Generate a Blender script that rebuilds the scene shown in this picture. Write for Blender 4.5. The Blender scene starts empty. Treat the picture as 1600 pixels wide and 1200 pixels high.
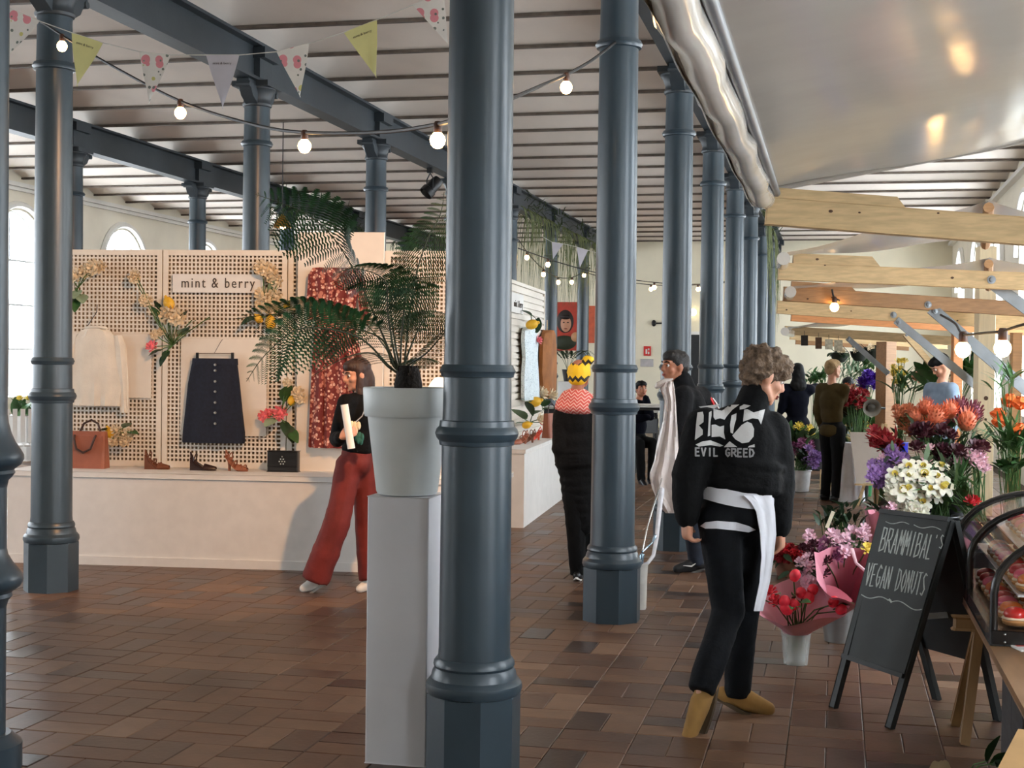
import bpy, bmesh, math, random
from mathutils import Vector, Matrix, Quaternion, noise
from mathutils.bvhtree import BVHTree

rnd = random.Random(11)
SC = bpy.context.scene
COL = SC.collection
V = Vector
PI = math.pi

# ------------------------------------------------------------------ camera
FPX, EYE = 2200.0, 1.66
YAW, PITCH, ROLL = math.radians(12.93), math.radians(-0.96), math.radians(0.7)
FW = V((-math.sin(YAW) * math.cos(PITCH), math.cos(YAW) * math.cos(PITCH), math.sin(PITCH)))
_r0 = FW.cross(V((0, 0, 1))).normalized()
_u0 = _r0.cross(FW)
CU = _u0 * math.cos(ROLL) - _r0 * math.sin(ROLL)
CR = _r0 * math.cos(ROLL) + _u0 * math.sin(ROLL)
CP = V((0, 0, EYE))
cam_d = bpy.data.cameras.new('camera')
cam_d.sensor_width = 36.0
cam_d.lens = 36.0 * FPX / 1600.0
cam_d.clip_end = 200
cam = bpy.data.objects.new('camera', cam_d)
COL.objects.link(cam)
cam.matrix_world = Matrix(((CR.x, CU.x, -FW.x, CP.x), (CR.y, CU.y, -FW.y, CP.y), (CR.z, CU.z, -FW.z, CP.z), (0, 0, 0, 1)))
SC.camera = cam

# ------------------------------------------------------------------ sky, exposure
world = bpy.data.worlds.new('sky'); SC.world = world
world.use_nodes = True
_bg = world.node_tree.nodes['Background']
_bg.inputs[0].default_value = (0.84, 0.92, 1.0, 1)
_bg.inputs[1].default_value = 15.0
SC.view_settings.view_transform = 'Standard'
SC.view_settings.look = 'None'
SC.view_settings.gamma = 1.0
SC.view_settings.use_curve_mapping = False
SC.view_settings.exposure = 0.12
SC.cycles.use_denoising = True
SC.cycles.max_bounces = 5
SC.cycles.diffuse_bounces = 4
SC.cycles.glossy_bounces = 3
SC.cycles.use_adaptive_sampling = True
SC.cycles.adaptive_threshold = 0.06
SC.cycles.transparent_max_bounces = 8
SC.cycles.sample_clamp_indirect = 6.0
SC.cycles.caustics_reflective = False
SC.cycles.caustics_refractive = False

# the hall's grid (metres): rows of iron columns run along +y
ROWX = [-13.38, -9.38, -5.38, -1.38, 2.62]
Y0, DY = 5.40, 3.55
YF, YN = 34.4, -4.0
ZC = 4.60

def portal(loc, size_x, size_y, rot):
    d = bpy.data.lights.new('daylight_opening', 'AREA')
    d.shape = 'RECTANGLE'; d.size = size_x; d.size_y = size_y
    d.cycles.is_portal = True
    o = bpy.data.objects.new('daylight_opening', d); COL.objects.link(o)
    o.location = loc; o.rotation_euler = rot
    return o

def spot(loc, target, energy, color, angle, blend=0.4, radius=0.08):
    d = bpy.data.lights.new('spot_beam', 'SPOT')
    d.energy = energy; d.color = color; d.spot_size = math.radians(angle); d.spot_blend = blend; d.shadow_soft_size = radius
    o = bpy.data.objects.new('spot_beam', d); COL.objects.link(o)
    o.location = loc
    o.rotation_euler = (V(target) - V(loc)).to_track_quat('-Z', 'Y').to_euler()
    return o

# ------------------------------------------------------------------ pixel helpers (1600 x 1200 frame)
def ray(px, py): return FW + CR * ((px - 800) / FPX) + CU * ((600 - py) / FPX)
def at(px, py, Z): return CP + ray(px, py) * Z
def flo(px, py, z=0.0):
    d = ray(px, py); return CP + d * ((z - EYE) / d.z)
def onp(px, py, p0, n):
    d = ray(px, py); return CP + d * ((V(p0) - CP).dot(n) / d.dot(n))
def onx(px, py, x):
    d = ray(px, py); return CP + d * (x / d.x)
def ony(px, py, y):
    d = ray(px, py); return CP + d * (y / d.y)
def proj(p):
    d = V(p) - CP; Z = d.dot(FW)
    return 800 + FPX * d.dot(CR) / Z, 600 - FPX * d.dot(CU) / Z, Z

# ------------------------------------------------------------------ materials
def lin(c):
    return tuple(((x / 255) / 12.92 if x / 255 <= 0.04045 else ((x / 255 + 0.055) / 1.055) ** 2.4) for x in c)
MATS = {}
def M(name, rgb=(200, 200, 200), rough=0.55, metal=0.0, var=0.12, scale=9.0, bump=0.0, bscale=60.0, emit=0.0, ecol=None, spec=0.5, trans=0.0, alpha=1.0, sheen=0.0, stretch=None, rgb2=None, coat=0.0, subs=0.0):
    if name in MATS: return MATS[name]
    m = bpy.data.materials.new(name); m.use_nodes = True
    nt = m.node_tree; N = nt.nodes; L = nt.links
    b = N['Principled BSDF']
    c = lin(rgb)
    tc = N.new('ShaderNodeTexCoord'); mp = N.new('ShaderNodeMapping')
    if stretch: mp.inputs['Scale'].default_value = stretch
    L.new(tc.outputs['Object'], mp.inputs[0])
    nz = N.new('ShaderNodeTexNoise'); nz.inputs['Scale'].default_value = scale; nz.inputs['Detail'].default_value = 4
    L.new(mp.outputs[0], nz.inputs['Vector'])
    rp = N.new('ShaderNodeValToRGB')
    c2 = lin(rgb2) if rgb2 else tuple(max(0, x * (1 - var)) for x in c)
    c3 = c if rgb2 else tuple(min(1, x * (1 + var)) for x in c)
    rp.color_ramp.elements[0].position = 0.35; rp.color_ramp.elements[1].position = 0.65
    rp.color_ramp.elements[0].color = (*c2, 1); rp.color_ramp.elements[1].color = (*c3, 1)
    L.new(nz.outputs['Fac'], rp.inputs[0]); L.new(rp.outputs[0], b.inputs['Base Color'])
    b.inputs['Roughness'].default_value = rough; b.inputs['Metallic'].default_value = metal
    b.inputs['Specular IOR Level'].default_value = spec
    b.inputs['Transmission Weight'].default_value = trans
    b.inputs['Coat Weight'].default_value = coat
    if subs: b.inputs['Subsurface Weight'].default_value = subs; b.inputs['Subsurface Radius'].default_value = (.01, .004, .002)
    b.inputs['Sheen Weight'].default_value = sheen
    b.inputs['Alpha'].default_value = alpha
    if emit:
        b.inputs['Emission Color'].default_value = (*lin(ecol or rgb), 1); b.inputs['Emission Strength'].default_value = emit
    if bump:
        n2 = N.new('ShaderNodeTexNoise'); n2.inputs['Scale'].default_value = bscale; n2.inputs['Detail'].default_value = 3
        L.new(mp.outputs[0], n2.inputs['Vector'])
        bp = N.new('ShaderNodeBump'); bp.inputs['Strength'].default_value = bump; bp.inputs['Distance'].default_value = 0.02
        L.new(n2.outputs['Fac'], bp.inputs['Height']); L.new(bp.outputs[0], b.inputs['Normal'])
    MATS[name] = m
    return m

def nodes_of(m): return m.node_tree.nodes, m.node_tree.links, m.node_tree.nodes['Principled BSDF']

def M_print(name, base, spots, scale=14.0):
    """flat cloth/paper print: voronoi blotches of several colours on a base colour"""
    m = M(name, base, 0.75, var=0.05)
    N, L, b = nodes_of(m)
    tc = [n for n in N if n.type == 'TEX_COORD'][0]
    prev = [n for n in N if n.type == 'VALTORGB'][0].outputs[0]
    for i, (col, sc_, thr) in enumerate(spots):
        v = N.new('ShaderNodeTexVoronoi'); v.inputs['Scale'].default_value = scale * sc_
        mp = N.new('ShaderNodeMapping'); mp.inputs['Location'].default_value = (i * 3.7, i * 1.3, i * 2.1)
        L.new(tc.outputs['Object'], mp.inputs[0]); L.new(mp.outputs[0], v.inputs['Vector'])
        lt = N.new('ShaderNodeMath'); lt.operation = 'LESS_THAN'; lt.inputs[1].default_value = thr
        L.new(v.outputs['Distance'], lt.inputs[0])
        mx = N.new('ShaderNodeMix'); mx.data_type = 'RGBA'
        L.new(lt.outputs[0], mx.inputs[0]); L.new(prev, mx.inputs[6]); mx.inputs[7].default_value = (*lin(col), 1)
        prev = mx.outputs[2]
    L.new(prev, b.inputs['Base Color'])
    return m

# ------------------------------------------------------------------ mesh building
class MB:
    def __init__(s): s.v = []; s.f = []
    def add(s, vs, fs):
        o = len(s.v); s.v += [V(v) for v in vs]; s.f += [tuple(i + o for i in f) for f in fs]; return s
    def box(s, c, d, rot=None):
        c = V(c); h = V(d) / 2; vs = []
        for x in (-1, 1):
            for y in (-1, 1):
                for z in (-1, 1):
                    p = V((x * h.x, y * h.y, z * h.z))
                    if rot is not None: p = rot @ p
                    vs.append(c + p)
        return s.add(vs, [(0, 1, 3, 2), (4, 6, 7, 5), (0, 4, 5, 1), (2, 3, 7, 6), (0, 2, 6, 4), (1, 5, 7, 3)])
    def cbox(s, c, d, ch=0.01, rot=None):
        """box with chamfered edges along z and top"""
        c = V(c); hx, hy, hz = d[0] / 2, d[1] / 2, d[2] / 2
        ring = [(hx - ch, hy), (hx, hy - ch), (hx, -hy + ch), (hx - ch, -hy), (-hx + ch, -hy), (-hx, -hy + ch), (-hx, hy - ch), (-hx + ch, hy)]
        ring.reverse()
        lv = []
        for z, k in ((-hz, -ch), (-hz + ch, 0), (hz - ch, 0), (hz, -ch)):
            lv.append([V((x + math.copysign(k, x), y + math.copysign(k, y), z)) for x, y in ring])
        vs = [p for l in lv for p in l]
        if rot is not None: vs = [rot @ p for p in vs]
        vs = [c + p for p in vs]
        fs = []
        for a in range(3):
            for i in range(8):
                j = (i + 1) % 8; fs.append((a * 8 + i, a * 8 + j, a * 8 + 8 + j, a * 8 + 8 + i))
        fs.append(tuple(range(7, -1, -1))); fs.append(tuple(range(24, 32)))
        return s.add(vs, fs)
    def tube(s, pts, rad, n=8, caps=True, flat=1.0, up=None):
        pts = [V(p) for p in pts]
        if not isinstance(rad, (list, tuple)): rad = [rad] * len(pts)
        rings = []; u = None
        for i, p in enumerate(pts):
            t = (pts[min(i + 1, len(pts) - 1)] - pts[max(i - 1, 0)])
            if t.length < 1e-9: t = V((0, 0, 1))
            t.normalize()
            if u is None:
                u = (V(up) if up else (V((0, 0, 1)) if abs(t.z) < .9 else V((1, 0, 0))))
            u = (u - t * u.dot(t))
            if u.length < 1e-6: u = t.orthogonal()
            u.normalize(); w = t.cross(u)
            rings.append([p + (u * math.sin(2 * PI * k / n) * flat + w * math.cos(2 * PI * k / n)) * rad[i] for k in range(n)])
        vs = [q for r in rings for q in r]; fs = []
        for i in range(len(pts) - 1):
            for k in range(n):
                j = (k + 1) % n; fs.append((i * n + k, i * n + n + k, i * n + n + j, i * n + j))
        if caps: fs += [tuple(range(n)), tuple(range((len(pts) - 1) * n + n - 1, (len(pts) - 1) * n - 1, -1))]
        return s.add(vs, fs)
    def lathe(s, prof, n=24, c=(0, 0, 0), caps=True, ang=0.0, rot=None):
        c = V(c); vs = []; fs = []
        for r, z in prof:
            for k in range(n):
                a = 2 * PI * k / n + ang; p = V((r * math.cos(a), r * math.sin(a), z))
                vs.append(c + (rot @ p if rot is not None else p))
        for i in range(len(prof) - 1):
            for k in range(n):
                j = (k + 1) % n; fs.append((i * n + k, i * n + j, i * n + n + j, i * n + n + k))
        if caps:
            fs.append(tuple(range(n - 1, -1, -1))); b = (len(prof) - 1) * n; fs.append(tuple(range(b, b + n)))
        return s.add(vs, fs)
    def ell(s, c, r, rot=None, nu=12, nv=8):
        c = V(c); r = V(r) if not isinstance(r, (int, float)) else V((r, r, r)); vs = []; fs = []
        for j in range(1, nv):
            th = PI * j / nv
            for i in range(nu):
                ph = 2 * PI * i / nu; p = V((r.x * math.sin(th) * math.cos(ph), r.y * math.sin(th) * math.sin(ph), r.z * math.cos(th)))
                vs.append(c + (rot @ p if rot is not None else p))
        top = V((0, 0, r.z)); bot = V((0, 0, -r.z))
        if rot is not None: top = rot @ top; bot = rot @ bot
        vs += [c + top, c + bot]; T = len(vs) - 2; B = T + 1
        for j in range(nv - 2):
            for i in range(nu):
                k = (i + 1) % nu; fs.append((j * nu + i, j * nu + nu + i, j * nu + nu + k, j * nu + k))
        for i in range(nu):
            k = (i + 1) % nu; fs.append((T, i, k)); fs.append((B, (nv - 2) * nu + k, (nv - 2) * nu + i))
        return s.add(vs, fs)
    def cap(s, a, b, ra, rb, n=10):
        """tapered capsule"""
        a = V(a); b = V(b); d = b - a; L = max(d.length, 1e-5); d = d / L
        pts = []; rr = []
        for k in range(4): th = PI / 2 * (1 - k / 3.5); pts.append(a - d * ra * math.sin(th)); rr.append(max(ra * math.cos(th), ra * .08))
        for k in range(4): th = PI / 2 * ((k + .5) / 3.5); pts.append(b + d * rb * math.sin(th)); rr.append(max(rb * math.cos(th), rb * .08))
        return s.tube(pts, rr, n)
    def chain(s, pts, rr, n=10):
        for i in range(len(pts) - 1): s.cap(pts[i], pts[i + 1], rr[i], rr[i + 1], n)
        return s
    def prism(s, poly, a, b):
        """closed 2D polygon list of 3D points on side a; offset vector b"""
        n = len(poly); b = V(b); vs = [V(p) for p in poly] + [V(p) + b for p in poly]
        fs = [tuple(range(n)), tuple(range(2 * n - 1, n - 1, -1))]
        for i in range(n): j = (i + 1) % n; fs.append((i, i + n, j + n, j))
        return s.add(vs, fs)
    def bar(s, a, b, w, h, up=(0, 0, 1), ch=0.0):
        """rectangular bar from a to b: w across, h along up"""
        a = V(a); b = V(b); d = b - a; L = d.length; d.normalize()
        u = V(up) - d * V(up).dot(d); u.normalize(); x = d.cross(u)
        R = Matrix((x, d, u)).transposed()
        return s.cbox((a + b) / 2, (w, L, h), ch, R) if ch else s.box((a + b) / 2, (w, L, h), R)
    def grid(s, fn, nu, nv, closed_u=False):
        vs = [fn(i / nu, j / nv) for j in range(nv + 1) for i in range(nu + (0 if closed_u else 1))]
        w = nu + (0 if closed_u else 1); fs = []
        for j in range(nv):
            for i in range(nu):
                k = (i + 1) % w; fs.append((j * w + i, j * w + k, j * w + w + k, j * w + w + i))
        return s.add(vs, fs)
    def mesh(s, name, mat=None, smooth=True, mats=None, ang=40):
        me = bpy.data.meshes.new(name); me.from_pydata([tuple(v) for v in s.v], [], s.f); me.validate(); me.update()
        if mat: me.materials.append(mat)
        if smooth:
            me.polygons.foreach_set('use_smooth', [True] * len(me.polygons))
            try: me.set_sharp_from_angle(angle=math.radians(ang))
            except Exception: pass
        return me
    def build(s, name, mat, parent=None, loc=None, smooth=True, ang=40):
        return O(name, s.mesh(name, mat, smooth, ang=ang), parent, loc)
    def fix(s, off):
        off = V(off); s.v = [v - off for v in s.v]; return s

def O(name, me, parent=None, loc=None, rot=None, scale=None):
    o = bpy.data.objects.new(name, me); COL.objects.link(o)
    if parent is not None: o.parent = parent
    if loc is not None: o.location = loc
    if rot is not None: o.rotation_euler = rot
    if scale is not None: o.scale = scale if not isinstance(scale, (int, float)) else (scale,) * 3
    return o
def tag(o, label, cat, group=None, kind=None):
    o['label'] = label; o['category'] = cat
    if group: o['group'] = group
    if kind: o['kind'] = kind
    return o
def thing(name, label, cat, loc=(0, 0, 0), rz=0.0, group=None):
    o = bpy.data.objects.new(name, None); COL.objects.link(o); o.location = loc; o.rotation_euler = (0, 0, rz)
    o.empty_display_size = 0.1
    return tag(o, label, cat, group)
def struct(o): o['kind'] = 'structure'; return o
def stuff(o): o['kind'] = 'stuff'; return o

def copytree(src, loc, rz=None, label=None):
    r = src.copy(); COL.objects.link(r); r.location = loc
    if rz is not None: r.rotation_euler = (0, 0, rz)
    if label: r['label'] = label
    for ch in src.children:
        c = ch.copy(); COL.objects.link(c); c.parent = r
        for g in ch.children:
            d = g.copy(); COL.objects.link(d); d.parent = c
    return r

def remesh(mb, name, mat, voxel=0.01, smooth=4, noise_amp=0.0, noise_scale=8.0, fac=0.5):
    me = mb.mesh(name + '_raw', None, False)
    o = bpy.data.objects.new('tmp', me); COL.objects.link(o)
    md = o.modifiers.new('r', 'REMESH'); md.mode = 'VOXEL'; md.voxel_size = voxel; md.adaptivity = 0
    if smooth:
        sm = o.modifiers.new('s', 'SMOOTH'); sm.factor = fac; sm.iterations = smooth
    dg = bpy.context.evaluated_depsgraph_get()
    out = bpy.data.meshes.new_from_object(o.evaluated_get(dg))
    bpy.data.objects.remove(o); bpy.data.meshes.remove(me)
    out.name = name; out.materials.clear(); out.materials.append(mat)
    if noise_amp:
        nn = [v.normal.copy() for v in out.vertices]
        for v, n_ in zip(out.vertices, nn):
            q = v.co * noise_scale
            v.co += n_ * noise_amp * (noise.noise(q) + .5 * noise.noise(q * 2.3))
    out.polygons.foreach_set('use_smooth', [True] * len(out.polygons))
    return out

def text_mesh(txt, size, mat, depth=0.001, space=1.0):
    cu = bpy.data.curves.new('lettering', 'FONT'); cu.body = txt; cu.size = size; cu.extrude = depth; cu.align_x = 'CENTER'; cu.align_y = 'CENTER'
    cu.space_character = space; cu.resolution_u = 3
    o = bpy.data.objects.new('tmp', cu); COL.objects.link(o)
    me = bpy.data.meshes.new_from_object(o.evaluated_get(bpy.context.evaluated_depsgraph_get()))
    bpy.data.objects.remove(o)
    me.name = 'lettering'; me.materials.clear(); me.materials.append(mat)
    return me
def basis(o, right, up, loc):
    """orient an object: local x = right, local y = up, local z = right x up"""
    r = V(right).normalized(); u = V(up); u = (u - r * u.dot(r)).normalized(); n = r.cross(u)
    o.matrix_local = Matrix(((r.x, u.x, n.x, loc[0]), (r.y, u.y, n.y, loc[1]), (r.z, u.z, n.z, loc[2]), (0, 0, 0, 1)))
    return o

# colours shared by many things
IRON = M('iron_paint', (48, 62, 71), 0.34, var=0.10, scale=3, bump=0.025, bscale=25)
IRON_D = M('girder_paint', (48, 55, 60), 0.5, var=0.12, scale=3, bump=0.05, bscale=30)
WHITE = M('white_board', (226, 224, 220), 0.6, var=0.03)
WALLM = M('wall_plaster', (236, 230, 214), 0.9, var=0.03, scale=2, bump=0.05, bscale=40)
BLACK = M('black_plastic', (18, 18, 20), 0.4, var=0.1)
LEAF = M('leaf_green', (52, 92, 44), 0.5, var=0.3, scale=14)
LEAF_D = M('leaf_dark', (34, 62, 36), 0.5, var=0.3, scale=14)
STEM = M('stem_green', (70, 104, 52), 0.6, var=0.2)
WOOD = M('pale_timber', (206, 176, 130), 0.6, var=0.12, scale=4, stretch=(1, 14, 14), bump=0.05)
BULB = M('bulb_glow', (255, 214, 150), 0.3, emit=30.0, ecol=(255, 200, 130))
CABLE = M('cable_rubber', (34, 32, 32), 0.6)
# ================================================================== the hall
FLOORM = M('subfloor', (60, 44, 34), 0.8)
b = MB().box(((ROWX[0] + ROWX[4]) / 2, (YN + YF) / 2, -0.06), (ROWX[4] - ROWX[0] + .4, YF - YN + .4, 0.08))
floor = struct(b.build('floor', FLOORM, smooth=False))
floor['label'] = 'reddish brown end-grain wood block floor of the hall'; floor['category'] = 'floor'

PARQ = M('parquet_wood', (118, 84, 62), 0.42, var=0.15, scale=7, bump=0.06, bscale=30, stretch=(1, 1, 1))
N_, L_, B_ = nodes_of(PARQ)
_at = N_.new('ShaderNodeAttribute'); _at.attribute_name = 'tint'
_rp = N_.new('ShaderNodeValToRGB')
_els = [(0.0, (54, 41, 34)), (0.25, (78, 56, 43)), (0.5, (97, 68, 50)), (0.75, (110, 80, 59)), (1.0, (126, 96, 74))]
while len(_rp.color_ramp.elements) < len(_els): _rp.color_ramp.elements.new(0.5)
for e, (p, c) in zip(_rp.color_ramp.elements, _els): e.position = p; e.color = (*lin(c), 1)
L_.new(_at.outputs['Fac'], _rp.inputs[0])
_mx = N_.new('ShaderNodeMix'); _mx.data_type = 'RGBA'; _mx.blend_type = 'MULTIPLY'; _mx.inputs[0].default_value = 0.5
_old = [n for n in N_ if n.type == 'VALTORGB' and n != _rp][0]
_old.color_ramp.elements[0].color = (0.62, 0.62, 0.62, 1); _old.color_ramp.elements[1].color = (1, 1, 1, 1)
L_.new(_rp.outputs[0], _mx.inputs[6]); L_.new(_old.outputs[0], _mx.inputs[7]); L_.new(_mx.outputs[2], B_.inputs['Base Color'])
_rr = N_.new('ShaderNodeMapRange'); _rr.inputs[3].default_value = 0.30; _rr.inputs[4].default_value = 0.52
L_.new(_at.outputs['Fac'], _rr.inputs[0]); L_.new(_rr.outputs[0], B_.inputs['Roughness'])

BW, BL = 0.165, 0.33
def block_faces(cx, cy, along_y, dz):
    hx, hy = ((BW if along_y else BL) / 2 - .0015, (BL if along_y else BW) / 2 - .0015)
    k = 0.004; z1 = dz
    vs = [(cx - hx, cy - hy, -.02), (cx + hx, cy - hy, -.02), (cx + hx, cy + hy, -.02), (cx - hx, cy + hy, -.02),
          (cx - hx, cy - hy, z1 - .003), (cx + hx, cy - hy, z1 - .003), (cx + hx, cy + hy, z1 - .003), (cx - hx, cy + hy, z1 - .003),
          (cx - hx + k, cy - hy + k, z1), (cx + hx - k, cy - hy + k, z1), (cx + hx - k, cy + hy - k, z1), (cx - hx + k, cy + hy - k, z1)]
    fs = [(0, 1, 5, 4), (1, 2, 6, 5), (2, 3, 7, 6), (3, 0, 4, 7), (4, 5, 9, 8), (5, 6, 10, 9), (6, 7, 11, 10), (7, 4, 8, 11), (8, 9, 10, 11)]
    return vs, fs
def tint_mesh(me, vals):
    a = me.attributes.new('tint', 'FLOAT', 'FACE'); a.data.foreach_set('value', vals)
blocks = []
cx = ROWX[0] + BL / 2; ci = 0
while cx < ROWX[4]:
    cy = YN + BL / 2; cj = 0
    while cy < YF:
        along = (ci + cj) % 2 == 0
        for s in (-.5, .5):
            x, y = (cx + s * BW, cy) if along else (cx, cy + s * BW)
            blocks.append((x, y, along, min(1, max(0, rnd.gauss(.5, .24)))))
        cy += BL; cj += 1
    cx += BL; ci += 1
def parea(bk):
    x, y, al, t = bk
    d = V((x, y, 0)) - CP
    if d.dot(FW) < 1: return -1
    px, py, Z = proj((x, y, 0))
    if not (-10 < px < 1610 and py < 1210): return -1
    if 570 < px < 805 and py > 1130: return 0.0001 / Z
    return 1.0 / Z ** 3
order = sorted(range(len(blocks)), key=lambda i: -parea(blocks[i]))
near = set(order[:300])
protos = {}
for i in order[:300]:
    x, y, al, t = blocks[i]
    q = (al, round(t * 11))
    if q not in protos:
        vs, fs = block_faces(0, 0, al, 0.0)
        me = MB().add(vs, fs).mesh('block', PARQ, False); tint_mesh(me, [q[1] / 11] * len(fs)); protos[q] = me
    O('block', protos[q], floor, (x, y, rnd.uniform(-.0012, .0012)))
mb = MB(); tv = []
for i, (x, y, al, t) in enumerate(blocks):
    if i in near: continue
    vs, fs = block_faces(x, y, al, rnd.uniform(-.0012, .0012)); mb.add(vs, fs); tv += [t] * len(fs)
me = mb.mesh('blocks', PARQ, False); tint_mesh(me, tv)
stuff(O('blocks', me, floor))

# ---- ceiling: shallow white vaults between small steel beams
CEILM = M('ceiling_plaster', (234, 223, 212), 0.85, var=0.05, scale=1.5, bump=0.04)
BEAMD = M('ceiling_beam_paint', (104, 93, 84), 0.7, var=0.2)
ceil_ = struct(MB().box(((ROWX[0] + ROWX[4]) / 2, (YN + YF) / 2, ZC + .34), (ROWX[4] - ROWX[0] + .6, YF - YN + .6, .06)).build('ceiling', CEILM, smooth=False))
ceil_['label'] = 'white ceiling of shallow vaults between thin dark steel beams'; ceil_['category'] = 'ceiling'
SP = DY / 3
beam_me = MB().box((0, 0, .012), (ROWX[4] - ROWX[0], .06, .024)).box((0, 0, .11), (ROWX[4] - ROWX[0], .03, .20)).mesh('ceiling_beam', BEAMD, False)
def vault_mesh(w):
    def fn(u, v):
        y = -SP / 2 + SP * v
        return V(((u - .5) * w, y, .026 + .125 * (1 - (2 * v - 1) ** 2)))
    return MB().grid(fn, 2, 10).mesh('vault', CEILM, True)
v4 = vault_mesh(4.0)
yb = Y0 + 0.42 * SP - 9 * SP
while yb < YF + SP:
    if yb < YF and yb > YN: O('ceiling_beam', beam_me, ceil_, ((ROWX[0] + ROWX[4]) / 2, yb, ZC))
    for i in range(4):
        O('vault', v4, ceil_, ((ROWX[i] + ROWX[i + 1]) / 2, yb - SP / 2, ZC))
    yb += SP

# ---- girders on the column rows
GB = 4.25
def girder(x, label):
    t = thing('iron_girder', label, 'girder', (x, 0, GB))
    L = YF - YN; yc = (YF + YN) / 2; h = ZC - GB
    MB().box((0, yc, .014), (.18, L, .028)).build('bottom_flange', IRON_D, t, smooth=False)
    MB().box((0, yc, h - .016), (.24, L, .028)).build('top_flange', IRON_D, t, smooth=False)
    MB().box((0, yc, h / 2), (.06, L, h - .056)).build('web', IRON_D, t, smooth=False)
    sm = MB().box((0, 0, h / 2), (.178, .30, h - .06)).box((0, 0, h - .09), (.30, .36, .10)).mesh('stiffener', IRON_D, False)
    for k in range(-2, 9): O('stiffener', sm, t, (0, Y0 + DY * k, 0))
    return t
girder(ROWX[1], 'dark iron girder over the column row nearest the arched windows')
girder(ROWX[2], 'dark iron girder crossing the picture above the clothing display')
girder(ROWX[3], 'dark iron girder above the column row beside the market stalls')

# ---- columns
SHAFT = [(.150, .42), (.150, .425), (.142, .52), (.139, 1.28), (.139, 1.36), (.136, 1.46), (.134, 1.62), (.132, 1.74), (.129, 2.6), (.124, 3.72), (.122, 3.8), (.120, 4.0), (.128, 4.08)]
shaft_me = MB().lathe(SHAFT, 28).mesh('shaft', IRON, ang=50)
base_me = MB().lathe([(.188, 0), (.188, .34), (.17, .36)], 8, ang=PI / 8).mesh('base', IRON, ang=20)
bring_me = MB().lathe([(.165, .335), (.186, .345), (.193, .365), (.190, .385), (.178, .40), (.172, .405), (.166, .43), (.157, .445), (.162, .455), (.160, .47), (.149, .485), (.13, .49)], 28, caps=False).mesh('base_ring', IRON, ang=30)
ring_me = MB().lathe([(.13, -.05), (.148, -.045), (.150, -.03), (.160, -.018), (.166, 0), (.160, .018), (.150, .028), (.147, .05), (.13, .055)], 28, caps=False).mesh('ring', IRON, ang=30)
ring2_me = MB().lathe([(.12, -.028), (.143, -.022), (.146, -.008), (.152, 0), (.146, .012), (.14, .025), (.12, .03)], 28, caps=False).mesh('ring', IRON, ang=30)
cap_me = MB().lathe([(.118, 4.02), (.135, 4.03), (.14, 4.05), (.13, 4.07), (.128, 4.10), (.15, 4.16), (.172, 4.185), (.172, 4.20)], 24).box((0, 0, 4.225), (.36, .36, .05)).mesh('capital', IRON_D, ang=30)
def console_mesh():
    m = MB()
    for s in (-1, 1):
        poly = [V((-.06, s * .12, 4.24)), V((-.06, s * .34, 4.24)), V((-.06, s * .35, 4.20)), V((-.06, s * .29, 4.175)), V((-.06, s * .24, 4.10)), V((-.06, s * .13, 4.04))]
        m.prism(poly, None, (.12, 0, 0))
        m.tube([(-.07, s * .32, 4.19), (.07, s * .32, 4.19)], .028, 10)
    return m.mesh('console', IRON_D, ang=30)
cons_me = console_mesh()
panel_me = MB().box((0, 0, 3.90), (.02, .07, .16)).mesh('neck_panel', IRON, False)
ORD = ['first', 'second', 'third', 'fourth', 'fifth', 'sixth', 'seventh', 'eighth', 'ninth']
def column(x, y, label, group):
    t = thing('iron_column', label, 'column', (x, y, 0), 0, group)
    O('shaft', shaft_me, t); O('base', base_me, t); O('base_ring', bring_me, t)
    O('ring', ring_me, t, (0, 0, 1.37)); O('ring', ring2_me, t, (0, 0, 1.615)); O('ring', ring2_me, t, (0, 0, 3.68))
    O('capital', cap_me, t); O('console', cons_me, t)
    return t
for k in range(8):
    column(ROWX[3], Y0 + DY * k, ['grey-blue iron column in front, beside the potted fern', 'grey-blue iron column between the yellow headwrap and the walking man', 'grey-blue iron column rising behind the dark-haired man in profile'][k] if k < 3 else 'grey-blue iron column, %s from the front in the stall-side row' % ORD[k], 'iron columns beside the stalls')
for k in range(1, 8):
    column(ROWX[2], Y0 + DY * k, {1: 'grey-blue iron column before the left end of the white display', 2: 'grey-blue iron column rising behind the shop sign panel', 3: 'grey-blue iron column rising behind the red dress panel'}.get(k, 'grey-blue iron column, %s in the row past the clothing display' % ORD[k]), 'iron columns of the display row')
for k in range(3, 8):
    column(ROWX[1], Y0 + DY * k, 'grey-blue iron column, %s in the row nearest the arched windows' % ORD[k - 3], 'iron columns near the windows')

# slim turned post cut by the frame at the left
t = thing('iron_post', 'slim dark iron post with two swollen collars, cut by the left edge', 'post', flo(-36, 1200) + V((0, 0, 0)))
pz = proj(t.location)[2]
def zpix(py, px=-30): return at(px, py, pz).z
sc_ = pz / FPX
r0 = 42 * sc_
C1 = [(0, 648), (1.5, 660), (6, 676), (12, 690), (20, 702), (24.5, 710), (25, 717), (21, 725), (14, 730), (10, 733), (12, 738), (8, 744), (2, 750), (0, 760)]
C2 = [(0, 856), (2, 866), (9, 878), (17, 888), (24, 898), (25, 907), (21, 915), (13, 921), (8, 925), (9, 931), (3, 938), (0, 948)]
def bulge(prof): return [(r0 + a * sc_ + .0005, zpix(y)) for a, y in reversed(prof)]
MB().lathe([(r0, 0), (r0, zpix(1000)), (r0, zpix(640)), (r0 * .97, 4.0), (r0, GB)], 24).build('shaft', IRON, t)
MB().lathe(bulge(C1), 32, caps=False).build('collar', IRON, t, ang=45)
MB().lathe(bulge(C2), 32, caps=False).build('collar', IRON, t, ang=45)
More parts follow.
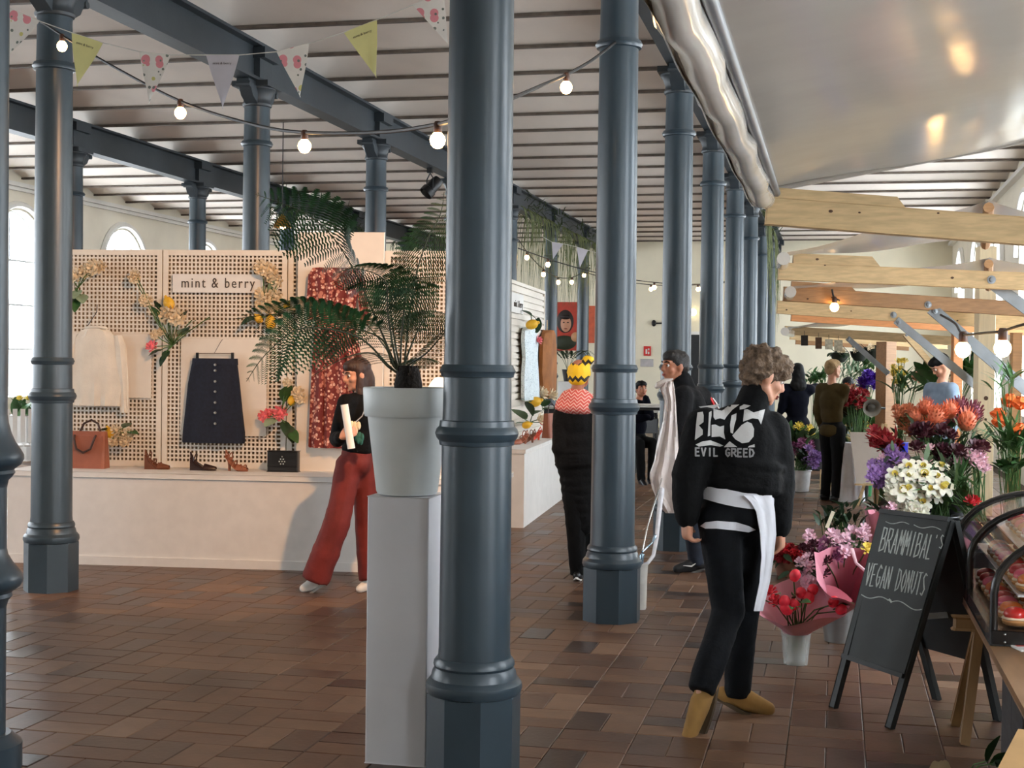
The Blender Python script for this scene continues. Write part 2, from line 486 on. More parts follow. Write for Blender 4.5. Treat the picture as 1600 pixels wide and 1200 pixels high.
MB().lathe([(r0 * 1.6, 0), (r0 * 1.6, .1), (r0 * 1.2, .14)], 24).build('base', IRON, t, ang=30)

# ---- walls
def wall_with_windows(name, axis, coord, a0, a1, centers, hw, sill, spring, label):
    """axis 'x': wall plane x=coord running along y; openings are round-arched"""
    m = MB(); top = ZC + .34; th = 0.35
    P = (lambda s, z, o=0: V((coord + o, s, z))) if axis == 'x' else (lambda s, z, o=0: V((s, coord + o, z)))
    out = (-th if coord < 0 else th)
    seg = 12
    cur = a0
    for c in sorted(centers):
        m.add([P(cur, -.05), P(c - hw, -.05), P(c - hw, top), P(cur, top)], [(0, 1, 2, 3)])
        m.add([P(c - hw, -.05), P(c + hw, -.05), P(c + hw, sill), P(c - hw, sill)], [(0, 1, 2, 3)])
        arc = [(c - hw * math.cos(PI * k / seg), spring + hw * math.sin(PI * k / seg)) for k in range(seg + 1)]
        for k in range(seg):
            (s0, z0), (s1, z1) = arc[k], arc[k + 1]
            m.add([P(s0, z0), P(s1, z1), P(s1, top), P(s0, top)], [(0, 1, 2, 3)])
        loop = [(c - hw, sill)] + arc + [(c + hw, sill), (c - hw, sill)]
        for k in range(len(loop) - 1):
            (s0, z0), (s1, z1) = loop[k], loop[k + 1]
            m.add([P(s0, z0), P(s1, z1), P(s1, z1, out), P(s0, z0, out)], [(0, 1, 2, 3)])
        cur = c + hw
    m.add([P(cur, -.05), P(a1, -.05), P(a1, top), P(cur, top)], [(0, 1, 2, 3)])
    o = struct(m.build(name, WALLM, smooth=False)); o['label'] = label; o['category'] = 'wall'
    return o
HW, SILL, SPR = 0.80, 0.95, 3.28
cent = [21.2 + DY * k for k in range(-6, 4)]
wl = wall_with_windows('wall_left', 'x', ROWX[0], YN, YF, cent, HW, SILL, SPR, 'white plaster wall with tall round-arched windows')
wr = wall_with_windows('wall_right', 'x', ROWX[4], YN, YF, cent, HW, SILL, SPR, 'white plaster wall with arched windows behind the stalls')
m = MB().box(((ROWX[0] + ROWX[4]) / 2, YN - .15, (ZC + .24) / 2), (ROWX[4] - ROWX[0] + .6, .3, ZC + .44))
wn = struct(m.build('wall_front', WALLM, smooth=False)); wn['label'] = 'plain white wall behind the viewer'; wn['category'] = 'wall'
m = MB().box(((ROWX[0] + ROWX[4]) / 2, YF + .15, (ZC + .24) / 2), (ROWX[4] - ROWX[0] + .6, .3, ZC + .44))
wb = struct(m.build('wall_back', M('end_wall_plaster', (234, 227, 204), .9, var=.03, scale=2), smooth=False)); wb['label'] = 'plain cream end wall of the hall'; wb['category'] = 'wall'
TRIM = M('white_trim', (236, 235, 230), 0.6, var=0.02)
MB().box((ROWX[0] + .05, (YN + YF) / 2, 4.49), (.10, YF - YN, .07)).box((ROWX[0] + .03, (YN + YF) / 2, 4.42), (.06, YF - YN, .06)).build('cornice', TRIM, wl, smooth=False)
MB().box((ROWX[4] - .05, (YN + YF) / 2, 4.49), (.10, YF - YN, .07)).build('cornice', TRIM, wr, smooth=False)
hood = MB()
prof = []
for k in range(17):
    a = PI * k / 16; prof.append(V((0, -(HW + .09) * math.cos(a), SPR + (HW + .09) * math.sin(a))))
hood_me = MB().tube(prof, .06, 6).mesh('arch_moulding', TRIM)
for c in cent:
    O('arch_moulding', hood_me, wl, (ROWX[0] + .02, c, 0))
    O('arch_moulding', hood_me, wr, (ROWX[4] - .02, c, 0))
# window units
GLASS = bpy.data.materials.new('window_glass'); GLASS.use_nodes = True
_n = GLASS.node_tree; _n.nodes.clear()
_o = _n.nodes.new('ShaderNodeOutputMaterial'); _mxs = _n.nodes.new('ShaderNodeMixShader'); _t = _n.nodes.new('ShaderNodeBsdfTransparent'); _g = _n.nodes.new('ShaderNodeBsdfGlossy')
_g.inputs['Roughness'].default_value = 0.02; _mxs.inputs[0].default_value = 0.05
_n.links.new(_t.outputs[0], _mxs.inputs[1]); _n.links.new(_g.outputs[0], _mxs.inputs[2]); _n.links.new(_mxs.outputs[0], _o.inputs[0])
WFR = M('window_frame', (190, 196, 200), 0.5, var=0.03)
fm = MB()
arc = [V((0, -HW * math.cos(PI * k / 16), SPR + HW * math.sin(PI * k / 16))) for k in range(17)]
loop = [V((0, -HW, SILL))] + arc + [V((0, HW, SILL)), V((0, -HW, SILL))]
fm.tube(loop, .035, 6)
frame_me = fm.mesh('frame', WFR)
bars = [MB().box((0, 0, (SILL + SPR + HW) / 2), (.03, .035, SPR + HW - SILL - .05)).mesh('mullion', WFR, False)]
hb = MB().box((0, 0, 0), (.03, 2 * HW - .05, .03)).mesh('glazing_bar', WFR, False)
pp = [V((0, -HW, SILL))] + arc + [V((0, HW, SILL))]
pane_me = MB().add(pp, [tuple(range(len(pp)))]).mesh('pane', GLASS, False)
wi = 0
for side, xw in ((-1, ROWX[0] - .2), (1, ROWX[4] + .2)):
    for c in cent:
        wi += 1
        w = bpy.data.objects.new('window_%d' % wi, None); COL.objects.link(w); w.location = (xw, c, 0); struct(w)
        w['label'] = 'tall round-arched window in the %s wall' % ('display-side' if side < 0 else 'stall-side'); w['category'] = 'window'; w['group'] = 'arched windows'
        O('frame', frame_me, w); O('mullion', bars[0], w); O('pane', pane_me, w)
        for z in (1.75, 2.5, 3.25): O('glazing_bar', hb, w, (0, 0, z))
        portal((xw + side * .2, c, (SILL + SPR + HW) / 2), SPR + HW - SILL, 2 * HW, (0, side * PI / 2, 0))
# ================================================================== clothing display, warm-lit
DA, DB = flo(113, 882), flo(575, 895)
DU = (DB - DA); DU.z = 0; DU.normalize()           # along the platform
DN = V((DU.y, -DU.x, 0))                            # towards the viewer
DZ = onp(113, 737, DA, DN).z                        # platform height
PANOFF = 0.62
def pan(px, py, off=0.0):
    """point on the display panel plane (off metres in front of it)"""
    return onp(px, py, DA - DN * (PANOFF - off), DN)
def dloc(u, w, z): return DA + DU * u + DN * w + V((0, 0, z))
DR = Matrix((DU, -DN, V((0, 0, 1)))).transposed()   # local x along, y away from viewer, z up
DLEN = 3.95
plat = thing('display_platform', 'long white display platform carrying the perforated panels and shoes', 'platform', dloc(DLEN / 2 - .55, -.45, 0))
plat.rotation_euler = DR.to_euler()
MB().box((0, 0, DZ / 2 - .02), (DLEN, .86, DZ - .04)).build('body', WHITE, plat, smooth=False)
MB().cbox((0, 0, DZ - .02), (DLEN + .03, .89, .04), .004).build('top_board', WHITE, plat, smooth=False)
MB().box((0, -.436, .035), (DLEN + .01, .012, .07)).build('plinth_strip', WHITE, plat, smooth=False)

PANEL = M('panel_white', (228, 220, 208), 0.65, var=0.02)
BACKB = M('plywood_back', (150, 128, 98), 0.8, var=0.1)
def perforated(parent, u0, u1, z0, z1, stiles, pitch=0.0345, bar=0.0135):
    """lattice of thin strips in the panel plane, in display-local x/z; solid stiles at given x ranges"""
    m = MB(); th = .012
    x = u0
    while x <= u1:
        if not any(a - .01 < x < b + .01 for a, b in stiles): m.box((x, 0, (z0 + z1) / 2), (bar, th, z1 - z0))
        x += pitch
    z = z0
    while z <= z1:
        m.box(((u0 + u1) / 2, .001, z), (u1 - u0, th * .9, bar)); z += pitch
    o = m.build('lattice', PANEL, parent, smooth=False); stuff(o)
    s = MB()
    for a, b in stiles: MB().box(((a + b) / 2, -.002, (z0 + z1) / 2), (b - a, .022, z1 - z0)).build('stile', PANEL, parent, smooth=False)
    for z in (z0 + .012, z1 - .02): MB().box(((u0 + u1) / 2, -.001, z), (u1 - u0, .018, .045)).build('rail', PANEL, parent, smooth=False)
PZ0 = DZ
PORG = dloc(0, -PANOFF, 0)
def pu(px, py=600): return (pan(px, py) - PORG).dot(DU)
PTOP = pan(250, 391).z
def panel_unit(pxa, pxb, ztop, label, stiles_px, off=0.0, solid=False):
    a, b = pu(pxa), pu(pxb)
    t = thing('dress_screen' if solid else 'lattice_screen', label, 'screen', PORG + DU * ((a + b) / 2) + DN * off + V((0, 0, DZ))); t.rotation_euler = DR.to_euler()
    w = b - a
    if solid:
        MB().cbox((0, 0, (ztop - DZ) / 2), (w, .03, ztop - DZ), .003).build('board', PANEL, t, smooth=False)
    else:
        st = [(-w / 2 + .002, -w / 2 + .045), (w / 2 - .045, w / 2 - .002)] + [(pu(p) - (a + b) / 2, pu(q) - (a + b) / 2) for p, q in stiles_px]
        perforated(t, -w / 2 + .002, w / 2 - .002, .012, ztop - DZ, st)
        MB().box((0, .085, (ztop - DZ) / 2 - .01), (w - .004, .015, ztop - DZ - .02)).build('back_board', BACKB, t, smooth=False)
        MB().box((0, .04, ztop - DZ - .012), (w - .004, .07, .02)).build('cap_strip', PANEL, t, smooth=False)
    return t
panel_unit(52, 253, PTOP, 'white perforated panel behind the knitted sweater', [])
panel_unit(254, 448, PTOP, 'white perforated panel behind the denim skirt', [])
panel_unit(449, 600, PTOP, 'white perforated panel half hidden by the solid dress panel', [])
panel_unit(600, 770, PTOP, 'white perforated panel beyond the fern', [])
panel_unit(467, 601, pan(530, 363, .06).z, 'taller solid white panel carrying the red dress', [], off=.06, solid=True)

def flat_board(name, label, cat, pxa, pya, pxb, pyb, off, th=.012, mat=None, group=None):
    """thin board on the panel between two pixel corners"""
    p = pan(pxa, pya, off); q = pan(pxb, pyb, off); c = (p + q) / 2
    w = abs((q - p).dot(DU)); h = abs(q.z - p.z)
    t = thing(name, label, cat, c, 0, group); t.rotation_euler = DR.to_euler()
    return t, w, h
t, w, h = flat_board('shop_sign', 'white sign board reading mint & berry', 'sign', 270, 428, 412, 458, .03)
MB().cbox((0, 0, 0), (w, .014, h), .002).build('board', WHITE, t, smooth=False)
INK = M('grey_ink', (70, 62, 56), 0.7)
me = text_mesh('mint & berry', .118, INK, .002, 1.25)
o = stuff(O('lettering', me, t, (-.0, -.009, .0), (PI / 2, 0, 0)))
xs = [v.co.x for v in me.vertices]; tw = max(xs) - min(xs)
o.scale = ((pu(401) - pu(287)) / tw, 1.0, 1.0)
t, w, h = flat_board('backing_board', 'plain white backing board behind the sweater', 'board', 108, 520, 236, 622, .02)
MB().cbox((0, 0, 0), (w, .012, h), .002).build('board', PANEL, t, smooth=False)
t, w, h = flat_board('backing_board', 'plain white backing board behind the denim skirt', 'board', 283, 528, 416, 682, .02)
MB().cbox((0, 0, 0), (w, .012, h), .002).build('board', PANEL, t, smooth=False)

# ---- garments: lofted from rows of (py, x_left, x_right)
def cloth_loft(rows, off, depth, org, folds=5, famp=.012, n=28, fn=None):
    """rows in pixels; lens-shaped cross-section on the panel plane; returns MB in local coordinates of org (axes DU,-DN,z)"""
    m = MB(); R = []
    for i, (py, xl, xr) in enumerate(rows):
        a = pan(xl, py, off); b_ = pan(xr, py, off)
        ring = []
        ua = (a - org).dot(DU); ub = (b_ - org).dot(DU); z = (a.z + b_.z) / 2 - org.z
        hw_ = (ub - ua) / 2
        for k in range(n):
            th = 2 * PI * k / n
            x = (ua + ub) / 2 + hw_ * math.cos(th)
            s = math.sin(th)
            d = min(depth, hw_ * .8) * s
            fo = famp * math.sin(folds * (x - ua) / max(hw_ * 2, .01) * 2 * PI + i * .35) * (.35 + i / len(rows)) * (1 if s > 0 else .2)
            y = -(d * (abs(s) ** -.3 if abs(s) > .05 else 1)) * (1.0 if s > 0 else .35) - (fo if s > .2 else 0)
            ring.append(V((x, y, z + (.006 * math.sin(k * 1.7) if 0 < i < len(rows) - 1 else 0))))
        R.append(ring)
    vs = [p for r in R for p in r]; fs = []
    for i in range(len(R) - 1):
        for k in range(n):
            j = (k + 1) % n; fs.append((i * n + k, i * n + n + k, i * n + n + j, i * n + j))
    fs.append(tuple(range(n))); fs.append(tuple(range(len(R) * n - 1, (len(R) - 1) * n - 1, -1)))
    return m.add(vs, fs)
def garment(name, label, cat, px, py, off):
    c = pan(px, py, off); t = thing(name, label, cat, c); t.rotation_euler = DR.to_euler(); return t, c
KNIT = M('ivory_knit', (226, 218, 204), 0.9, var=0.05, bump=0.25, bscale=120)
t, c = garment('knit_sweater', 'ivory knitted sweater hanging on the perforated panel', 'sweater', 150, 570, .06)
cloth_loft([(513, 138, 162), (517, 128, 172), (528, 119, 183), (545, 114, 188), (580, 112, 190), (610, 112, 192), (628, 113, 190), (634, 114, 189)], .06, .055, c, 4, .010).build('body', KNIT, t)
cloth_loft([(524, 112, 126), (540, 104, 124), (580, 98, 118), (615, 96, 114), (630, 96, 112)], .075, .04, c, 2, .006, 14).build('sleeve', KNIT, t)
cloth_loft([(524, 176, 190), (540, 178, 196), (580, 182, 199), (620, 186, 200), (645, 188, 199)], .075, .04, c, 2, .006, 14).build('sleeve', KNIT, t)
m = MB(); cc = pan(150, 513, .09); nk = []
for k in range(17): a = 2 * PI * k / 16; nk.append(((cc - c).dot(DU) + .085 * math.cos(a), -.02 - .03 * math.sin(a), cc.z - c.z + .012 * math.sin(a)))
m.tube(nk, .012, 8).build('collar', KNIT, t)
hk = (pan(152, 476, .06) - c)
MB().tube([(hk.dot(DU), 0, hk.z), (hk.dot(DU), -.01, hk.z - .06), (hk.dot(DU) - .09, 0, hk.z - .19)], .003, 6).build('hanger', BLACK, t)

DENIM = M('dark_denim', (19, 26, 43), 0.85, var=0.25, scale=40, bump=0.15, bscale=200)
t, c = garment('denim_skirt', 'dark blue buttoned denim skirt clipped to a hanger', 'skirt', 334, 630, .06)
cloth_loft([(561, 301, 371), (566, 301, 371), (574, 299, 372), (600, 294, 375), (640, 290, 379), (675, 286, 383), (690, 285, 383), (692, 286, 382)], .06, .045, c, 3, .012).build('skirt_body', DENIM, t)
cloth_loft([(560, 300.5, 371.5), (570, 300, 372)], .064, .05, c, 1, 0).build('waistband', DENIM, t)
BUT = M('silver_button', (190, 188, 180), 0.3, 0.9)
bm_ = MB().lathe([(.006, -.004), (.011, 0), (.011, .004), (.004, .006)], 10, rot=Matrix.Rotation(PI / 2, 3, 'X')).mesh('button', BUT)
for py in (570, 579, 596, 612, 629, 645, 662):
    p = pan(336, py, .125) - c; O('button', bm_, t, (p.dot(DU), -.062, p.z))
cl_me = MB().box((0, 0, .02), (.02, .02, .055)).mesh('clip', BLACK, False)
for px in (309, 364):
    p = pan(px, 560, .06) - c; O('clip', cl_me, t, (p.dot(DU), -.01, p.z))
p0 = pan(309, 556, .06) - c; p1 = pan(364, 556, .06) - c; ph = pan(344, 530, .06) - c
MB().tube([(p0.dot(DU), 0, p0.z + .02), (p1.dot(DU), 0, p1.z + .02)], .004, 6).tube([(ph.dot(DU) - .05, 0, p0.z + .02), (ph.dot(DU), 0, ph.z - .03), (ph.dot(DU) + .02, 0, ph.z)], .003, 6).build('hanger', M('hanger_wire', (150, 140, 130), .4, .6), t)

DRESSM = M_print('red_floral', (112, 36, 30), [((184, 116, 98), 2.6, .40), ((222, 180, 160), 3.4, .30), ((104, 24, 22), 2.2, .22)], 9)
t, c = garment('floral_dress', 'long red floral wrap dress on the solid white panel', 'dress', 525, 560, .14)
cloth_loft([(418, 497, 512), (420, 488, 560), (428, 483, 566), (450, 486, 560), (480, 490, 556), (497, 493, 553), (520, 491, 557), (560, 488, 566), (620, 485, 574), (670, 483, 578), (697, 482, 580), (700, 484, 578)], .14, .06, c, 5, .02, 36).build('dress_body', DRESSM, t)
cloth_loft([(428, 481, 492), (445, 480, 494), (470, 478, 492), (490, 478, 489), (500, 479, 488)], .16, .045, c, 2, .006, 14).build('sleeve', DRESSM, t)
cloth_loft([(430, 557, 568), (450, 556, 571), (475, 560, 574), (500, 563, 577), (508, 564, 576)], .16, .045, c, 2, .006, 14).build('sleeve', DRESSM, t)
cloth_loft([(493, 492, 554), (502, 492, 555)], .145, .068, c, 1, 0).build('waist_tie', DRESSM, t)

# ---- accessories on the platform
def stand_at(px, py): return flo(px, py, DZ)
TAN = M('terracotta_leather', (150, 86, 62), 0.5, var=0.1, bump=0.1)
DKL = M('dark_brown_leather', (58, 36, 28), 0.5, var=0.15)
t = thing('tote_bag', 'terracotta leather tote bag with dark handles', 'bag', stand_at(136, 731)); t.rotation_euler = DR.to_euler()
def bagm(w, h, d0, d1):
    def fn(u, v):
        a = 2 * PI * u; hw_ = w / 2 * (1 - .06 * v); d = d0 + (d1 - d0) * v
        x = hw_ * max(-1, min(1, 1.25 * math.cos(a))); y = d / 2 * max(-1, min(1, 1.4 * math.sin(a)))
        return V((x, y, v * h))
    return MB().grid(fn, 32, 8, True)
bg = bagm(.34, .30, .15, .07); n0 = len(bg.v); bg.f.append(tuple(range(31, -1, -1)))
bg.build('bag_body', TAN, t, ang=30)
for y in (-.045, .045):
    MB().tube([(-.09, y * .9, .27), (-.085, y * 1.4, .30 if y > 0 else .24), (-.06, y * 1.7, .36 if y > 0 else .16), (0, y * 1.8, .39 if y > 0 else .13), (.06, y * 1.7, .36 if y > 0 else .16), (.085, y * 1.4, .30 if y > 0 else .24), (.09, y * .9, .27)], .009, 8).build('handle', DKL, t)
MB().box((0, -.04, .24), (.30, .012, .05)).build('flap', TAN, t, smooth=False)

def shoe_pump(t, mat, L=.22, heel=.09, wedge=False, straps=0, m2=None):
    """shoe pointing +x, local; heel at -x"""
    m = MB()
    def fn(u, v):
        s = v; x = -L / 2 + L * s
        w = .032 + .012 * math.sin(PI * min(1, s * 1.2)) - (.02 * max(0, s - .8) / .2)
        z0 = heel * (1 - min(1, s / .62)) ** 1.3
        th = .012; a = 2 * PI * u
        return V((x, w * math.cos(a), z0 + .008 + th * math.sin(a)))
    g = MB().grid(fn, 14, 14, True); g.f += [tuple(range(13, -1, -1)), tuple(range(14 * 14, 14 * 15))]
    g.build('sole', m2 or mat, t)
    up = MB()
    def fn2(u, v):
        s = .55 + .45 * v; x = -L / 2 + L * s; a = PI * u
        w = .044 - .024 * v ** 2; hgt = .045 * (1 - v * .55)
        return V((x, w * math.cos(a), .012 + hgt * math.sin(a)))
    up.grid(fn2, 10, 8).build('toe_cap', mat, t)
    hm = MB()
    if wedge:
        poly = [V((-L / 2, -.03, 0)), V((L * .25, -.03, 0)), V((L * .1, -.03, .018)), V((-L * .2, -.03, heel * .62)), V((-L / 2, -.03, heel))]
        hm.prism(poly, None, (0, .06, 0))
    else:
        hm.lathe([(.011, 0), (.012, heel * .4), (.022, heel)], 10, c=(-L / 2 + .028, 0, 0))
    hm.build('heel', mat, t, ang=30)
    for k in range(straps):
        x = -L / 2 + .03 + k * .042; z = heel * (1 - k * .25) + .03 + (.05 if k == 0 else .02)
        pts = []
        for j in range(9):
            a = PI * j / 8; zb = heel * max(0, 1 - (x + L / 2) / (L * .62)) ** 1.3 + .012; pts.append((x + .016 * math.sin(a), .036 * math.cos(a), zb + (.06 if k == 0 else .04) * math.sin(a)))
        MB().tube(pts, .005, 6).build('strap', mat, t)
    if not wedge or True:
        MB().tube([(-L / 2 + .008, .026, heel + .01), (-L / 2 - .004, 0, heel + .055), (-L / 2 + .008, -.026, heel + .01)], .006, 6).build('heel_strap', mat, t)
def shoe(label, px, py, mat, yaw, **k):
    t = thing('wedge_sandal' if k.get('wedge') else 'heeled_sandal', label, 'shoe', stand_at(px, py), 0, 'shoes on the warm-lit platform')
    t.rotation_euler = (0, 0, math.atan2(DU.y, DU.x) + yaw); shoe_pump(t, mat, **k); return t
SUEDE = M('brown_suede', (112, 66, 44), 0.8, var=0.2)
shoe('brown strappy wedge sandal beside the terracotta tote', 246, 733, SUEDE, .0, L=.20, heel=.10, wedge=True, straps=3)
shoe('dark brown pointed wedge mule, middle shoe on the platform', 318, 735, M('dark_leather', (46, 26, 22), .4), -.0, L=.21, heel=.09, wedge=True, straps=1)
shoe('tan strappy high-heeled sandal beside the black clutch', 370, 736, M('tan_leather', (142, 84, 58), .5), -.2, L=.19, heel=.11, straps=4)
t = thing('clutch_bag', 'black box clutch bag with a flower of studs', 'bag', stand_at(443, 737)); t.rotation_euler = DR.to_euler()
MB().cbox((0, 0, .085), (.25, .08, .17), .008).build('bag_body', BLACK, t, smooth=False)
MB().cbox((0, -.043, .105), (.246, .01, .12), .003).build('flap', BLACK, t, smooth=False)
st = MB().ell((0, 0, 0), .006, nu=8, nv=6).mesh('stud', BUT)
for k in range(6): O('stud', st, t, (.022 * math.cos(k * PI / 3), -.05, .085 + .022 * math.sin(k * PI / 3)))
O('stud', st, t, (0, -.05, .085)); O('stud', st, t, (0, -.05, .125))

# ---- small flower and lemon sprigs pinned to the panel
def petal_ball(r, n, col_mat, name='blossom', flat=.7, seed=1):
    rr = random.Random(seed); m = MB()
    for i in range(n):
        t_ = (i + .5) / n; ph = i * 2.39996; th = math.acos(1 - 1.15 * t_)
        d = V((math.sin(th) * math.cos(ph), math.sin(th) * math.sin(ph), math.cos(th) * flat))
        c = d * r * .62; tx = V((-math.sin(ph), math.cos(ph), 0)); up = (d + V((0, 0, .5))).normalized()
        w = r * .42 * rr.uniform(.8, 1.1); hgt = r * .5
        b0 = c - tx * w * .5; b1 = c + tx * w * .5; tip = c + up * hgt + d * r * .1
        m.add([b0, b1, tip + tx * w * .55, tip + up * r * .12, tip - tx * w * .55], [(0, 1, 2, 3, 4)])
    m.ell((0, 0, r * .15), (r * .55, r * .55, r * .45), nu=8, nv=6)
    return m.mesh(name, col_mat, True, ang=60)
def leaf_mesh(L, w, mat, name='leaf', curl=.2, n=5):
    m = MB()
    vs = []; fs = []
    for i in range(n + 1):
        s = i / n; ww = w * math.sin(PI * min(.97, .08 + .92 * s)) ** .8
        zc = curl * L * s * s
        vs += [V((-ww, L * s, -zc + .15 * ww)), V((0, L * s, -zc)), V((ww, L * s, -zc + .15 * ww))]
    for i in range(n):
        fs += [(i * 3, i * 3 + 1, i * 3 + 4, i * 3 + 3), (i * 3 + 1, i * 3 + 2, i * 3 + 5, i * 3 + 4)]
    return m.add(vs, fs).mesh(name, mat, True, ang=70)
def aim(o, d, roll=0.0):
    o.rotation_mode = 'QUATERNION'
    o.rotation_quaternion = V(d).normalized().to_track_quat('Z', 'Y') @ Quaternion((0, 0, 1), roll); return o
def aimy(o, d, roll=0.0):
    o.rotation_mode = 'QUATERNION'
    o.rotation_quaternion = V(d).normalized().to_track_quat('Y', 'Z') @ Quaternion((0, 1, 0), roll); return o
CREAM = M('dried_cream', (220, 202, 172), .8, var=.18, scale=30)
PINK = M('pink_petal', (232, 120, 128), .6, var=.2, scale=30, subs=.1)
LEMON = M('lemon_peel', (226, 176, 44), .45, var=.1, bump=.2, bscale=150)
cream_me = petal_ball(.055, 22, CREAM, 'blossom', .8, 3)
pink_me = petal_ball(.045, 18, PINK, 'blossom', .8, 4)
lemon_me = MB().ell((0, 0, 0), (.036, .036, .046), nu=14, nv=10).ell((0, 0, .046), (.012, .012, .014), nu=8, nv=6).mesh('lemon', LEMON)
lf = leaf_mesh(.12, .035, LEAF, curl=.25); lfd = leaf_mesh(.10, .03, LEAF_D, curl=.3); lfp = leaf_mesh(.11, .045, M('pale_leaf', (140, 160, 130), .6, var=.15), curl=.2)
def sprig(label, anchor, items, group='flower sprigs pinned to the display'):
    """items: (kind, px, py, scale)"""
    c = pan(anchor[0], anchor[1], .03); t = thing('flower_sprig', label, 'flowers', c, 0, group)
    sm = MB()
    for i, (k, px, py, s) in enumerate(items):
        off = .07 + .03 * rnd.random(); p = pan(px, py, off) - c
        out = DN + DU * rnd.uniform(-.4, .4) + V((0, 0, rnd.uniform(-.2, .5)))
        sm.tube([(0, 0, 0), p * .5 + DN * .05, p], .004, 5)
        if k == 'c': aim(O('blossom', cream_me, t, p, scale=s), out)
        elif k == 'p': aim(O('blossom', pink_me, t, p, scale=s), out)
        elif k == 'y': aim(O('lemon', lemon_me, t, p, scale=s), DU * rnd.uniform(-1, 1) + V((0, 0, 1)))
        else:
            aimy(O('leaf', {'l': lf, 'd': lfd, 'g': lfp}[k], t, p * .8, scale=s), p.normalized() + DN * .3 + V((0, 0, rnd.uniform(-.3, .3))) if p.length > .02 else DU, rnd.uniform(-.5, .5))
    sm.build('stem', STEM, t)
sprig('sprig of cream dried blossom and pale leaves by the dark column', (122, 450), [('c', 118, 432, 1.1), ('c', 135, 424, 1), ('c', 148, 418, 1.1), ('c', 158, 417, .8), ('g', 120, 455, 1.3), ('g', 127, 462, 1.2), ('l', 120, 470, 1.1), ('d', 114, 466, 1)])
sprig('sprig with a lemon, a large cream peony and a pink bud', (270, 540), [('c', 210, 434, .8), ('c', 228, 470, .9), ('c', 212, 428, .7), ('y', 264, 474, 1.25), ('c', 262, 492, 1.2), ('c', 277, 496, 1.2), ('c', 268, 488, 1.1), ('d', 246, 472, 1), ('l', 243, 485, 1), ('d', 287, 490, 1.2), ('l', 290, 520, 1.3), ('g', 285, 520, 1.3), ('c', 243, 523, .7), ('c', 253, 518, .6), ('p', 238, 542, 1), ('d', 250, 548, 1.2), ('d', 258, 556, 1.2), ('d', 262, 550, 1), ('l', 328, 495, .8), ('g', 300, 500, .9)])
sprig('tall sprig of cream blossoms with two lemons right of the sign', (420, 495), [('c', 410, 418, 1.1), ('c', 421, 424, 1.1), ('c', 428, 433, 1), ('c', 434, 440, .9), ('c', 410, 460, 1), ('c', 422, 468, 1.1), ('c', 430, 462, 1), ('c', 412, 476, 1.1), ('c', 425, 482, 1), ('g', 428, 446, 1), ('l', 452, 470, 1.5), ('l', 456, 478, 1.3), ('y', 448, 477, .7), ('y', 423, 504, 1.25), ('y', 404, 498, .9), ('d', 395, 495, 1.4), ('d', 440, 490, 1.2)])
sprig('small sprig with pink roses and a lemon below the cream one', (440, 650), [('p', 413, 650, 1), ('p', 420, 645, .8), ('p', 438, 645, 1.25), ('c', 450, 598, .7), ('c', 466, 614, .9), ('c', 470, 622, .8), ('y', 456, 626, 1), ('l', 445, 622, 1.4), ('l', 450, 615, 1.2), ('d', 445, 660, 1.5), ('d', 452, 668, 1.6), ('l', 455, 675, 1.3), ('g', 428, 655, 1.2)])
sprig('sprig of dried blossom with a lemon beside the tote bag', (182, 678), [('y', 173, 677, 1.2), ('c', 182, 672, .8), ('c', 190, 684, 1), ('c', 200, 680, .9), ('c', 178, 690, .8), ('c', 196, 690, .8), ('g', 197, 666, 1), ('l', 205, 674, 1), ('d', 165, 670, .9)])

# bell lamp standing on the platform behind the pot
p = flo(684, 745, DZ)
t = thing('table_lamp', 'small glowing white bell lamp behind the flower pot', 'lamp', p)
zc = onp(684, 607, p, DN).z - DZ
MB().lathe([(.06, 0), (.06, .012), (.015, .02), (.008, .03), (.008, zc + .02)], 16).build('stand', WHITE, t)
MB().lathe([(.012, zc + .09), (.03, zc + .085), (.055, zc + .06), (.085, zc + .01), (.088, zc), (.083, zc), (.05, zc + .05), (.012, zc + .07)], 20, caps=False).build('lamp_shade', M('opal_glass', (250, 244, 232), .4, emit=1.2, ecol=(255, 236, 200)), t)
MB().ell((0, 0, zc - .012), (.05, .05, .035)).build('bulb', BULB, t)

# spotlight that lights the display, clamped under the girder above the front column
def par_can(label, loc, target, group=None):
    t = thing('stage_spotlight', label, 'spotlight', loc, 0, group)
    d = (V(target) - V(loc)).normalized()
    ql = d.to_track_quat('Z', 'Y').to_matrix()
    ctr = V((0, 0, -.28))
    body = MB().lathe([(.03, -.2), (.07, -.19), (.085, -.12), (.085, 0), (.10, .01), (.10, .09)], 18, rot=ql, c=ctr, caps=False)
    body.build('housing', BLACK, t)
    MB().lathe([(.092, .02), (.05, -.04), (.004, -.05)], 18, rot=ql, c=ctr, caps=False).build('reflector', M('lamp_reflector', (220, 210, 190), .2, .9), t)
    side = ql @ V((1, 0, 0))
    MB().tube([ctr + side * .11, ctr + side * .11 + V((0, 0, .14)), V((0, 0, -.06)), ctr - side * .11 + V((0, 0, .14)), ctr - side * .11], .009, 6).build('yoke', BLACK, t)
    MB().box((0, 0, -.025), (.07, .07, .07)).build('clamp', BLACK, t, smooth=False)
    return V(loc) + ctr + d * .12
lp = par_can('black stage spotlight clamped under the girder above the front column', (ROWX[3], 6.6, GB - .012), dloc(1.4, -.3, 1.4))
spot(lp, dloc(1.35, -.4, 1.35), 640, lin((255, 192, 132)), 66, .6, .05)
gp = onx(672, 268, ROWX[2] + .0)
par_can('black stage spotlight hanging under the girder above the fern', (ROWX[2], gp.y, GB - .012), V((ROWX[2] - 1.5, gp.y - 1.2, 2.2)))
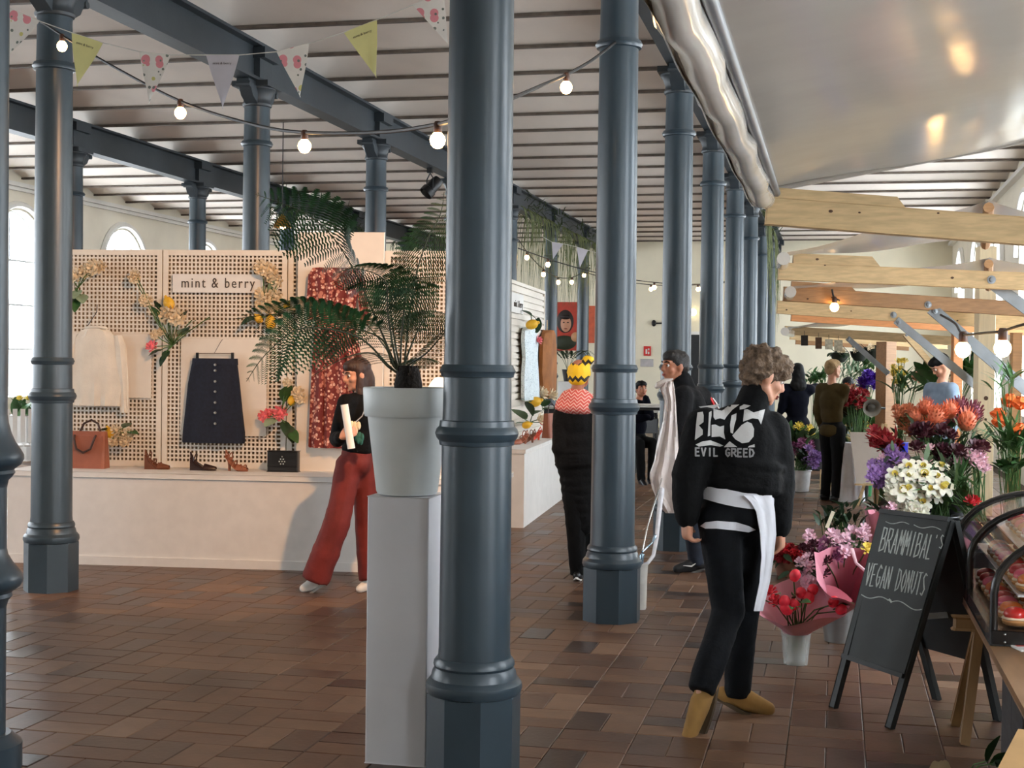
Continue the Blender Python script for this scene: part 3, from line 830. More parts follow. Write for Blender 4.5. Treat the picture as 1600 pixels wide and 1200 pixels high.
# ================================================================== pedestal, pot and fern in front
pb = flo(570, 1192); pr = flo(665, 1199)
PW = (pr - pb).length
pyaw = math.atan2((pr - pb).y, (pr - pb).x) * .6
pc = (pb + pr) / 2 + V((-math.sin(pyaw), math.cos(pyaw), 0)) * PW / 2
PH = at(620, 776, proj((pb + pr) / 2)[2]).z
t = thing('pedestal', 'tall square white pedestal under the flower pot', 'pedestal', pc, pyaw)
MB().cbox((0, 0, PH / 2), (PW, PW, PH), .004).build('body', M('pedestal_white', (202, 202, 206), .5, var=.04, scale=3), t, smooth=False)
PZ = proj(pc)[2]
ppx = PZ / FPX
POTM = M('pot_grey', (198, 202, 200), .45, var=.05, scale=4)
t = thing('flower_pot', 'large pale grey flower pot with a broad rim', 'pot', pc + V((0, 0, PH)))
ph_ = at(632, 605, PZ).z - PH
MB().lathe([(.10, 0), (.122, .004), (.128, .015), (.165, ph_ - .135), (.167, ph_ - .12), (.178, ph_ - .12), (.182, ph_ - .11), (.187, ph_ - .006), (.184, ph_), (.165, ph_), (.160, ph_ - .06)], 40).build('body', POTM, t, ang=35)
MB().lathe([(.163, ph_ - .05), (.08, ph_ - .035), (.004, ph_ - .03)], 24, caps=False).build('soil', M('soil', (36, 28, 22), .95, var=.3, bump=.4), t)
fr = thing('potted_fern', 'large tree fern spreading arching fronds over the pot', 'plant', pc + V((0, 0, PH + ph_ - .03)))
fo = V(fr.location)
TRUNK = M('fern_trunk', (34, 27, 22), .95, var=.3, bump=.6, bscale=60)
m = MB().lathe([(.055, -.0), (.06, .04), (.05, .09), (.035, .12)], 14)
for k in range(26):
    a = rnd.random() * 2 * PI; r = rnd.uniform(.02, .05); h0 = rnd.uniform(.06, .13)
    m.tube([(r * math.cos(a), r * math.sin(a), .02), (r * 1.25 * math.cos(a), r * 1.25 * math.sin(a), h0)], [.01, .003], 5)
m.build('trunk', TRUNK, fr)
FERN = M('fern_leaf', (42, 84, 42), .45, var=.3, scale=10, rgb2=(24, 54, 30))
FSTEM = M('fern_stem', (52, 60, 34), .6)
def crv(pts, n):
    """Catmull-Rom through points"""
    P = [pts[0]] + list(pts) + [pts[-1]]; out = []
    for i in range(1, len(P) - 2):
        for k in range(n):
            t_ = k / n; p0, p1, p2, p3 = P[i - 1], P[i], P[i + 1], P[i + 2]
            out.append(.5 * ((2 * p1) + (p2 - p0) * t_ + (2 * p0 - 5 * p1 + 4 * p2 - p3) * t_ ** 2 + (3 * p1 - p0 - 3 * p2 + p3) * t_ ** 3))
    out.append(P[-2]); return out
def frond(parent, pts, width, bare=.25, npin=26, roll=0.0, mat=None, droop=.25, nl=15):
    path = crv(pts, 10); L = [0]
    for i in range(1, len(path)): L.append(L[-1] + (path[i] - path[i - 1]).length)
    T = L[-1]
    def ev(s):
        d = s * T
        for i in range(1, len(path)):
            if L[i] >= d: f = (d - L[i - 1]) / max(L[i] - L[i - 1], 1e-6); return path[i - 1].lerp(path[i], f), (path[i] - path[i - 1]).normalized()
        return path[-1], (path[-1] - path[-2]).normalized()
    MB().tube(path, [.0055 * (1 - .8 * i / len(path)) for i in range(len(path))], 6).build('rachis', FSTEM, parent)
    m = MB()
    for i in range(npin):
        s = bare + (1 - bare) * (i + .5) / npin
        p, tg = ev(s)
        up = V((0, 0, 1)); side = tg.cross(up)
        if side.length < .2: side = tg.cross(V((.3, 1, 0)))
        side.normalize(); nrm = side.cross(tg).normalized()
        side = (Quaternion(tg, roll) @ side); nrm = Quaternion(tg, roll) @ nrm
        q = (i + .5) / npin
        plen = width * (math.sin(PI * (.22 + .78 * q)) ** .8) * (1.0 if q < .9 else .8)
        for sg in (-1, 1):
            d0 = (side * sg + tg * .45).normalized()
            n_ = nl; prev = p
            for k in range(n_):
                u0 = k / n_; pos = p + d0 * plen * u0 + V((0, 0, -1)) * droop * plen * u0 * u0
                ll = plen * .15 * math.sin(PI * (.18 + .80 * (1 - u0) * .62 + .2)) * rnd.uniform(.85, 1.1) * (1 - .75 * u0 ** 2)
                e = d0.cross(nrm).normalized()
                w = plen / n_ * .34
                for s2 in (-1, 1):
                    tip = pos + e * s2 * ll + d0 * ll * .35 + V((0, 0, -1)) * ll * .2
                    m.add([pos - d0 * w, pos + d0 * w, tip + d0 * w * .3, tip - d0 * w * .5], [(0, 1, 2, 3)])
    o = m.build('frond', mat or FERN, parent, smooth=False); stuff(o); return o
FZ = PZ
FR = [
 ([(615, 572, 0), (595, 529, -.05), (530, 507, -.18), (459, 490, -.25), (368, 498, -.3)], .19, .7, .3),
 ([(608, 572, 0), (558, 526, -.1), (473, 513, -.3), (417, 552, -.4), (385, 596, -.45)], .20, 1.0, .3),
 ([(618, 570, 0), (584, 490, .05), (564, 444, .08), (536, 393, .12), (510, 360, .1), (473, 331, .05), (398, 303, 0)], .22, .9, .4),
 ([(609, 575, 0), (581, 552, -.15), (536, 560, -.3), (488, 588, -.35)], .09, .15, .25),
 ([(621, 572, 0), (606, 492, .0), (601, 439, -.05), (558, 420, -.15), (520, 428, -.25)], .16, .4, .4),
 ([(626, 572, 0), (632, 478, .05), (643, 439, .1), (690, 432, .15)], .16, .2, .35),
 ([(632, 572, 0), (646, 450, .1), (666, 379, .2), (688, 335, .3), (694, 300, .35)], .16, .2, .4),
 ([(635, 574, 0), (666, 552, -.15), (690, 525, -.22), (713, 497, -.26)], .10, .1, .3),
 ([(632, 570, 0), (655, 512, .1), (677, 488, .2), (700, 492, .28)], .14, .2, .35),
 ([(638, 578, 0), (658, 560, .1), (682, 566, .15)], .10, 0, .2),
 ([(624, 570, 0), (613, 507, .15), (610, 450, .25), (632, 420, .3), (660, 425, .35)], .15, .1, .4),
 ([(618, 575, 0), (600, 540, .2), (560, 500, .5), (500, 500, .7)], .15, 0, .3),
]
for pts, w, roll, bare in FR:
    P3 = [at(x, y, FZ + dz) - fo for x, y, dz in pts]; P3.insert(0, V((rnd.uniform(-.02, .02), rnd.uniform(-.02, .02), .06)))
    frond(fr, P3, w, bare, 20, roll)

# ---- greenery on the girders
MOSS = M('hanging_moss', (104, 110, 64), .8, var=.3, scale=12, rgb2=(66, 78, 42))
GREENB = M('dark_bunch', (52, 68, 36), .7, var=.35, scale=10)
def garland(label, top, n, ln, spread, group='moss hung from the girders', mat=None):
    t = thing('moss_garland', label, 'plant', top, 0, group); m = MB()
    for i in range(n):
        x = rnd.uniform(-.16, .16); y = rnd.uniform(-spread, spread); L = ln * rnd.uniform(.35, 1)
        s = 1 if x > 0 else -1
        pts = [V((x * .3, y, .02)), V((s * .17, y + rnd.uniform(-.05, .05), .0)), V((s * (.19 + rnd.uniform(0, .06)), y + rnd.uniform(-.1, .1), -L * .45)), V((s * (.18 + rnd.uniform(0, .1)), y + rnd.uniform(-.15, .15), -L))]
        m.tube(crv(pts, 3), [.012, .014, .012, .012, .010, .010, .008, .006, .005, .003], 4, flat=.5)
    stuff(m.build('strands', mat or MOSS, t, smooth=False))
    m = MB()
    for i in range(n):
        p = V((rnd.choice((-1, 1)) * rnd.uniform(.13, .24), rnd.uniform(-spread, spread), rnd.uniform(-.08, .30))); d = V((rnd.uniform(-1, 1), rnd.uniform(-1, 1), rnd.uniform(-.6, .8))) * .22
        m.tube([p, p + d * .6 + V((0, 0, .04)), p + d], [.012, .010, .002], 4, flat=.4)
    stuff(m.build('bunch', GREENB, t, smooth=False))
    return t
for px, lab in ((818, 'moss garland hanging nearest past the front column'), (846, 'second moss garland on the girder past the front column'), (875, 'third moss garland above the portrait poster'), (900, 'fourth moss garland above the portrait poster'), (921, 'farthest moss garland on the display girder')):
    g = onx(px, 360, ROWX[2]); garland(lab, (ROWX[2], g.y, GB), 46, 1.5, .75)
g6 = Y0 + DY * 6
garland('moss garland beside the far columns of the stall row', (ROWX[3], g6 - 1.3, GB), 60, 1.9, .9)
garland('moss garland at the end of the stall-side girder', (ROWX[3], g6 + 1.6, GB), 50, 2.0, .9)
for px, lab in ((455, 'dark fern bunch on the girder above the shop sign'), (530, 'dark fern bunch on the girder behind the red dress panel'), (650, 'dark fern bunch on the girder behind the potted fern')):
    g = onx(px, 345, ROWX[1]); garland(lab, (ROWX[1], g.y, GB), 60, .5, 1.1, 'fern bunches on the window-side girder', GREENB)
# ================================================================== string lights and bunting
SOCK = M('bulb_socket', (70, 44, 30), .5)
bulb_glass = MB().lathe([(.002, -.105), (.018, -.10), (.030, -.085), (.034, -.068), (.030, -.052), (.018, -.038), (.014, -.03)], 16).mesh('bulb', BULB)
sock_me = MB().lathe([(.016, -.04), (.019, -.035), (.019, .0), (.012, .012)], 12).mesh('socket', SOCK)
def light_string(label, pts, bulbs, r=.009, scale=1.0):
    """pts/bulbs: world points; a string of festoon bulbs"""
    t = thing('light_string', label, 'string lights', pts[0], 0, 'festoon light strings'); o = V(pts[0])
    MB().tube(crv([V(p) - o for p in pts], 8), r, 6).build('cable', CABLE, t)
    for b_ in bulbs:
        s = O('socket', sock_me, t, V(b_) - o, scale=scale); O('bulb', bulb_glass, s)
    return t
def cpt(x, y, z): return V((x, y, z))
zA = 9.75; zB = 5.42
S1 = [(-30, 40, 9.6), (8, 22, 9.55), (60, 33, 9.5), (104, 60, 9.3), (170, 100, 8.9), (282, 158, 8.2), (390, 193, 7.6), (476, 207, 7.1), (600, 206, 6.5), (684, 194, 6.0), (716, 184, 5.68)]
light_string('festoon string with four bulbs swagging across to the front column', [at(*p) for p in S1], [at(97, 56, 9.33), at(282, 158, 8.2), at(476, 207, 7.1), at(684, 194, 6.0)])
S2 = [(788, 158, 5.7), (806, 151, 6.0), (850, 132, 7.0), (882, 118, 7.7), (925, 94, 8.4), (967, 62, 8.93)]
light_string('festoon string with one bulb between the two nearest columns', [at(*p) for p in S2], [at(885, 117, 7.72)])
def far_string(label, a, b, n, sag, skip=0):
    a = V(a); b = V(b); P = []
    for i in range(9): u = i / 8; P.append(a.lerp(b, u) - V((0, 0, sag * 4 * u * (1 - u))))
    bl = []
    for i in range(n): u = (i + .5) / n; bl.append(a.lerp(b, u) - V((0, 0, sag * 4 * u * (1 - u) + .01)))
    light_string(label, P, bl, .009, 1.25)
far_string('festoon string between the far display columns', (ROWX[2] + .14, Y0 + DY * 5, 3.7), (ROWX[2] + .14, Y0 + DY * 7, 3.75), 5, .45)
far_string('festoon string crossing the aisle beyond the yellow headwrap', (ROWX[2] + .14, Y0 + DY * 5, 3.55), (ROWX[3] - .14, Y0 + DY * 7, 3.5), 5, .35)
far_string('festoon string crossing the far end of the hall', (ROWX[2], Y0 + DY * 7 - .14, 3.6), (ROWX[3], Y0 + DY * 7 - .14, 3.6), 4, .3)

# bunting with printed paper triangles
FLOR = M_print('flag_floral', (232, 226, 218), [((224, 142, 150), 1.3, .34), ((206, 196, 120), 1.6, .26), ((112, 118, 110), 2.4, .20)], 11)
YEL = M('flag_yellow', (222, 216, 150), .8, var=.04)
LIL = M('flag_lilac', (204, 200, 208), .8, var=.04)
BZ = 6.6
flags = [('f', (12, 12), (62, 33), (13, 88)), ('y', (112, 51), (161, 67), (120, 135)), ('f', (218, 81), (267, 86), (233, 162)), ('l', (322, 86), (374, 86), (348, 170)), ('f', (432, 81), (483, 68), (469, 152)), ('y', (537, 51), (589, 31), (588, 121)), ('f', (645, 8), (693, -12), (700, 69))]
bt = thing('bunting', 'string of printed paper triangle flags across the top', 'bunting', at(-10, -2, BZ)); bo = V(bt.location)
spts = [(-12, 4)] + [q for f_ in flags for q in (f_[1], f_[2])] + [(722, -30)]
MB().tube([at(x, y, BZ + (x - 350) * -.0006) - bo for x, y in spts], .0025, 5).build('cord', M('white_cord', (220, 216, 208), .8), bt)
txt = text_mesh('mint & berry', .016, INK, .0003, 1.1)
for k, a, b_, c in flags:
    f3 = [at(x, y, BZ + (x - 350) * -.0006) for x, y in (a, b_, c)]
    n = (f3[1] - f3[0]).cross(f3[2] - f3[0]).normalized()
    if n.dot(CP - f3[0]) < 0: n = -n
    m = MB()
    def fn(u, v):
        p = f3[0].lerp(f3[1], u); p = p.lerp(f3[2], v); return p + n * .006 * math.sin(u * 3 + v * 5) - f3[0]
    m.grid(fn, 4, 8)
    vs = list(m.v); m.add([v - n * .001 for v in vs], [tuple(reversed(f_)) for f_ in m.f[:32]])
    fl = m.build('flag', {'f': FLOR, 'y': YEL, 'l': LIL}[k], bt, f3[0] - bo)
    if k != 'f':
        r = (f3[1] - f3[0]).normalized(); mid = f3[0].lerp(f3[1], .5).lerp(f3[2], .16)
        q = O('lettering', txt, fl); stuff(q); basis(q, r, (f3[0] - f3[2]), mid - f3[0] + n * .008)
# the second, far bunting: two lilac flags by the moss
bt = thing('bunting', 'two pale lilac flags hanging beside the moss garlands', 'bunting', at(858, 372, 24)); bo = V(bt.location)
MB().tube([at(x, y, 24) - bo for x, y in ((845, 368), (862, 378), (880, 381), (902, 386), (919, 391), (934, 396))], .004, 5).build('cord', MATS['white_cord'], bt)
for a, b_, c in (((862, 378), (880, 381), (864, 405)), ((901, 386), (919, 391), (906, 418))):
    q = [at(x, y, 24) - bo for x, y in (a, b_, c)]
    MB().prism(q, None, FW * .004).build('flag', LIL, bt, smooth=False)
# small brass pendant above the sign
p = at(441, 352, 17.5)
_k = round((p.y - (Y0 + 0.42 * SP)) / SP); p = at(441, 352, 17.5 * (Y0 + 0.42 * SP + _k * SP) / p.y)
t = thing('pendant_lamp', 'small brass pendant lamp glowing beyond the display', 'lamp', (p.x, p.y, p.z))
MB().lathe([(.012, .14), (.03, .12), (.10, .02), (.12, -.03), (.115, -.03), (.09, .02), (.012, .10)], 18, caps=False).build('shade', M('brass', (150, 110, 50), .3, .9), t)
MB().ell((0, 0, 0), .05).build('bulb', BULB, t)
MB().tube([(0, 0, .12), (0, 0, ZC - p.z)], .006, 6).build('cord', CABLE, t)
# ================================================================== people
SKIN = M('skin', (206, 150, 122), .5, var=.06, subs=.15)
SKIN_D = M('skin_tan', (176, 116, 88), .5, var=.06, subs=.15)
EYEW = M('eye_white', (226, 222, 216), .3); EYED = M('eye_dark', (30, 22, 18), .25); LIPM = M('lips', (150, 78, 70), .5)
JBLK = M('black_cloth', (9, 9, 10), .85, var=.25, scale=12, bump=.2, bscale=50, spec=.2)
JBLK2 = M('charcoal_cloth', (14, 14, 16), .85, var=.2, scale=12, bump=.2, bscale=50, spec=.2)
def unit(v): return V(v).normalized()

class Person:
    def __init__(s, label, J, fwd, headfwd=None, skin=None, vox=.009, k=1.0, wide=1.0, face=True):
        """J: joints as pixel tuples (px,py,Z) -> world. fwd: facing direction of the chest"""
        s.W = {n: (at(*p) if not isinstance(p, V) else p) for n, p in J.items()}
        W = s.W
        root = V((W['pelvis'].x, W['pelvis'].y, 0)); s.o = root
        s.J = {n: p - root for n, p in W.items()}
        s.t = thing('person', label, 'person', root)
        s.up = (s.J['neck'] - s.J['pelvis']).normalized()
        f = V(fwd); f = (f - s.up * f.dot(s.up)).normalized(); s.f = f; s.r = f.cross(s.up).normalized()
        s.R = Matrix((s.r, s.f, s.up)).transposed()
        hf = V(headfwd or fwd).normalized(); hu = V((0, 0, 1)); hu = (hu - hf * hu.dot(hf)).normalized(); hr = hf.cross(hu)
        s.H = Matrix((hr, hf, hu)).transposed(); s.k = k; s.skin = skin or SKIN; s.vox = vox; s.wide = wide
        s.face = face
    def hand(s, m, wrist, d, n, side, curl=.5, sz=1.0):
        """d: along the hand; n: palm normal; side: thumb side vector"""
        d = unit(d); n = V(n); n = (n - d * n.dot(d)).normalized(); t = d.cross(n)
        if t.dot(V(side)) < 0: t = -t
        k = s.k * sz
        palm = wrist + d * .045 * k
        m.chain([wrist - d * .01, palm, wrist + d * .085 * k], [.024 * k, .030 * k, .028 * k])
        m.ell(wrist + d * .055 * k, (.042 * k, .017 * k, .05 * k), Matrix((t, n, d)).transposed())
        for i, (off, ln) in enumerate(((.030, .072), (.011, .080), (-.009, .075), (-.028, .060))):
            b0 = wrist + d * .088 * k + t * off * k
            a1 = curl * .9; d1 = (d * math.cos(a1) + n * math.sin(a1)); a2 = curl * 2.0; d2 = (d * math.cos(a2) + n * math.sin(a2)); a3 = curl * 2.8; d3 = (d * math.cos(a3) + n * math.sin(a3))
            p1 = b0 + d1 * ln * .45 * k; p2 = p1 + d2 * ln * .32 * k; p3 = p2 + d3 * ln * .25 * k
            m.chain([b0 - d * .02 * k, b0, p1, p2, p3], [.011 * k, .0105 * k, .0095 * k, .0088 * k, .0075 * k], 8)
        th0 = wrist + d * .03 * k + t * .03 * k
        td = (d * .7 + t * .6 + n * .35 * (1 + curl)).normalized()
        th1 = th0 + td * .038 * k; th2 = th1 + (td * .5 + d * .6 + n * curl * .6).normalized() * .032 * k
        m.chain([wrist + d * .015 * k + t * .01 * k, th0, th1, th2], [.016 * k, .014 * k, .0115 * k, .009 * k], 8)
    def body(s, hands):
        J = s.J; k = s.k; H = s.H; R = s.R; m = MB(); hc = J['head']
        h = lambda x, y, z: hc + H @ (V((x, y, z)) * k)
        m.ell(h(0, -.012, .022), (.074 * k, .094 * k, .098 * k), H, 16, 12)
        m.ell(h(0, .022, -.045), (.058 * k, .066 * k, .068 * k), H, 14, 10)
        m.ell(h(0, .068, -.092), (.026 * k, .020 * k, .020 * k), H)
        m.cap(h(0, .086, .022), h(0, .106, -.018), .010 * k, .0135 * k); m.ell(h(0, .098, -.024), (.017 * k, .012 * k, .009 * k), H)
        for sx in (-1, 1):
            m.cap(h(sx * .012, .085, .034), h(sx * .045, .070, .036), .011 * k, .010 * k)
            m.ell(h(sx * .040, .055, -.022), (.026 * k, .028 * k, .024 * k), H)
            m.ell(h(sx * .077, -.008, -.004), (.012 * k, .023 * k, .033 * k), H)
            m.cap(h(sx * .062, .0, -.05), h(sx * .035, .05, -.085), .02 * k, .018 * k)
        m.cap(h(0, .084, -.05), h(0, .082, -.066), .014 * k, .013 * k)
        m.cap(h(0, -.02, -.06), J['neck'], .052 * k, .055 * k); m.cap(J['neck'], J['chest'], .06 * k, .08 * k)
        w = s.wide
        m.ell(J['chest'], (.145 * k * w, .092 * k, .17 * k), R, 14, 10); m.ell((J['chest'] + J['pelvis']) / 2, (.115 * k * w, .082 * k, .16 * k), R, 14, 10); m.ell(J['pelvis'], (.135 * k * w, .095 * k, .12 * k), R, 14, 10)
        for S in 'LR':
            m.cap(J['neck'] - s.up * .06 * k, J['sh' + S], .05 * k, .052 * k)
            m.chain([J['sh' + S], J['el' + S], J['wr' + S]], [.050 * k, .038 * k, .024 * k])
            m.chain([J['hip' + S], J['kn' + S], J['an' + S]], [.078 * k, .054 * k, .036 * k])
            m.cap(J['an' + S], J['toe' + S].lerp(J['an' + S], .15), .028 * k, .018 * k)
            if S in hands: s.hand(m, J['wr' + S], *hands[S])
            else: m.ell(J['wr' + S], .03 * k)
        o = O('body', remesh(m, 'body', s.skin, s.vox, 2), s.t)
        if s.face:
            ew = MB().ell((0, 0, 0), .0105 * k, nu=10, nv=8).mesh('eye', EYEW); pu_ = MB().ell((0, 0, 0), .0078 * k, nu=8, nv=6).mesh('pupil', EYED)
            for sx in (-1, 1):
                e = O('eye', ew, s.t, h(sx * .031, .0735, .010)); O('pupil', pu_, e, H @ V((0, .0056 * k, 0)))
                MB().chain([h(sx * .016, .092, .034), h(sx * .034, .088, .040), h(sx * .052, .074, .034)], [.005 * k, .0055 * k, .003 * k], 6).build('eyebrow', s.brow if hasattr(s, 'brow') else EYED, s.t)
            MB().ell(h(0, .094, -.055), (.022 * k, .008 * k, .0055 * k), H, 10, 6).ell(h(0, .093, -.064), (.018 * k, .008 * k, .006 * k), H, 10, 6).build('lips', LIPM, s.t)
        return o
    def shirt(s, mat, name='jacket', grow=.022, hem=.0, collar=.0, sleeves='LR', cuff=1.0, vox=.013, amp=.006, loose=1.0, skirt=None, sm=3):
        J = s.J; k = s.k; R = s.R; m = MB(); w = s.wide; g = grow
        m.ell(J['chest'], ((.145 * w) * k + g, .092 * k + g, .17 * k + g), R, 16, 12)
        m.ell((J['chest'] + J['pelvis']) / 2 - (s.up * hem * .5 if hem < 0 else V((0, 0, 0))), (.125 * k * w * loose + g, .09 * k * loose + g, (.19 if hem >= 0 else .13) * k), R, 16, 12)
        lowc = J['pelvis'] - s.up * hem
        m.cap((J['chest'] + J['pelvis']) / 2, lowc if hem < 0 else J['pelvis'], .08 * k, .06 * k)
        # hem ring: stacked flat ellipsoids give a clean straight lower edge
        for q in (0, .3, .6, 1):
            c = J['pelvis'].lerp(lowc, q) if hem > 0 else lowc + s.up * (.055 + .10 * q) * k
            m.ell(c, (.146 * k * w * loose + g, (.10 if hem < 0 else .122) * k * loose + g, .06 * k), R, 16, 8)
        if skirt:
            for q in range(7):
                u = q / 6; c = J['pelvis'].lerp(skirt[0], u); m.ell(c, (.145 * k * w + (skirt[1] - .145 * k * w) * u + g, .11 * k + (skirt[2] - .11 * k) * u + g, .09 * k), R, 16, 8)
        for S in 'LR':
            m.cap(J['neck'] - s.up * .07 * k, J['sh' + S], .06 * k + g, .055 * k + g)
            if S in sleeves:
                wr = J['el' + S].lerp(J['wr' + S], cuff)
                m.chain([J['sh' + S], J['sh' + S].lerp(J['el' + S], .5), J['el' + S], J['el' + S].lerp(wr, .5), wr], [.058 * k + g, .053 * k + g, .046 * k + g, .042 * k + g, .032 * k + g * .8])
        if collar:
            m.cap(J['neck'] - s.up * .03 * k, J['neck'] + (J['head'] - J['neck']).normalized() * collar, .068 * k + g * .5, .062 * k + g * .5)
        return O(name, remesh(m, name, mat, vox, sm, amp, 9), s.t)
    def trousers(s, mat, grow=.016, flare=1.0, hemf=1.0, vox=.013, amp=.005, legs='LR', tkn=1.0):
        J = s.J; k = s.k; R = s.R; m = MB(); g = grow
        m.ell(J['pelvis'], (.138 * k * s.wide + g, .10 * k + g, .12 * k), R, 16, 12); m.ell(J['pelvis'] + s.up * .06 * k, (.125 * k * s.wide + g, .092 * k + g, .09 * k), R, 16, 12)
        for S in legs:
            an = J['kn' + S].lerp(J['an' + S], hemf)
            r4, r5 = (.052 * k + g) * flare ** 1.5, (.044 * k + g) * flare ** 2
            mid = J['kn' + S].lerp(an, .5)
            m.chain([J['hip' + S], J['hip' + S].lerp(J['kn' + S], .5), J['kn' + S], mid], [.088 * k + g, (.075 * k + g) * tkn, (.060 * k + g) * flare * tkn, r4])
            m.tube([mid, mid.lerp(an, .5), an, an + (an - mid).normalized() * .03 * k], [r4, (r4 + r5) / 2, r5, r5], 16)
        return O('trousers', remesh(m, 'trousers', mat, vox, 3, amp, 9), s.t)
    def shoes(s, mat, sole_mat, boot=0.0, sides='LR', sz=1.0):
        for S in sides:
            J = s.J; k = s.k * sz; a = J['an' + S]; b = J['toe' + S]; d = (b - a); L = d.length; d.normalize()
            upv = V((0, 0, 1)); upv = upv - d * upv.dot(d)
            if upv.length < .35: upv = -s.f - d * (-s.f).dot(d)
            upv.normalize()
            heel = a - d * .045 * k - upv * .045 * k; toe = b + d * .03 * k - upv * .01 * k
            m = MB(); m.chain([heel + d * .02, a.lerp(b, .35) - upv * .012 * k, toe], [.040 * k, .042 * k, .032 * k]); m.cap(a + (J['kn' + S] - a).normalized() * (.02 + boot), a - upv * .01, .046 * k, .042 * k)
            m.chain([heel, heel.lerp(toe, .5) - upv * .012 * k, toe - upv * .006 * k], [.036 * k, .034 * k, .03 * k])
            sh = O('boot' if boot else 'shoe', remesh(m, 'shoe', mat, .008, 3), s.t)
            q = MB(); side = d.cross(upv)
            ring = []
            for i in range(20):
                an_ = 2 * PI * i / 20; c = math.cos(an_); w = .040 * k * (1 + .12 * c)
                ring.append(heel.lerp(toe, .5) + d * c * ((toe - heel).length / 2 + .034 * k) + side * w * math.sin(an_) - upv * .036 * k)
            q.prism(ring, None, -upv * .016 * k).build('sole', sole_mat, sh, smooth=False)
    def hair(s, mat, blobs, vox=.010, amp=.010, nscale=28, sm=2, name='hair'):
        m = MB(); k = s.k
        for (x, y, z), r in blobs: m.ell(s.J['head'] + s.H @ (V((x, y, z)) * k), tuple(q * k for q in r), s.H, 14, 10)
        return O(name, remesh(m, name, mat, vox, sm, amp, nscale), s.t)

SHORT = [((0, -.025, .045), (.083, .098, .082)), ((0, .02, .075), (.074, .075, .05)), ((0, -.06, .0), (.076, .056, .075)), ((-.06, -.02, .02), (.024, .05, .05)), ((.06, -.02, .02), (.024, .05, .05))]

# ---- 1. man walking away in printed jacket
Zw = 6.5
fw_w = unit(FW * .93 + CR * .30)
p1 = Person('man walking away in a black jacket with blackletter print and tan boots',
  dict(head=(1194, 590, Zw), neck=(1168, 646, Zw), chest=(1150, 700, Zw), pelvis=(1146, 800, Zw), shL=(1099, 668, Zw - .03), elL=(1076, 745, Zw - .05), wrL=(1074, 806, Zw - .06),
       shR=(1207, 672, Zw + .04), elR=(1216, 752, Zw + .02), wrR=(1217, 822, Zw + .03), hipL=(1123, 815, Zw - .03), hipR=(1170, 815, Zw + .03), knL=(1138, 955, Zw - .02), knR=(1163, 945, Zw + .16), anL=(1098, 1072, Zw - .16), anR=(1152, 1078, Zw + .20), toeL=(1078, 1138, 6.27), toeR=(1192, 1099, 6.68)),
  fw_w, unit(CR * .93 + FW * .22 + V((0, 0, -.42))), vox=.0085, wide=1.12, k=1.0)
p1.brow = M('brown_brow', (90, 66, 48), .8)
p1.body({'L': ((0, 0, -1), CR, FW, .75), 'R': (V((0, 0, -1)) + CR * .06, -CR, FW, .55)})
jk = p1.shirt(JBLK, 'jacket', .034, hem=-.075, collar=.10, loose=1.12, amp=.008, vox=.013)
CURL = M('brown_hair', (104, 84, 66), .8, var=.35, scale=40, bump=.6, bscale=70)
p1.hair(CURL, SHORT + [((0, -.03, .07), (.10, .105, .075)), ((0, .012, .062), (.097, .10, .075)), ((0, .034, .092), (.068, .055, .042)), ((-.05, -.06, .03), (.05, .06, .07)), ((.05, -.06, .03), (.05, .06, .07))], amp=.020, nscale=34, vox=.009, sm=1)
tr1 = p1.trousers(M('black_denim', (9, 11, 15), .8, spec=.2, var=.3, scale=20, bump=.15), .018, flare=1.02, tkn=1.0)
p1.shoes(M('tan_suede', (150, 112, 58), .85, var=.15), M('rubber_sole', (74, 58, 38), .8), boot=.06, sz=1.08)
# white shirt tail showing under the jacket and hanging at the hip
SHIRT = M('white_cotton', (222, 222, 228), .75, var=.05)
o_ = p1.o
def drape(rows, Zf, th=.012, name='shirt_tail', mat=SHIRT, par=None, org=None, n=6, amp=.006):
    """cloth strip following pixel rows (py, xl, xr), at depth Zf(u,v)"""
    org = org if org is not None else o_
    m = MB(); R_ = []
    for i, (py, xl, xr) in enumerate(rows):
        R_.append([at(xl + (xr - xl) * k / n, py, Zf(k / n, i / (len(rows) - 1)) + amp * math.sin(k * 2.1 + i)) - org for k in range(n + 1)])
    vs = [p for r in R_ for p in r]; w = n + 1; fs = []
    for i in range(len(rows) - 1):
        for k in range(n): fs.append((i * w + k, i * w + k + 1, i * w + w + k + 1, i * w + w + k))
    N0 = len(vs); vs2 = [v + FW * th for v in vs]; fs2 = [tuple(reversed([j + N0 for j in f_])) for f_ in fs]
    rim = [k for k in range(w)] + [i * w + n for i in range(1, len(rows))] + [(len(rows) - 1) * w + k for k in range(n - 1, -1, -1)] + [i * w for i in range(len(rows) - 2, 0, -1)]
    rf = [(rim[i], rim[i] + N0, rim[(i + 1) % len(rim)] + N0, rim[(i + 1) % len(rim)]) for i in range(len(rim))]
    return m.add(vs + vs2, fs + fs2 + rf).build(name, mat, par)
drape([(774, 1162, 1206), (786, 1174, 1209), (800, 1182, 1211), (835, 1188, 1213), (870, 1190, 1209), (910, 1187, 1203), (955, 1178, 1192)], lambda u, v: Zw - .165 + .05 * u + .04 * v, par=p1.t)
def hemfn(u, v):
    a = 2 * PI * u; low = .040 + .010 * math.sin(2 * a + .6) + .008 * math.cos(a)
    z = .15 + (low - .15) * v; g = 1 + .03 * math.sin(6 * a) * v
    return p1.J['pelvis'] + p1.up * z + p1.R @ V((.176 * g * math.cos(a), .130 * g * math.sin(a), 0))
MB().grid(hemfn, 40, 5, True).build('shirt_hem', SHIRT, p1.t)
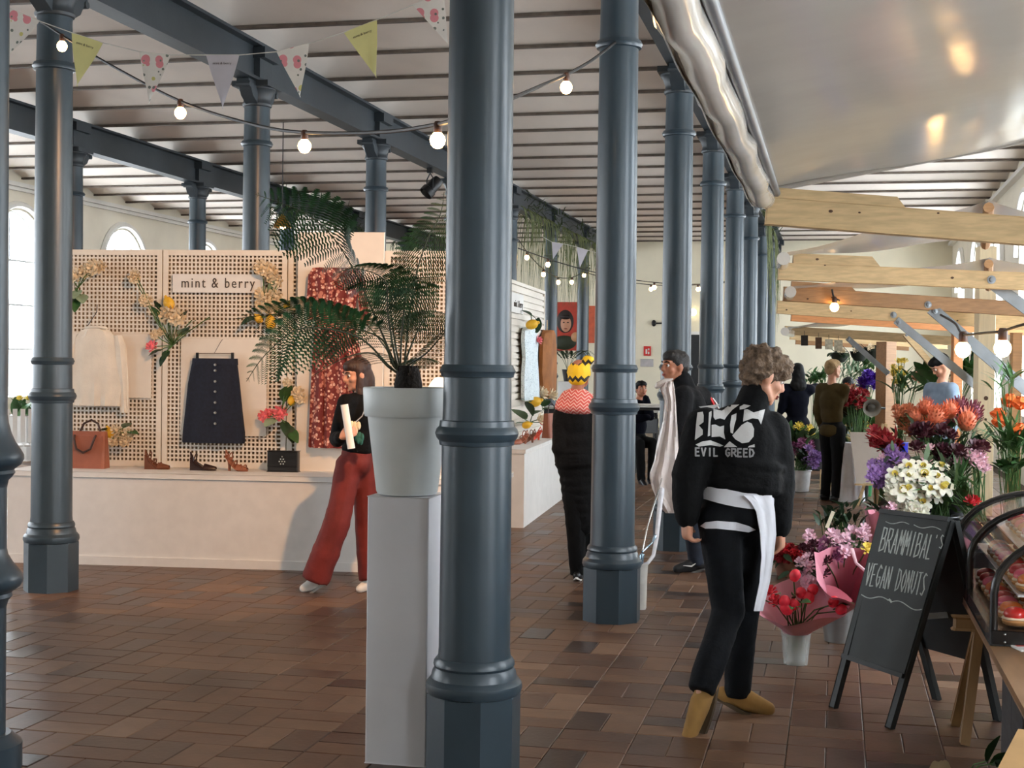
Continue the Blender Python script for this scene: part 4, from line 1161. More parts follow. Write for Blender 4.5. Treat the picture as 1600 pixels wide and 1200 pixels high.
def project_print(polys, jacket, org, mat, name, parent, lift=.004, sub=3):
    """lay flat print polygons (given in pixels, seen from the camera) on a garment's surface"""
    bv = BVHTree.FromPolygons([v.co.copy() for v in jacket.data.vertices], [tuple(p.vertices) for p in jacket.data.polygons])
    bm = bmesh.new()
    for poly in polys:
        vs = [bm.verts.new((x, y, 0)) for x, y in poly]
        try: bm.faces.new(vs)
        except ValueError: pass
    bmesh.ops.triangulate(bm, faces=bm.faces[:])
    for _ in range(sub):
        long_ = [e for e in bm.edges if e.calc_length() > 6]
        if long_: bmesh.ops.subdivide_edges(bm, edges=long_, cuts=1); bmesh.ops.triangulate(bm, faces=bm.faces[:])
    o0 = CP - org
    for v in bm.verts:
        d = ray(v.co.x, v.co.y).normalized(); hit, nn, _, dist = bv.ray_cast(o0, d)
        v.co = (hit - d * lift) if hit is not None else o0 + d * Zw
    me = bpy.data.meshes.new(name); bm.to_mesh(me); bm.free(); me.materials.append(mat)
    ob = O(name, me, parent); stuff(ob); return ob
project_print([[(1094, 822), (1102, 816), (1120, 814), (1150, 816), (1170, 822), (1181, 828), (1170, 832), (1150, 829), (1120, 826), (1102, 826)]], tr1, o_, SHIRT, 'trouser_patch', p1.t)
PRINT = M('print_grey_white', (196, 194, 192), .8, var=.04)
def cr1(pts): return [(1020 + x * .15, 520 + y * .15) for x, y in pts]
white_polys = [cr1(p) for p in (
  [(478, 770), (690, 742), (690, 752), (640, 790), (560, 772), (500, 782)],
  [(465, 830), (520, 822), (530, 860), (528, 930), (480, 965), (520, 1010), (520, 1060), (438, 1118), (450, 960)],
  [(585, 830), (612, 812), (612, 860), (600, 930), (598, 1070), (572, 1080), (580, 940)],
  [(632, 790), (660, 800), (720, 812), (800, 752), (900, 748), (830, 800), (770, 870), (748, 905), (700, 890), (650, 905), (632, 880)],
  [(612, 960), (650, 955), (700, 978), (742, 965), (740, 1040), (756, 1110), (700, 1080), (612, 1085)],
  [(820, 860), (872, 838), (868, 900), (850, 960), (835, 1050), (810, 1040), (805, 960)],
  [(905, 770), (950, 745), (1020, 758), (960, 790), (905, 800)],
  [(952, 800), (985, 795), (1050, 830), (1170, 795), (1150, 880), (1128, 955), (1100, 900), (1040, 890), (940, 925)],
  [(925, 960), (985, 925), (1030, 945), (1055, 1000), (1050, 1080), (1000, 1140), (930, 1150), (860, 1110), (828, 1070), (905, 1030)],
  [(445, 1165), (520, 1130), (600, 1120), (680, 1150), (735, 1175), (700, 1185), (600, 1170), (480, 1185)],
  [(760, 1170), (800, 1130), (840, 1160), (880, 1190), (740, 1192)], [(1000, 1180), (1060, 1160), (1062, 1192), (990, 1195)])]
project_print(white_polys, jk, o_, PRINT, 'jacket_print', p1.t)
# stroke letters shared by the print and the chalkboard
GLY = {'B': [[(0, 0), (0, 1), (.55, .95), (.6, .75), (.5, .56), (0, .5)], [(.5, .56), (.72, .35), (.62, .08), (0, 0)]], 'R': [[(0, 0), (0, 1), (.6, .95), (.65, .7), (.5, .52), (0, .48)], [(.3, .5), (.75, 0)]], 'A': [[(0, 0), (.35, 1), (.7, 0)], [(.13, .36), (.58, .36)]], 'M': [[(0, 0), (.1, 1), (.4, .35), (.7, 1), (.8, 0)]], 'I': [[(.36, 0), (.36, 1)]], 'L': [[(.05, 1), (.05, 0), (.6, 0)]], 'S': [[(.6, .9), (.3, 1), (.05, .8), (.3, .52), (.6, .28), (.35, 0), (0, .1)]], 'V': [[(0, 1), (.33, 0), (.66, 1)]], 'E': [[(.6, 1), (0, 1), (0, 0), (.6, 0)], [(0, .52), (.5, .52)]], 'G': [[(.65, .85), (.35, 1), (.05, .7), (.05, .3), (.35, 0), (.65, .2), (.65, .45), (.4, .45)]], 'N': [[(0, 0), (0, 1), (.65, 0), (.65, 1)]], 'D': [[(0, 0), (0, 1), (.45, .9), (.68, .5), (.45, .1), (0, 0)]], 'O': [[(.35, 0), (.05, .3), (.05, .7), (.35, 1), (.65, .7), (.65, .3), (.35, 0)]], 'U': [[(0, 1), (.03, .25), (.33, 0), (.62, .25), (.65, 1)]], 'T': [[(.33, 0), (.33, 1)], [(0, 1), (.68, 1)]], "'": [[(.2, 1), (.12, .78)]], ' ': []}
def stroke_polys(txt, x0, x1, yb, yt, w, slope=0.0):
    n = len(txt); cw = (x1 - x0) / n; out = []
    for i, ch in enumerate(txt):
        for st_ in GLY[ch]:
            P = [(x0 + cw * (i + .10 + .98 * a), (yb + (yt - yb) * b_) + slope * (x0 + cw * i - x0)) for a, b_ in st_]
            for (ax, ay), (bx, by) in zip(P[:-1], P[1:]):
                dx, dy = bx - ax, by - ay; L = math.hypot(dx, dy) or 1; ex, ey = dx / L * w * .3, dy / L * w * .3; nx, ny = -dy / L * w / 2, dx / L * w / 2
                out.append([(ax - ex + nx, ay - ey + ny), (bx + ex + nx, by + ey + ny), (bx + ex - nx, by + ey - ny), (ax - ex - nx, ay - ey - ny)])
    return out
project_print(stroke_polys('EVIL GREED', 1086, 1180, 712, 700, 2.6, .02), jk, o_, M('print_grey', (150, 148, 148), .8), 'lettering', p1.t, .005, 1)

# ---- 2. dark-haired man in profile
Z2 = 11.2; fl = unit(-CR * .92 - FW * .25)
p2 = Person('dark-haired man in a black coat looking towards the display',
  dict(head=(1054, 573, Z2), neck=(1071, 604, Z2), chest=(1077, 645, Z2), pelvis=(1080, 715, Z2), shL=(1066, 622, Z2 - .20), elL=(1062, 675, Z2 - .26), wrL=(1050, 727, Z2 - .24), shR=(1094, 622, Z2 + .16), elR=(1100, 680, Z2 + .2), wrR=(1085, 725, Z2 + .2),
       hipL=(1078, 722, Z2 - .09), hipR=(1082, 722, Z2 + .09), knL=(1082, 803, Z2 - .08), knR=(1098, 800, Z2 + .15), anL=(1088, 876, Z2 - .02), anR=(1112, 870, Z2 + .3), toeL=(1063, 885, Z2 - .05), toeR=(1090, 880, Z2 + .25)),
  fl, unit(-CR * .93 - FW * .42 + V((0, 0, -.02))), SKIN_D, vox=.009, wide=1.1, k=1.07)
p2.body({'L': (V((0, 0, -1)) - CR * .35, FW, -CR, .9)})
c2 = p2.shirt(JBLK2, 'coat', .034, hem=.10, collar=.06, loose=1.15, amp=.006)
p2.hair(M('black_hair', (28, 23, 21), .6, var=.2, bump=.3, bscale=90), SHORT, amp=.004)
p2.trousers(M('dark_jeans', (36, 44, 58), .8, var=.2, scale=20), .018)
p2.shoes(M('black_trainer', (30, 30, 32), .6), M('grey_sole', (90, 88, 86), .7))
MB().chain([p2.J['anL'] + (p2.J['toeL'] - p2.J['anL']) * a + V((0, 0, b_)) - FW * .052 for a, b_ in ((.1, -.012), (.35, -.022), (.85, .006))], [.004, .007, .003], 6).build('shoe_mark', WHITE, p2.t)
m = MB(); sh = p2.J['shR'] + CR * .075 - FW * .02
m.tube([sh + V((0, 0, .04)) - CR * .03, sh, sh + CR * .045 - V((0, 0, .08))], [.02, .03, .02], 8, flat=.5).build('badge', M('red_badge', (206, 40, 44), .6), p2.t)
m = MB().tube([sh + V((0, 0, .0)) + CR * .022, sh + CR * .05 - V((0, 0, .04)), sh + CR * .075 - V((0, 0, .09))], [.012, .018, .01], 8, flat=.5).build('badge_stripe', WHITE, p2.t)
# clear plastic garment cover over his arm
PLAS = M('clear_plastic', (226, 214, 208), .25, var=.08, scale=6, bump=.5, bscale=14, alpha=.82)
g0 = at(1036, 740, Z2 - .3)
t = thing('garment_cover', 'crumpled pinkish plastic garment cover carried over his arm', 'cover', V((g0.x, g0.y, 0)))
m = MB()
rows = [(596, 1036, 1052), (606, 1030, 1054), (625, 1038, 1056), (660, 1035, 1058), (690, 1027, 1060), (720, 1022, 1062), (742, 1014, 1062), (762, 1018, 1064), (780, 1026, 1066), (795, 1034, 1070), (802, 1040, 1066)]
def gc(u, v):
    i = min(int(v * (len(rows) - 1)), len(rows) - 2); f_ = v * (len(rows) - 1) - i
    py = rows[i][0] * (1 - f_) + rows[i + 1][0] * f_; xl = rows[i][1] * (1 - f_) + rows[i + 1][1] * f_; xr = rows[i][2] * (1 - f_) + rows[i + 1][2] * f_
    a = 2 * PI * u; px = (xl + xr) / 2 + (xr - xl) / 2 * math.cos(a)
    return at(px, py, Z2 - .34 + .07 * math.sin(a) + .02 * math.sin(7 * a + v * 9)) - V(t.location)
m.grid(gc, 28, 24, True).build('sheet', PLAS, t)
m = MB().tube([at(x, y, Z2 - .36) - V(t.location) for x, y in ((1052, 592), (1040, 596), (1028, 602), (1024, 606))], [.01, .05, .05, .02], 8, flat=.5).build('fold', PLAS, t)
# mop stand: metal rod, white hose and a small pail just past the column
b0 = flo(1001, 952); bz = proj(b0)[2]
t = thing('mop_pail', 'narrow white pail with a metal rod and hose behind the column', 'pail', b0); o3 = V(b0)
def bp(px, py, dz=0.0): return at(px, py, bz + dz) - o3
hgt = bp(1001, 880).z
MB().lathe([(.034, 0), (.040, hgt * .6), (.046, hgt - .004), (.048, hgt), (.043, hgt), (.038, .01)], 18).build('pail_body', M('pail_white', (214, 212, 206), .4), t)
MET = M('chrome_metal', (176, 176, 172), .22, .9)
MB().tube([bp(1003, 862), bp(1012, 820, .2), bp(1028, 768, .8), bp(1034, 748, 1.3)], .006, 8).build('rod', MET, t)
MB().tube([bp(1003, 884), bp(1012, 880), bp(1021, 868, .1), bp(1026, 840, .3), bp(1030, 800, .7), bp(1034, 765, 1.2)], [.012, .012, .013, .015, .018, .02], 8).build('hose', M('hose_white', (214, 214, 220), .4), t)
MB().chain([bp(1003, 868), bp(1002, 880)], [.018, .014]).chain([bp(1004, 862), bp(1019, 848, .05), bp(1023, 838, .1)], [.008, .006, .014], 8).build('clasp', M('blue_chrome', (150, 176, 196), .25, .8), t)

# ---- 3. woman in rust trousers walking along the display
Z3 = 10.0; fl3 = unit(-CR * .9 - FW * .35)
p3 = Person('woman in a black top and rust red wide trousers holding a paper roll',
  dict(head=(557, 586, Z3), neck=(566, 612, Z3), chest=(560, 650, Z3), pelvis=(556, 722, Z3), shL=(541, 630, Z3 - .12), elL=(527, 686, Z3 - .16), wrL=(532, 684, Z3 - .34), shR=(583, 630, Z3 + .12), elR=(596, 685, Z3 + .12), wrR=(585, 730, Z3 + .05),
       hipL=(545, 730, Z3 - .05), hipR=(568, 730, Z3 + .06), knL=(527, 815, Z3 - .08), knR=(575, 820, Z3 + .1), anL=(494, 903, Z3 - .02), anR=(582, 903, Z3 + .05), toeL=(478, 914, Z3 - .02), toeR=(566, 915, Z3 + .0)),
  fl3, unit(-CR * .85 - FW * .5 + V((0, 0, -.22))), SKIN, vox=.008, k=.93, wide=.95)
p3.brow = M('dark_brow', (60, 40, 30), .8)
p3.body({'L': (CR * .75 + V((0, 0, .35)) - FW * .2, FW, V((0, 0, 1)), .75)})
p3.shirt(JBLK, 'top', .016, hem=-.04, loose=1.0, amp=.004, cuff=.9)
RUST = M('rust_trousers', (112, 34, 28), .8, var=.15, scale=8, bump=.1)
p3.trousers(RUST, .022, flare=1.27, hemf=.97)
p3.shoes(M('white_trainer', (224, 222, 216), .6), M('grey_sole2', (150, 146, 140), .7))
BRH = M('brown_long_hair', (52, 31, 22), .6, var=.3, scale=25, stretch=(1, 1, .2), bump=.4, bscale=60)
p3.hair(BRH, SHORT + [((0, -.03, .05), (.09, .10, .085)), ((.0, -.075, -.05), (.085, .06, .12)), ((.03, -.075, -.14), (.075, .05, .12)), ((-.065, .0, -.06), (.022, .045, .10)), ((.066, .0, -.06), (.024, .045, .10)), ((-.06, .02, -.16), (.03, .04, .12))], amp=.006, nscale=22)
a0, a1 = at(538, 632, Z3 - .37), at(549, 701, Z3 - .37)
t = thing('paper_roll', 'rolled white paper held in her hand', 'paper roll', a1)
MB().tube([V((0, 0, 0)), a0 - a1], .026, 16).build('roll', M('white_paper', (236, 230, 220), .8, var=.02), t)
t = thing('lanyard_pass', 'lanyard with green and cream tassels at her waist', 'lanyard', at(560, 680, Z3 - .3)); o4 = V(t.location)
MB().tube([at(574, 628, Z3 - .2) - o4, at(566, 650, Z3 - .27) - o4, at(553, 662, Z3 - .3) - o4], .004, 6).build('cord', M('grey_cord', (150, 150, 150), .6), t)
m = MB()
for k in range(9): q = at(553 + rnd.uniform(-4, 10), 668 + rnd.uniform(-4, 8), Z3 - .3) - o4; m.ell(q, (.018, .018, .03), nu=8, nv=6)
m.build('cream_tassel', M('cream_tassel', (226, 206, 170), .8), t)
m = MB()
for k in range(8): q = at(560 + rnd.uniform(-5, 6), 686 + rnd.uniform(-5, 4), Z3 - .29) - o4; m.ell(q, (.016, .016, .03), nu=8, nv=6)
m.build('green_tassel', M('green_tassel', (40, 96, 84), .8), t)

# ---- 4. person with yellow headwrap, back view
Z4 = 10.7
p4 = Person('person in a black coat with yellow patterned headwrap and coral scarf',
  dict(head=(905, 585, Z4), neck=(900, 622, Z4), chest=(898, 660, Z4), pelvis=(905, 735, Z4), shL=(880, 650, Z4), elL=(876, 700, Z4 - .05), wrL=(888, 735, Z4 + .15), shR=(920, 650, Z4), elR=(928, 700, Z4), wrR=(925, 740, Z4 + .1), hipL=(896, 742, Z4), hipR=(916, 742, Z4), knL=(899, 820, Z4 - .02), knR=(916, 820, Z4 + .08), anL=(903, 893, Z4), anR=(916, 880, Z4 + .12), toeL=(906, 900, Z4 + .14), toeR=(920, 884, Z4 + .3)),
  FW, unit(FW * .9 + CR * .3), SKIN_D, vox=.011, k=.95, face=False)
p4.body({})
p4.shirt(JBLK, 'coat', .03, hem=.0, loose=1.15, skirt=((p4.J['knL'] + p4.J['knR']) / 2, .085, .085), amp=.006, cuff=.95)
p4.trousers(JBLK, .02, flare=1.0)
p4.shoes(BLACK, WHITE)
YW = M('yellow_wrap', (240, 196, 30), .7, var=.06)
N_, L_, B_ = nodes_of(YW)
_tc = [n for n in N_ if n.type == 'TEX_COORD'][0]; _sp = N_.new('ShaderNodeSeparateXYZ'); L_.new(_tc.outputs['Object'], _sp.inputs[0])
def mth(N_, L_, op, a, b_=None):
    n = N_.new('ShaderNodeMath'); n.operation = op
    for i, q in enumerate((a, b_)):
        if q is None: continue
        if isinstance(q, (int, float)): n.inputs[i].default_value = q
        else: L_.new(q, n.inputs[i])
    return n.outputs[0]
_zig = mth(N_, L_, 'PINGPONG', _sp.outputs[0], .022)
_zz = mth(N_, L_, 'SUBTRACT', _sp.outputs[2], mth(N_, L_, 'MULTIPLY', _zig, 1.1))
_md = mth(N_, L_, 'MODULO', mth(N_, L_, 'ADD', _zz, 5.0), .125)
_lt = mth(N_, L_, 'LESS_THAN', _md, .028)
_mx = N_.new('ShaderNodeMix'); _mx.data_type = 'RGBA'; L_.new(_lt, _mx.inputs[0])
L_.new([n for n in N_ if n.type == 'VALTORGB'][0].outputs[0], _mx.inputs[6]); _mx.inputs[7].default_value = (*lin((40, 34, 26)), 1); L_.new(_mx.outputs[2], B_.inputs['Base Color'])
p4.hair(YW, [((0, -.01, .02), (.098, .105, .088)), ((.072, .0, .115), (.05, .05, .038)), ((.05, -.0, .09), (.045, .05, .03)), ((0, -.05, -.03), (.085, .06, .06))], amp=.004, name='headwrap')
SCARF = M('coral_scarf', (206, 92, 84), .85, var=.05)
N_, L_, B_ = nodes_of(SCARF)
_tc = [n for n in N_ if n.type == 'TEX_COORD'][0]; _sp = N_.new('ShaderNodeSeparateXYZ'); L_.new(_tc.outputs['Object'], _sp.inputs[0])
_zz = mth(N_, L_, 'SUBTRACT', _sp.outputs[2], mth(N_, L_, 'MULTIPLY', mth(N_, L_, 'PINGPONG', _sp.outputs[0], .025), 1.0))
_lt = mth(N_, L_, 'LESS_THAN', mth(N_, L_, 'MODULO', mth(N_, L_, 'ADD', _zz, 5.0), .026), .008)
_mx = N_.new('ShaderNodeMix'); _mx.data_type = 'RGBA'; L_.new(_lt, _mx.inputs[0]); L_.new([n for n in N_ if n.type == 'VALTORGB'][0].outputs[0], _mx.inputs[6]); _mx.inputs[7].default_value = (*lin((232, 196, 186)), 1); L_.new(_mx.outputs[2], B_.inputs['Base Color'])
m = MB(); nk = p4.J['neck']
m.ell(nk + V((0, 0, -.01)), (.13, .12, .09)); m.ell(nk + V((0, 0, -.07)) - FW * .03, (.165, .13, .065)); m.cap(nk - CR * .08 - V((0, 0, .06)), nk + CR * .12 - V((0, 0, .04)), .08, .08)
O('scarf', remesh(m, 'scarf', SCARF, .012, 3, .008, 14), p4.t)

# ---- 5-8. people further back
def stander(label, px, head_y, foot_y, Z, fwd, hfwd, topmat, botmat, hairmat, k=1.0, skin=None, arms=None, coat=None, hairblobs=SHORT, shoe=BLACK, hands={}, face=False):
    f0 = at(px, foot_y, Z); hd = at(px, head_y, Z); base = V((hd.x, hd.y, 0)); Hh = hd.z + .11 * k
    r = unit(V(fwd).cross(V((0, 0, 1)))); f = unit(fwd); up = V((0, 0, 1))
    def j(x, y, z): return base + r * x * k + f * y * k + up * z
    s_ = (hd.z - .20 * k) / 1.42
    D = dict(head=hd, neck=j(0, -.02, hd.z - .17 * k), chest=j(0, -.02, 1.22 * s_), pelvis=j(0, 0, .90 * s_), hipL=j(-.09, 0, .87 * s_), hipR=j(.09, 0, .87 * s_), knL=j(-.09, .03, .48 * s_), knR=j(.10, -.01, .48 * s_), anL=j(-.10, .0, .075), anR=j(.11, -.04, .075), toeL=j(-.11, .13, .04), toeR=j(.13, .09, .04),
             shL=j(-.17, -.01, 1.37 * s_), shR=j(.17, -.01, 1.37 * s_), elL=j(-.22, -.02, 1.10 * s_), elR=j(.22, -.02, 1.10 * s_), wrL=j(-.21, .08, .87 * s_), wrR=j(.21, .08, .87 * s_))
    for n_, v in (arms or {}).items(): D[n_] = at(*v)
    p = Person(label, D, fwd, hfwd, skin, vox=.012, k=k, face=face)
    p.body(hands); p.shirt(topmat, 'coat' if coat else 'jacket', .026, hem=.06, vox=.018, skirt=(p.J['pelvis'].lerp((p.J['knL'] + p.J['knR']) / 2, coat), .17, .14) if coat else None, cuff=.95)
    p.trousers(botmat, .016, vox=.016); p.shoes(shoe, BLACK); p.hair(hairmat, hairblobs, vox=.014, amp=.006)
    return p
NAVY = M('navy_cloth', (10, 11, 22), .85, var=.2, spec=.1)
BLKH = M('black_long_hair', (9, 8, 8), .6, var=.2, spec=.2)
LONG = SHORT + [((0, -.07, -.08), (.10, .06, .16)), ((0, -.075, -.18), (.12, .055, .12))]
stander('person in a navy coat with long black hair reaching to the flowers', 1246, 581, 752, 19.6, FW, FW, NAVY, JBLK, BLKH, 1.0, arms=dict(elR=(1268, 608, 19.7), wrR=(1283, 604, 19.9), elL=(1225, 625, 19.6), wrL=(1219, 645, 19.6)), coat=.45, hairblobs=LONG)
OLIVE = M('olive_jacket', (70, 58, 34), .85, spec=.1, var=.15)
stander('fair-haired person in an olive jacket beside the flower stall', 1302, 577, 783, 17.1, unit(FW * .6 + CR * .8), unit(FW * .4 + CR * .9), OLIVE, JBLK, M('fair_hair', (150, 122, 84), .8, var=.25, bump=.4), .98, arms=dict(elR=(1314, 630, 17.2), wrR=(1325, 644, 17.35)))
stander('dark-haired person half hidden behind the red flowers', 1325, 603, 760, 18.6, unit(-FW + CR * .2), unit(-FW * .8 - CR * .4 + V((0, 0, -.5))), M('sand_cloth', (170, 150, 96), .8), JBLK, BLKH, .92, face=True)
stander('stall keeper in a pale blue shirt bending over the counter', 1470, 572, 812, 14.6, unit(-CR * .8 - FW * .3), unit(-CR * .7 + V((0, 0, -.6))), M('pale_blue_shirt', (130, 150, 172), .8, var=.1), NAVY, BLKH, .98, hairblobs=SHORT + [((0, -.03, .04), (.088, .10, .09)), ((0, .05, .085), (.066, .05, .035))], face=True)
# seated reader at a table by the end wall
Z9 = 19.6; tb = at(1003, 637, Z9)
pS = Person('person in dark blue seated at the cafe table, hand at chin',
  dict(head=(1002, 608, Z9), neck=(999, 625, Z9), chest=(998, 643, Z9), pelvis=(996, 688, Z9), shL=(986, 634, Z9), elL=(990, 655, Z9 - .15), wrL=(1012, 652, Z9 - .25), shR=(1010, 634, Z9 + .05), elR=(1016, 650, Z9 - .12), wrR=(1009, 622, Z9 - .15), hipL=(990, 690, Z9 - .02), hipR=(1002, 690, Z9 + .02), knL=(1000, 694, Z9 - .42), knR=(1020, 692, Z9 - .35), anL=(1002, 748, Z9 - .45), anR=(1018, 748, Z9 - .4), toeL=(1008, 757, Z9 - .6), toeR=(1026, 756, Z9 - .5)),
  unit(-FW * .7 + CR * .6), unit(-FW * .8 + CR * .3), SKIN_D, vox=.014, k=.95)
pS.body({}); pS.shirt(NAVY, 'jacket', .024, hem=.02, vox=.018); pS.trousers(JBLK, .016, vox=.016); pS.shoes(BLACK, BLACK); pS.hair(BLKH, SHORT, vox=.014)
# ================================================================== market stalls
TARP = M('white_tarp', (176, 170, 162), .14, var=.06, scale=2.5, bump=.16, bscale=2.2, spec=.6)
N_, L_, B_ = nodes_of(TARP)
_tr = N_.new('ShaderNodeBsdfTranslucent'); _tr.inputs[0].default_value = (.8, .78, .74, 1)
_ms = N_.new('ShaderNodeMixShader'); _ms.inputs[0].default_value = .12
_out = [n for n in N_ if n.type == 'OUTPUT_MATERIAL'][0]
L_.new(B_.outputs[0], _ms.inputs[1]); L_.new(_tr.outputs[0], _ms.inputs[2]); L_.new(_ms.outputs[0], _out.inputs[0])
PVC = M('clear_pvc_roll', (186, 180, 172), .12, var=.2, scale=3, bump=.6, bscale=5, spec=.8, stretch=(1, .25, 1))
STEEL = M('galvanised_steel', (128, 132, 136), .4, .55, var=.1)
ORW = M('timber_painted_orange_lit', (196, 130, 78), .6, var=.12, scale=4, stretch=(1, 14, 14))  # orange light falling on the timber is put into this base colour
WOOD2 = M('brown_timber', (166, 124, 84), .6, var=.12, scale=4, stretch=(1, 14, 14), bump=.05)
KNOT = M('timber_knot', (84, 58, 38), .7)
bolt_me = MB().lathe([(.030, 0), (.030, .006), (.017, .007), (.017, .016), (.010, .018)], 16).mesh('bolt', STEEL, ang=30)
def facecam(o): return aim(o, -FW)
BO = {}
def beam(label, a, b, th, w=.06, mat=None, cleat=None, bolts=(), knots=(), group='tie beams of the market stalls', parent=None):
    """horizontal timber from pixel point a to b (px,py,Z)"""
    A = at(*a); B2 = at(*b); t = thing('stall_beam', label, 'beam', A, 0, group)
    MB().bar(V((0, 0, 0)), B2 - A, w, th, ch=.004).build('timber', mat or WOOD, t, smooth=False)
    d = (B2 - A).normalized(); up = V((0, 0, 1)); nrm = d.cross(up).normalized()
    if nrm.dot(CP - A) < 0: nrm = -nrm
    if cleat:
        c0, L, hh, ch = cleat
        u = (up - d * up.dot(d)).normalized(); p = d * c0 + u * th / 2 - nrm * w / 2
        poly = [p, p + d * (L + ch), p + d * L + u * hh, p + u * hh]
        MB().prism(poly, None, nrm * w).build('cleat', mat or WOOD, t, smooth=False)
    for (px, py) in bolts:
        q = onp(px, py, A + nrm * (w / 2), nrm) - A; o = O('bolt', bolt_me, t, q); aim(o, nrm)
    for (px, py, r) in knots:
        q = onp(px, py, A + nrm * (w / 2 + .0005), nrm) - A; o = O('knot', MB().lathe([(r, 0), (r * .7, .0012)], 10).mesh('knot', KNOT), t, q); aim(o, nrm); o.scale = (1, .7, 1)
    return t, nrm
beam('thick near tie beam with a chamfered cleat under the big awning', (1197, 330, 6.4), (1720, 371, 6.25), .122, .07, cleat=(.01, .56, .045, .04), knots=((1298, 330, .010), (1343, 332, .006), (1466, 333, .006)))
beam('second tie beam carrying a large steel bolt by the ridge post', (1216, 424, 10.1), (1720, 445, 9.9), .122, .07, cleat=(.10, .55, .07, .06), bolts=((1549, 437),), knots=((1277, 405, .012), (1289, 414, .008), (1488, 434, .012)))
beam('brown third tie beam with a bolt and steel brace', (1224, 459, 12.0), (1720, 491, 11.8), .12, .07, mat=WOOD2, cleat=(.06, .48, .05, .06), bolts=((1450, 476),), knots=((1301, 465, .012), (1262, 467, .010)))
beam('pale fourth tie beam behind the brown one', (1214, 480, 13.2), (1720, 513, 13.0), .12, .07, bolts=((1396, 492),), knots=((1229, 484, .010), (1330, 486, .008), (1496, 501, .01)))
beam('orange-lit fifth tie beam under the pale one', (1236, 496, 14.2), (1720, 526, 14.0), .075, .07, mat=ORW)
beam('thin sixth tie beam above the hanging cards', (1226, 516, 16.4), (1540, 536, 16.2), .10, .07)
beam('seventh tie beam seen between the cards', (1234, 525, 18.0), (1480, 540, 17.8), .09, .07)
beam('farthest tie beam of the stall row', (1243, 533, 19.6), (1420, 543, 19.4), .09, .07, mat=WOOD2)
def brace(label, a, b, w, mat=STEEL):
    A = at(*a); B2 = at(*b); t = thing('steel_brace' if mat is STEEL else 'timber_brace', label, 'brace', A, 0, 'diagonal braces of the stalls')
    MB().bar(V((0, 0, 0)), B2 - A, .012 if mat is STEEL else .05, w, up=(B2 - A).cross(FW)).build('strap', mat, t, smooth=False)
    for q in (.03, .97): aim(O('bolt', bolt_me, t, (B2 - A) * q - FW * .02, scale=.7), -FW)
brace('flat steel brace from the large bolt down to the right edge', (1552, 444, 10.02), (1730, 575, 9.9), .085)
brace('long grey steel brace crossing before the pale post', (1455, 482, 11.88), (1640, 640, 11.7), .10)
brace('bluish steel brace dropping towards the orange post', (1400, 500, 13.08), (1540, 615, 13.0), .075)
brace('short steel brace beside the hanging cards', (1324, 528, 16.3), (1388, 584, 16.2), .06)
brace('pale timber brace between the stall posts', (1414, 522, 15.2), (1482, 600, 15.1), .06, WOOD)
def post(label, px, py_top, Z, w, mat=WOOD, rz=0.0, d=None, knots=()):
    top = at(px, py_top, Z); base = V((top.x, top.y, 0)); t = thing('stall_post', label, 'post', base, rz, 'upright posts of the stalls')
    MB().cbox((0, 0, top.z / 2), (w, d or w, top.z), .004).build('timber', mat, t, smooth=False)
    for (ky, r) in knots:
        o = O('knot', MB().lathe([(r, 0), (r * .6, .002)], 12).mesh('knot', KNOT), t, (0, -(d or w) / 2 - .001, at(px, ky, Z).z)); o.rotation_euler = (PI / 2, 0, 0)
PALE = M('whitish_timber', (226, 208, 172), .6, var=.06, scale=4, stretch=(14, 14, 1))
post('pale timber ridge post rising beside the dark red flowers', 1541, 386, 12.6, .15, PALE, .18, knots=((622, .02), (655, .012), (556, .012)))
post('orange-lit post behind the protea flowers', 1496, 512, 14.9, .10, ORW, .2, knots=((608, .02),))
post('timber post with the horn loudspeaker', 1385, 534, 16.8, .17, WOOD2, .75)
post('far pale post behind the purple flowers', 1374, 560, 19.8, .08, PALE, .2)
post('brown post near the right edge behind the orange lilies', 1588, 520, 12.9, .09, WOOD2, .2)

for px_, py_, Z_, nm in ((1706, 376, 6.26, 'near'), (1706, 448, 9.91, 'second'), (1706, 494, 11.81, 'third'), (1706, 516, 13.01, 'fourth'), (1706, 528, 14.01, 'fifth')):
    post('wall-side post under the end of the %s tie beam' % nm, px_, py_ + 9, Z_ + .0, .08, WOOD, .2)

def sheet(name, label, pts, cat='awning', nu=14, nv=8, sag=.03, roll=None, group='white stall awnings', valance=.0):
    """roof tarp over corner points: near eave, near ridge, far eave, far ridge (+ other slope)"""
    o = V(pts[0]); t = thing(name, label, cat, o, 0, group)
    def slope(a, b, c, d):
        def fn(u, v):
            p = a.lerp(b, u).lerp(c.lerp(d, u), v)
            return p - V((0, 0, sag * 4 * u * (1 - u) * (.4 + .6 * 4 * v * (1 - v)) + .012 * math.sin(u * 9 + v * 4))) - o
        return MB().grid(fn, nu, nv)
    slope(pts[0], pts[1], pts[2], pts[3]).build('roof_slope', TARP, t)
    if len(pts) > 4: slope(pts[1], pts[4], pts[3], pts[5]).build('roof_slope', TARP, t)
    return t
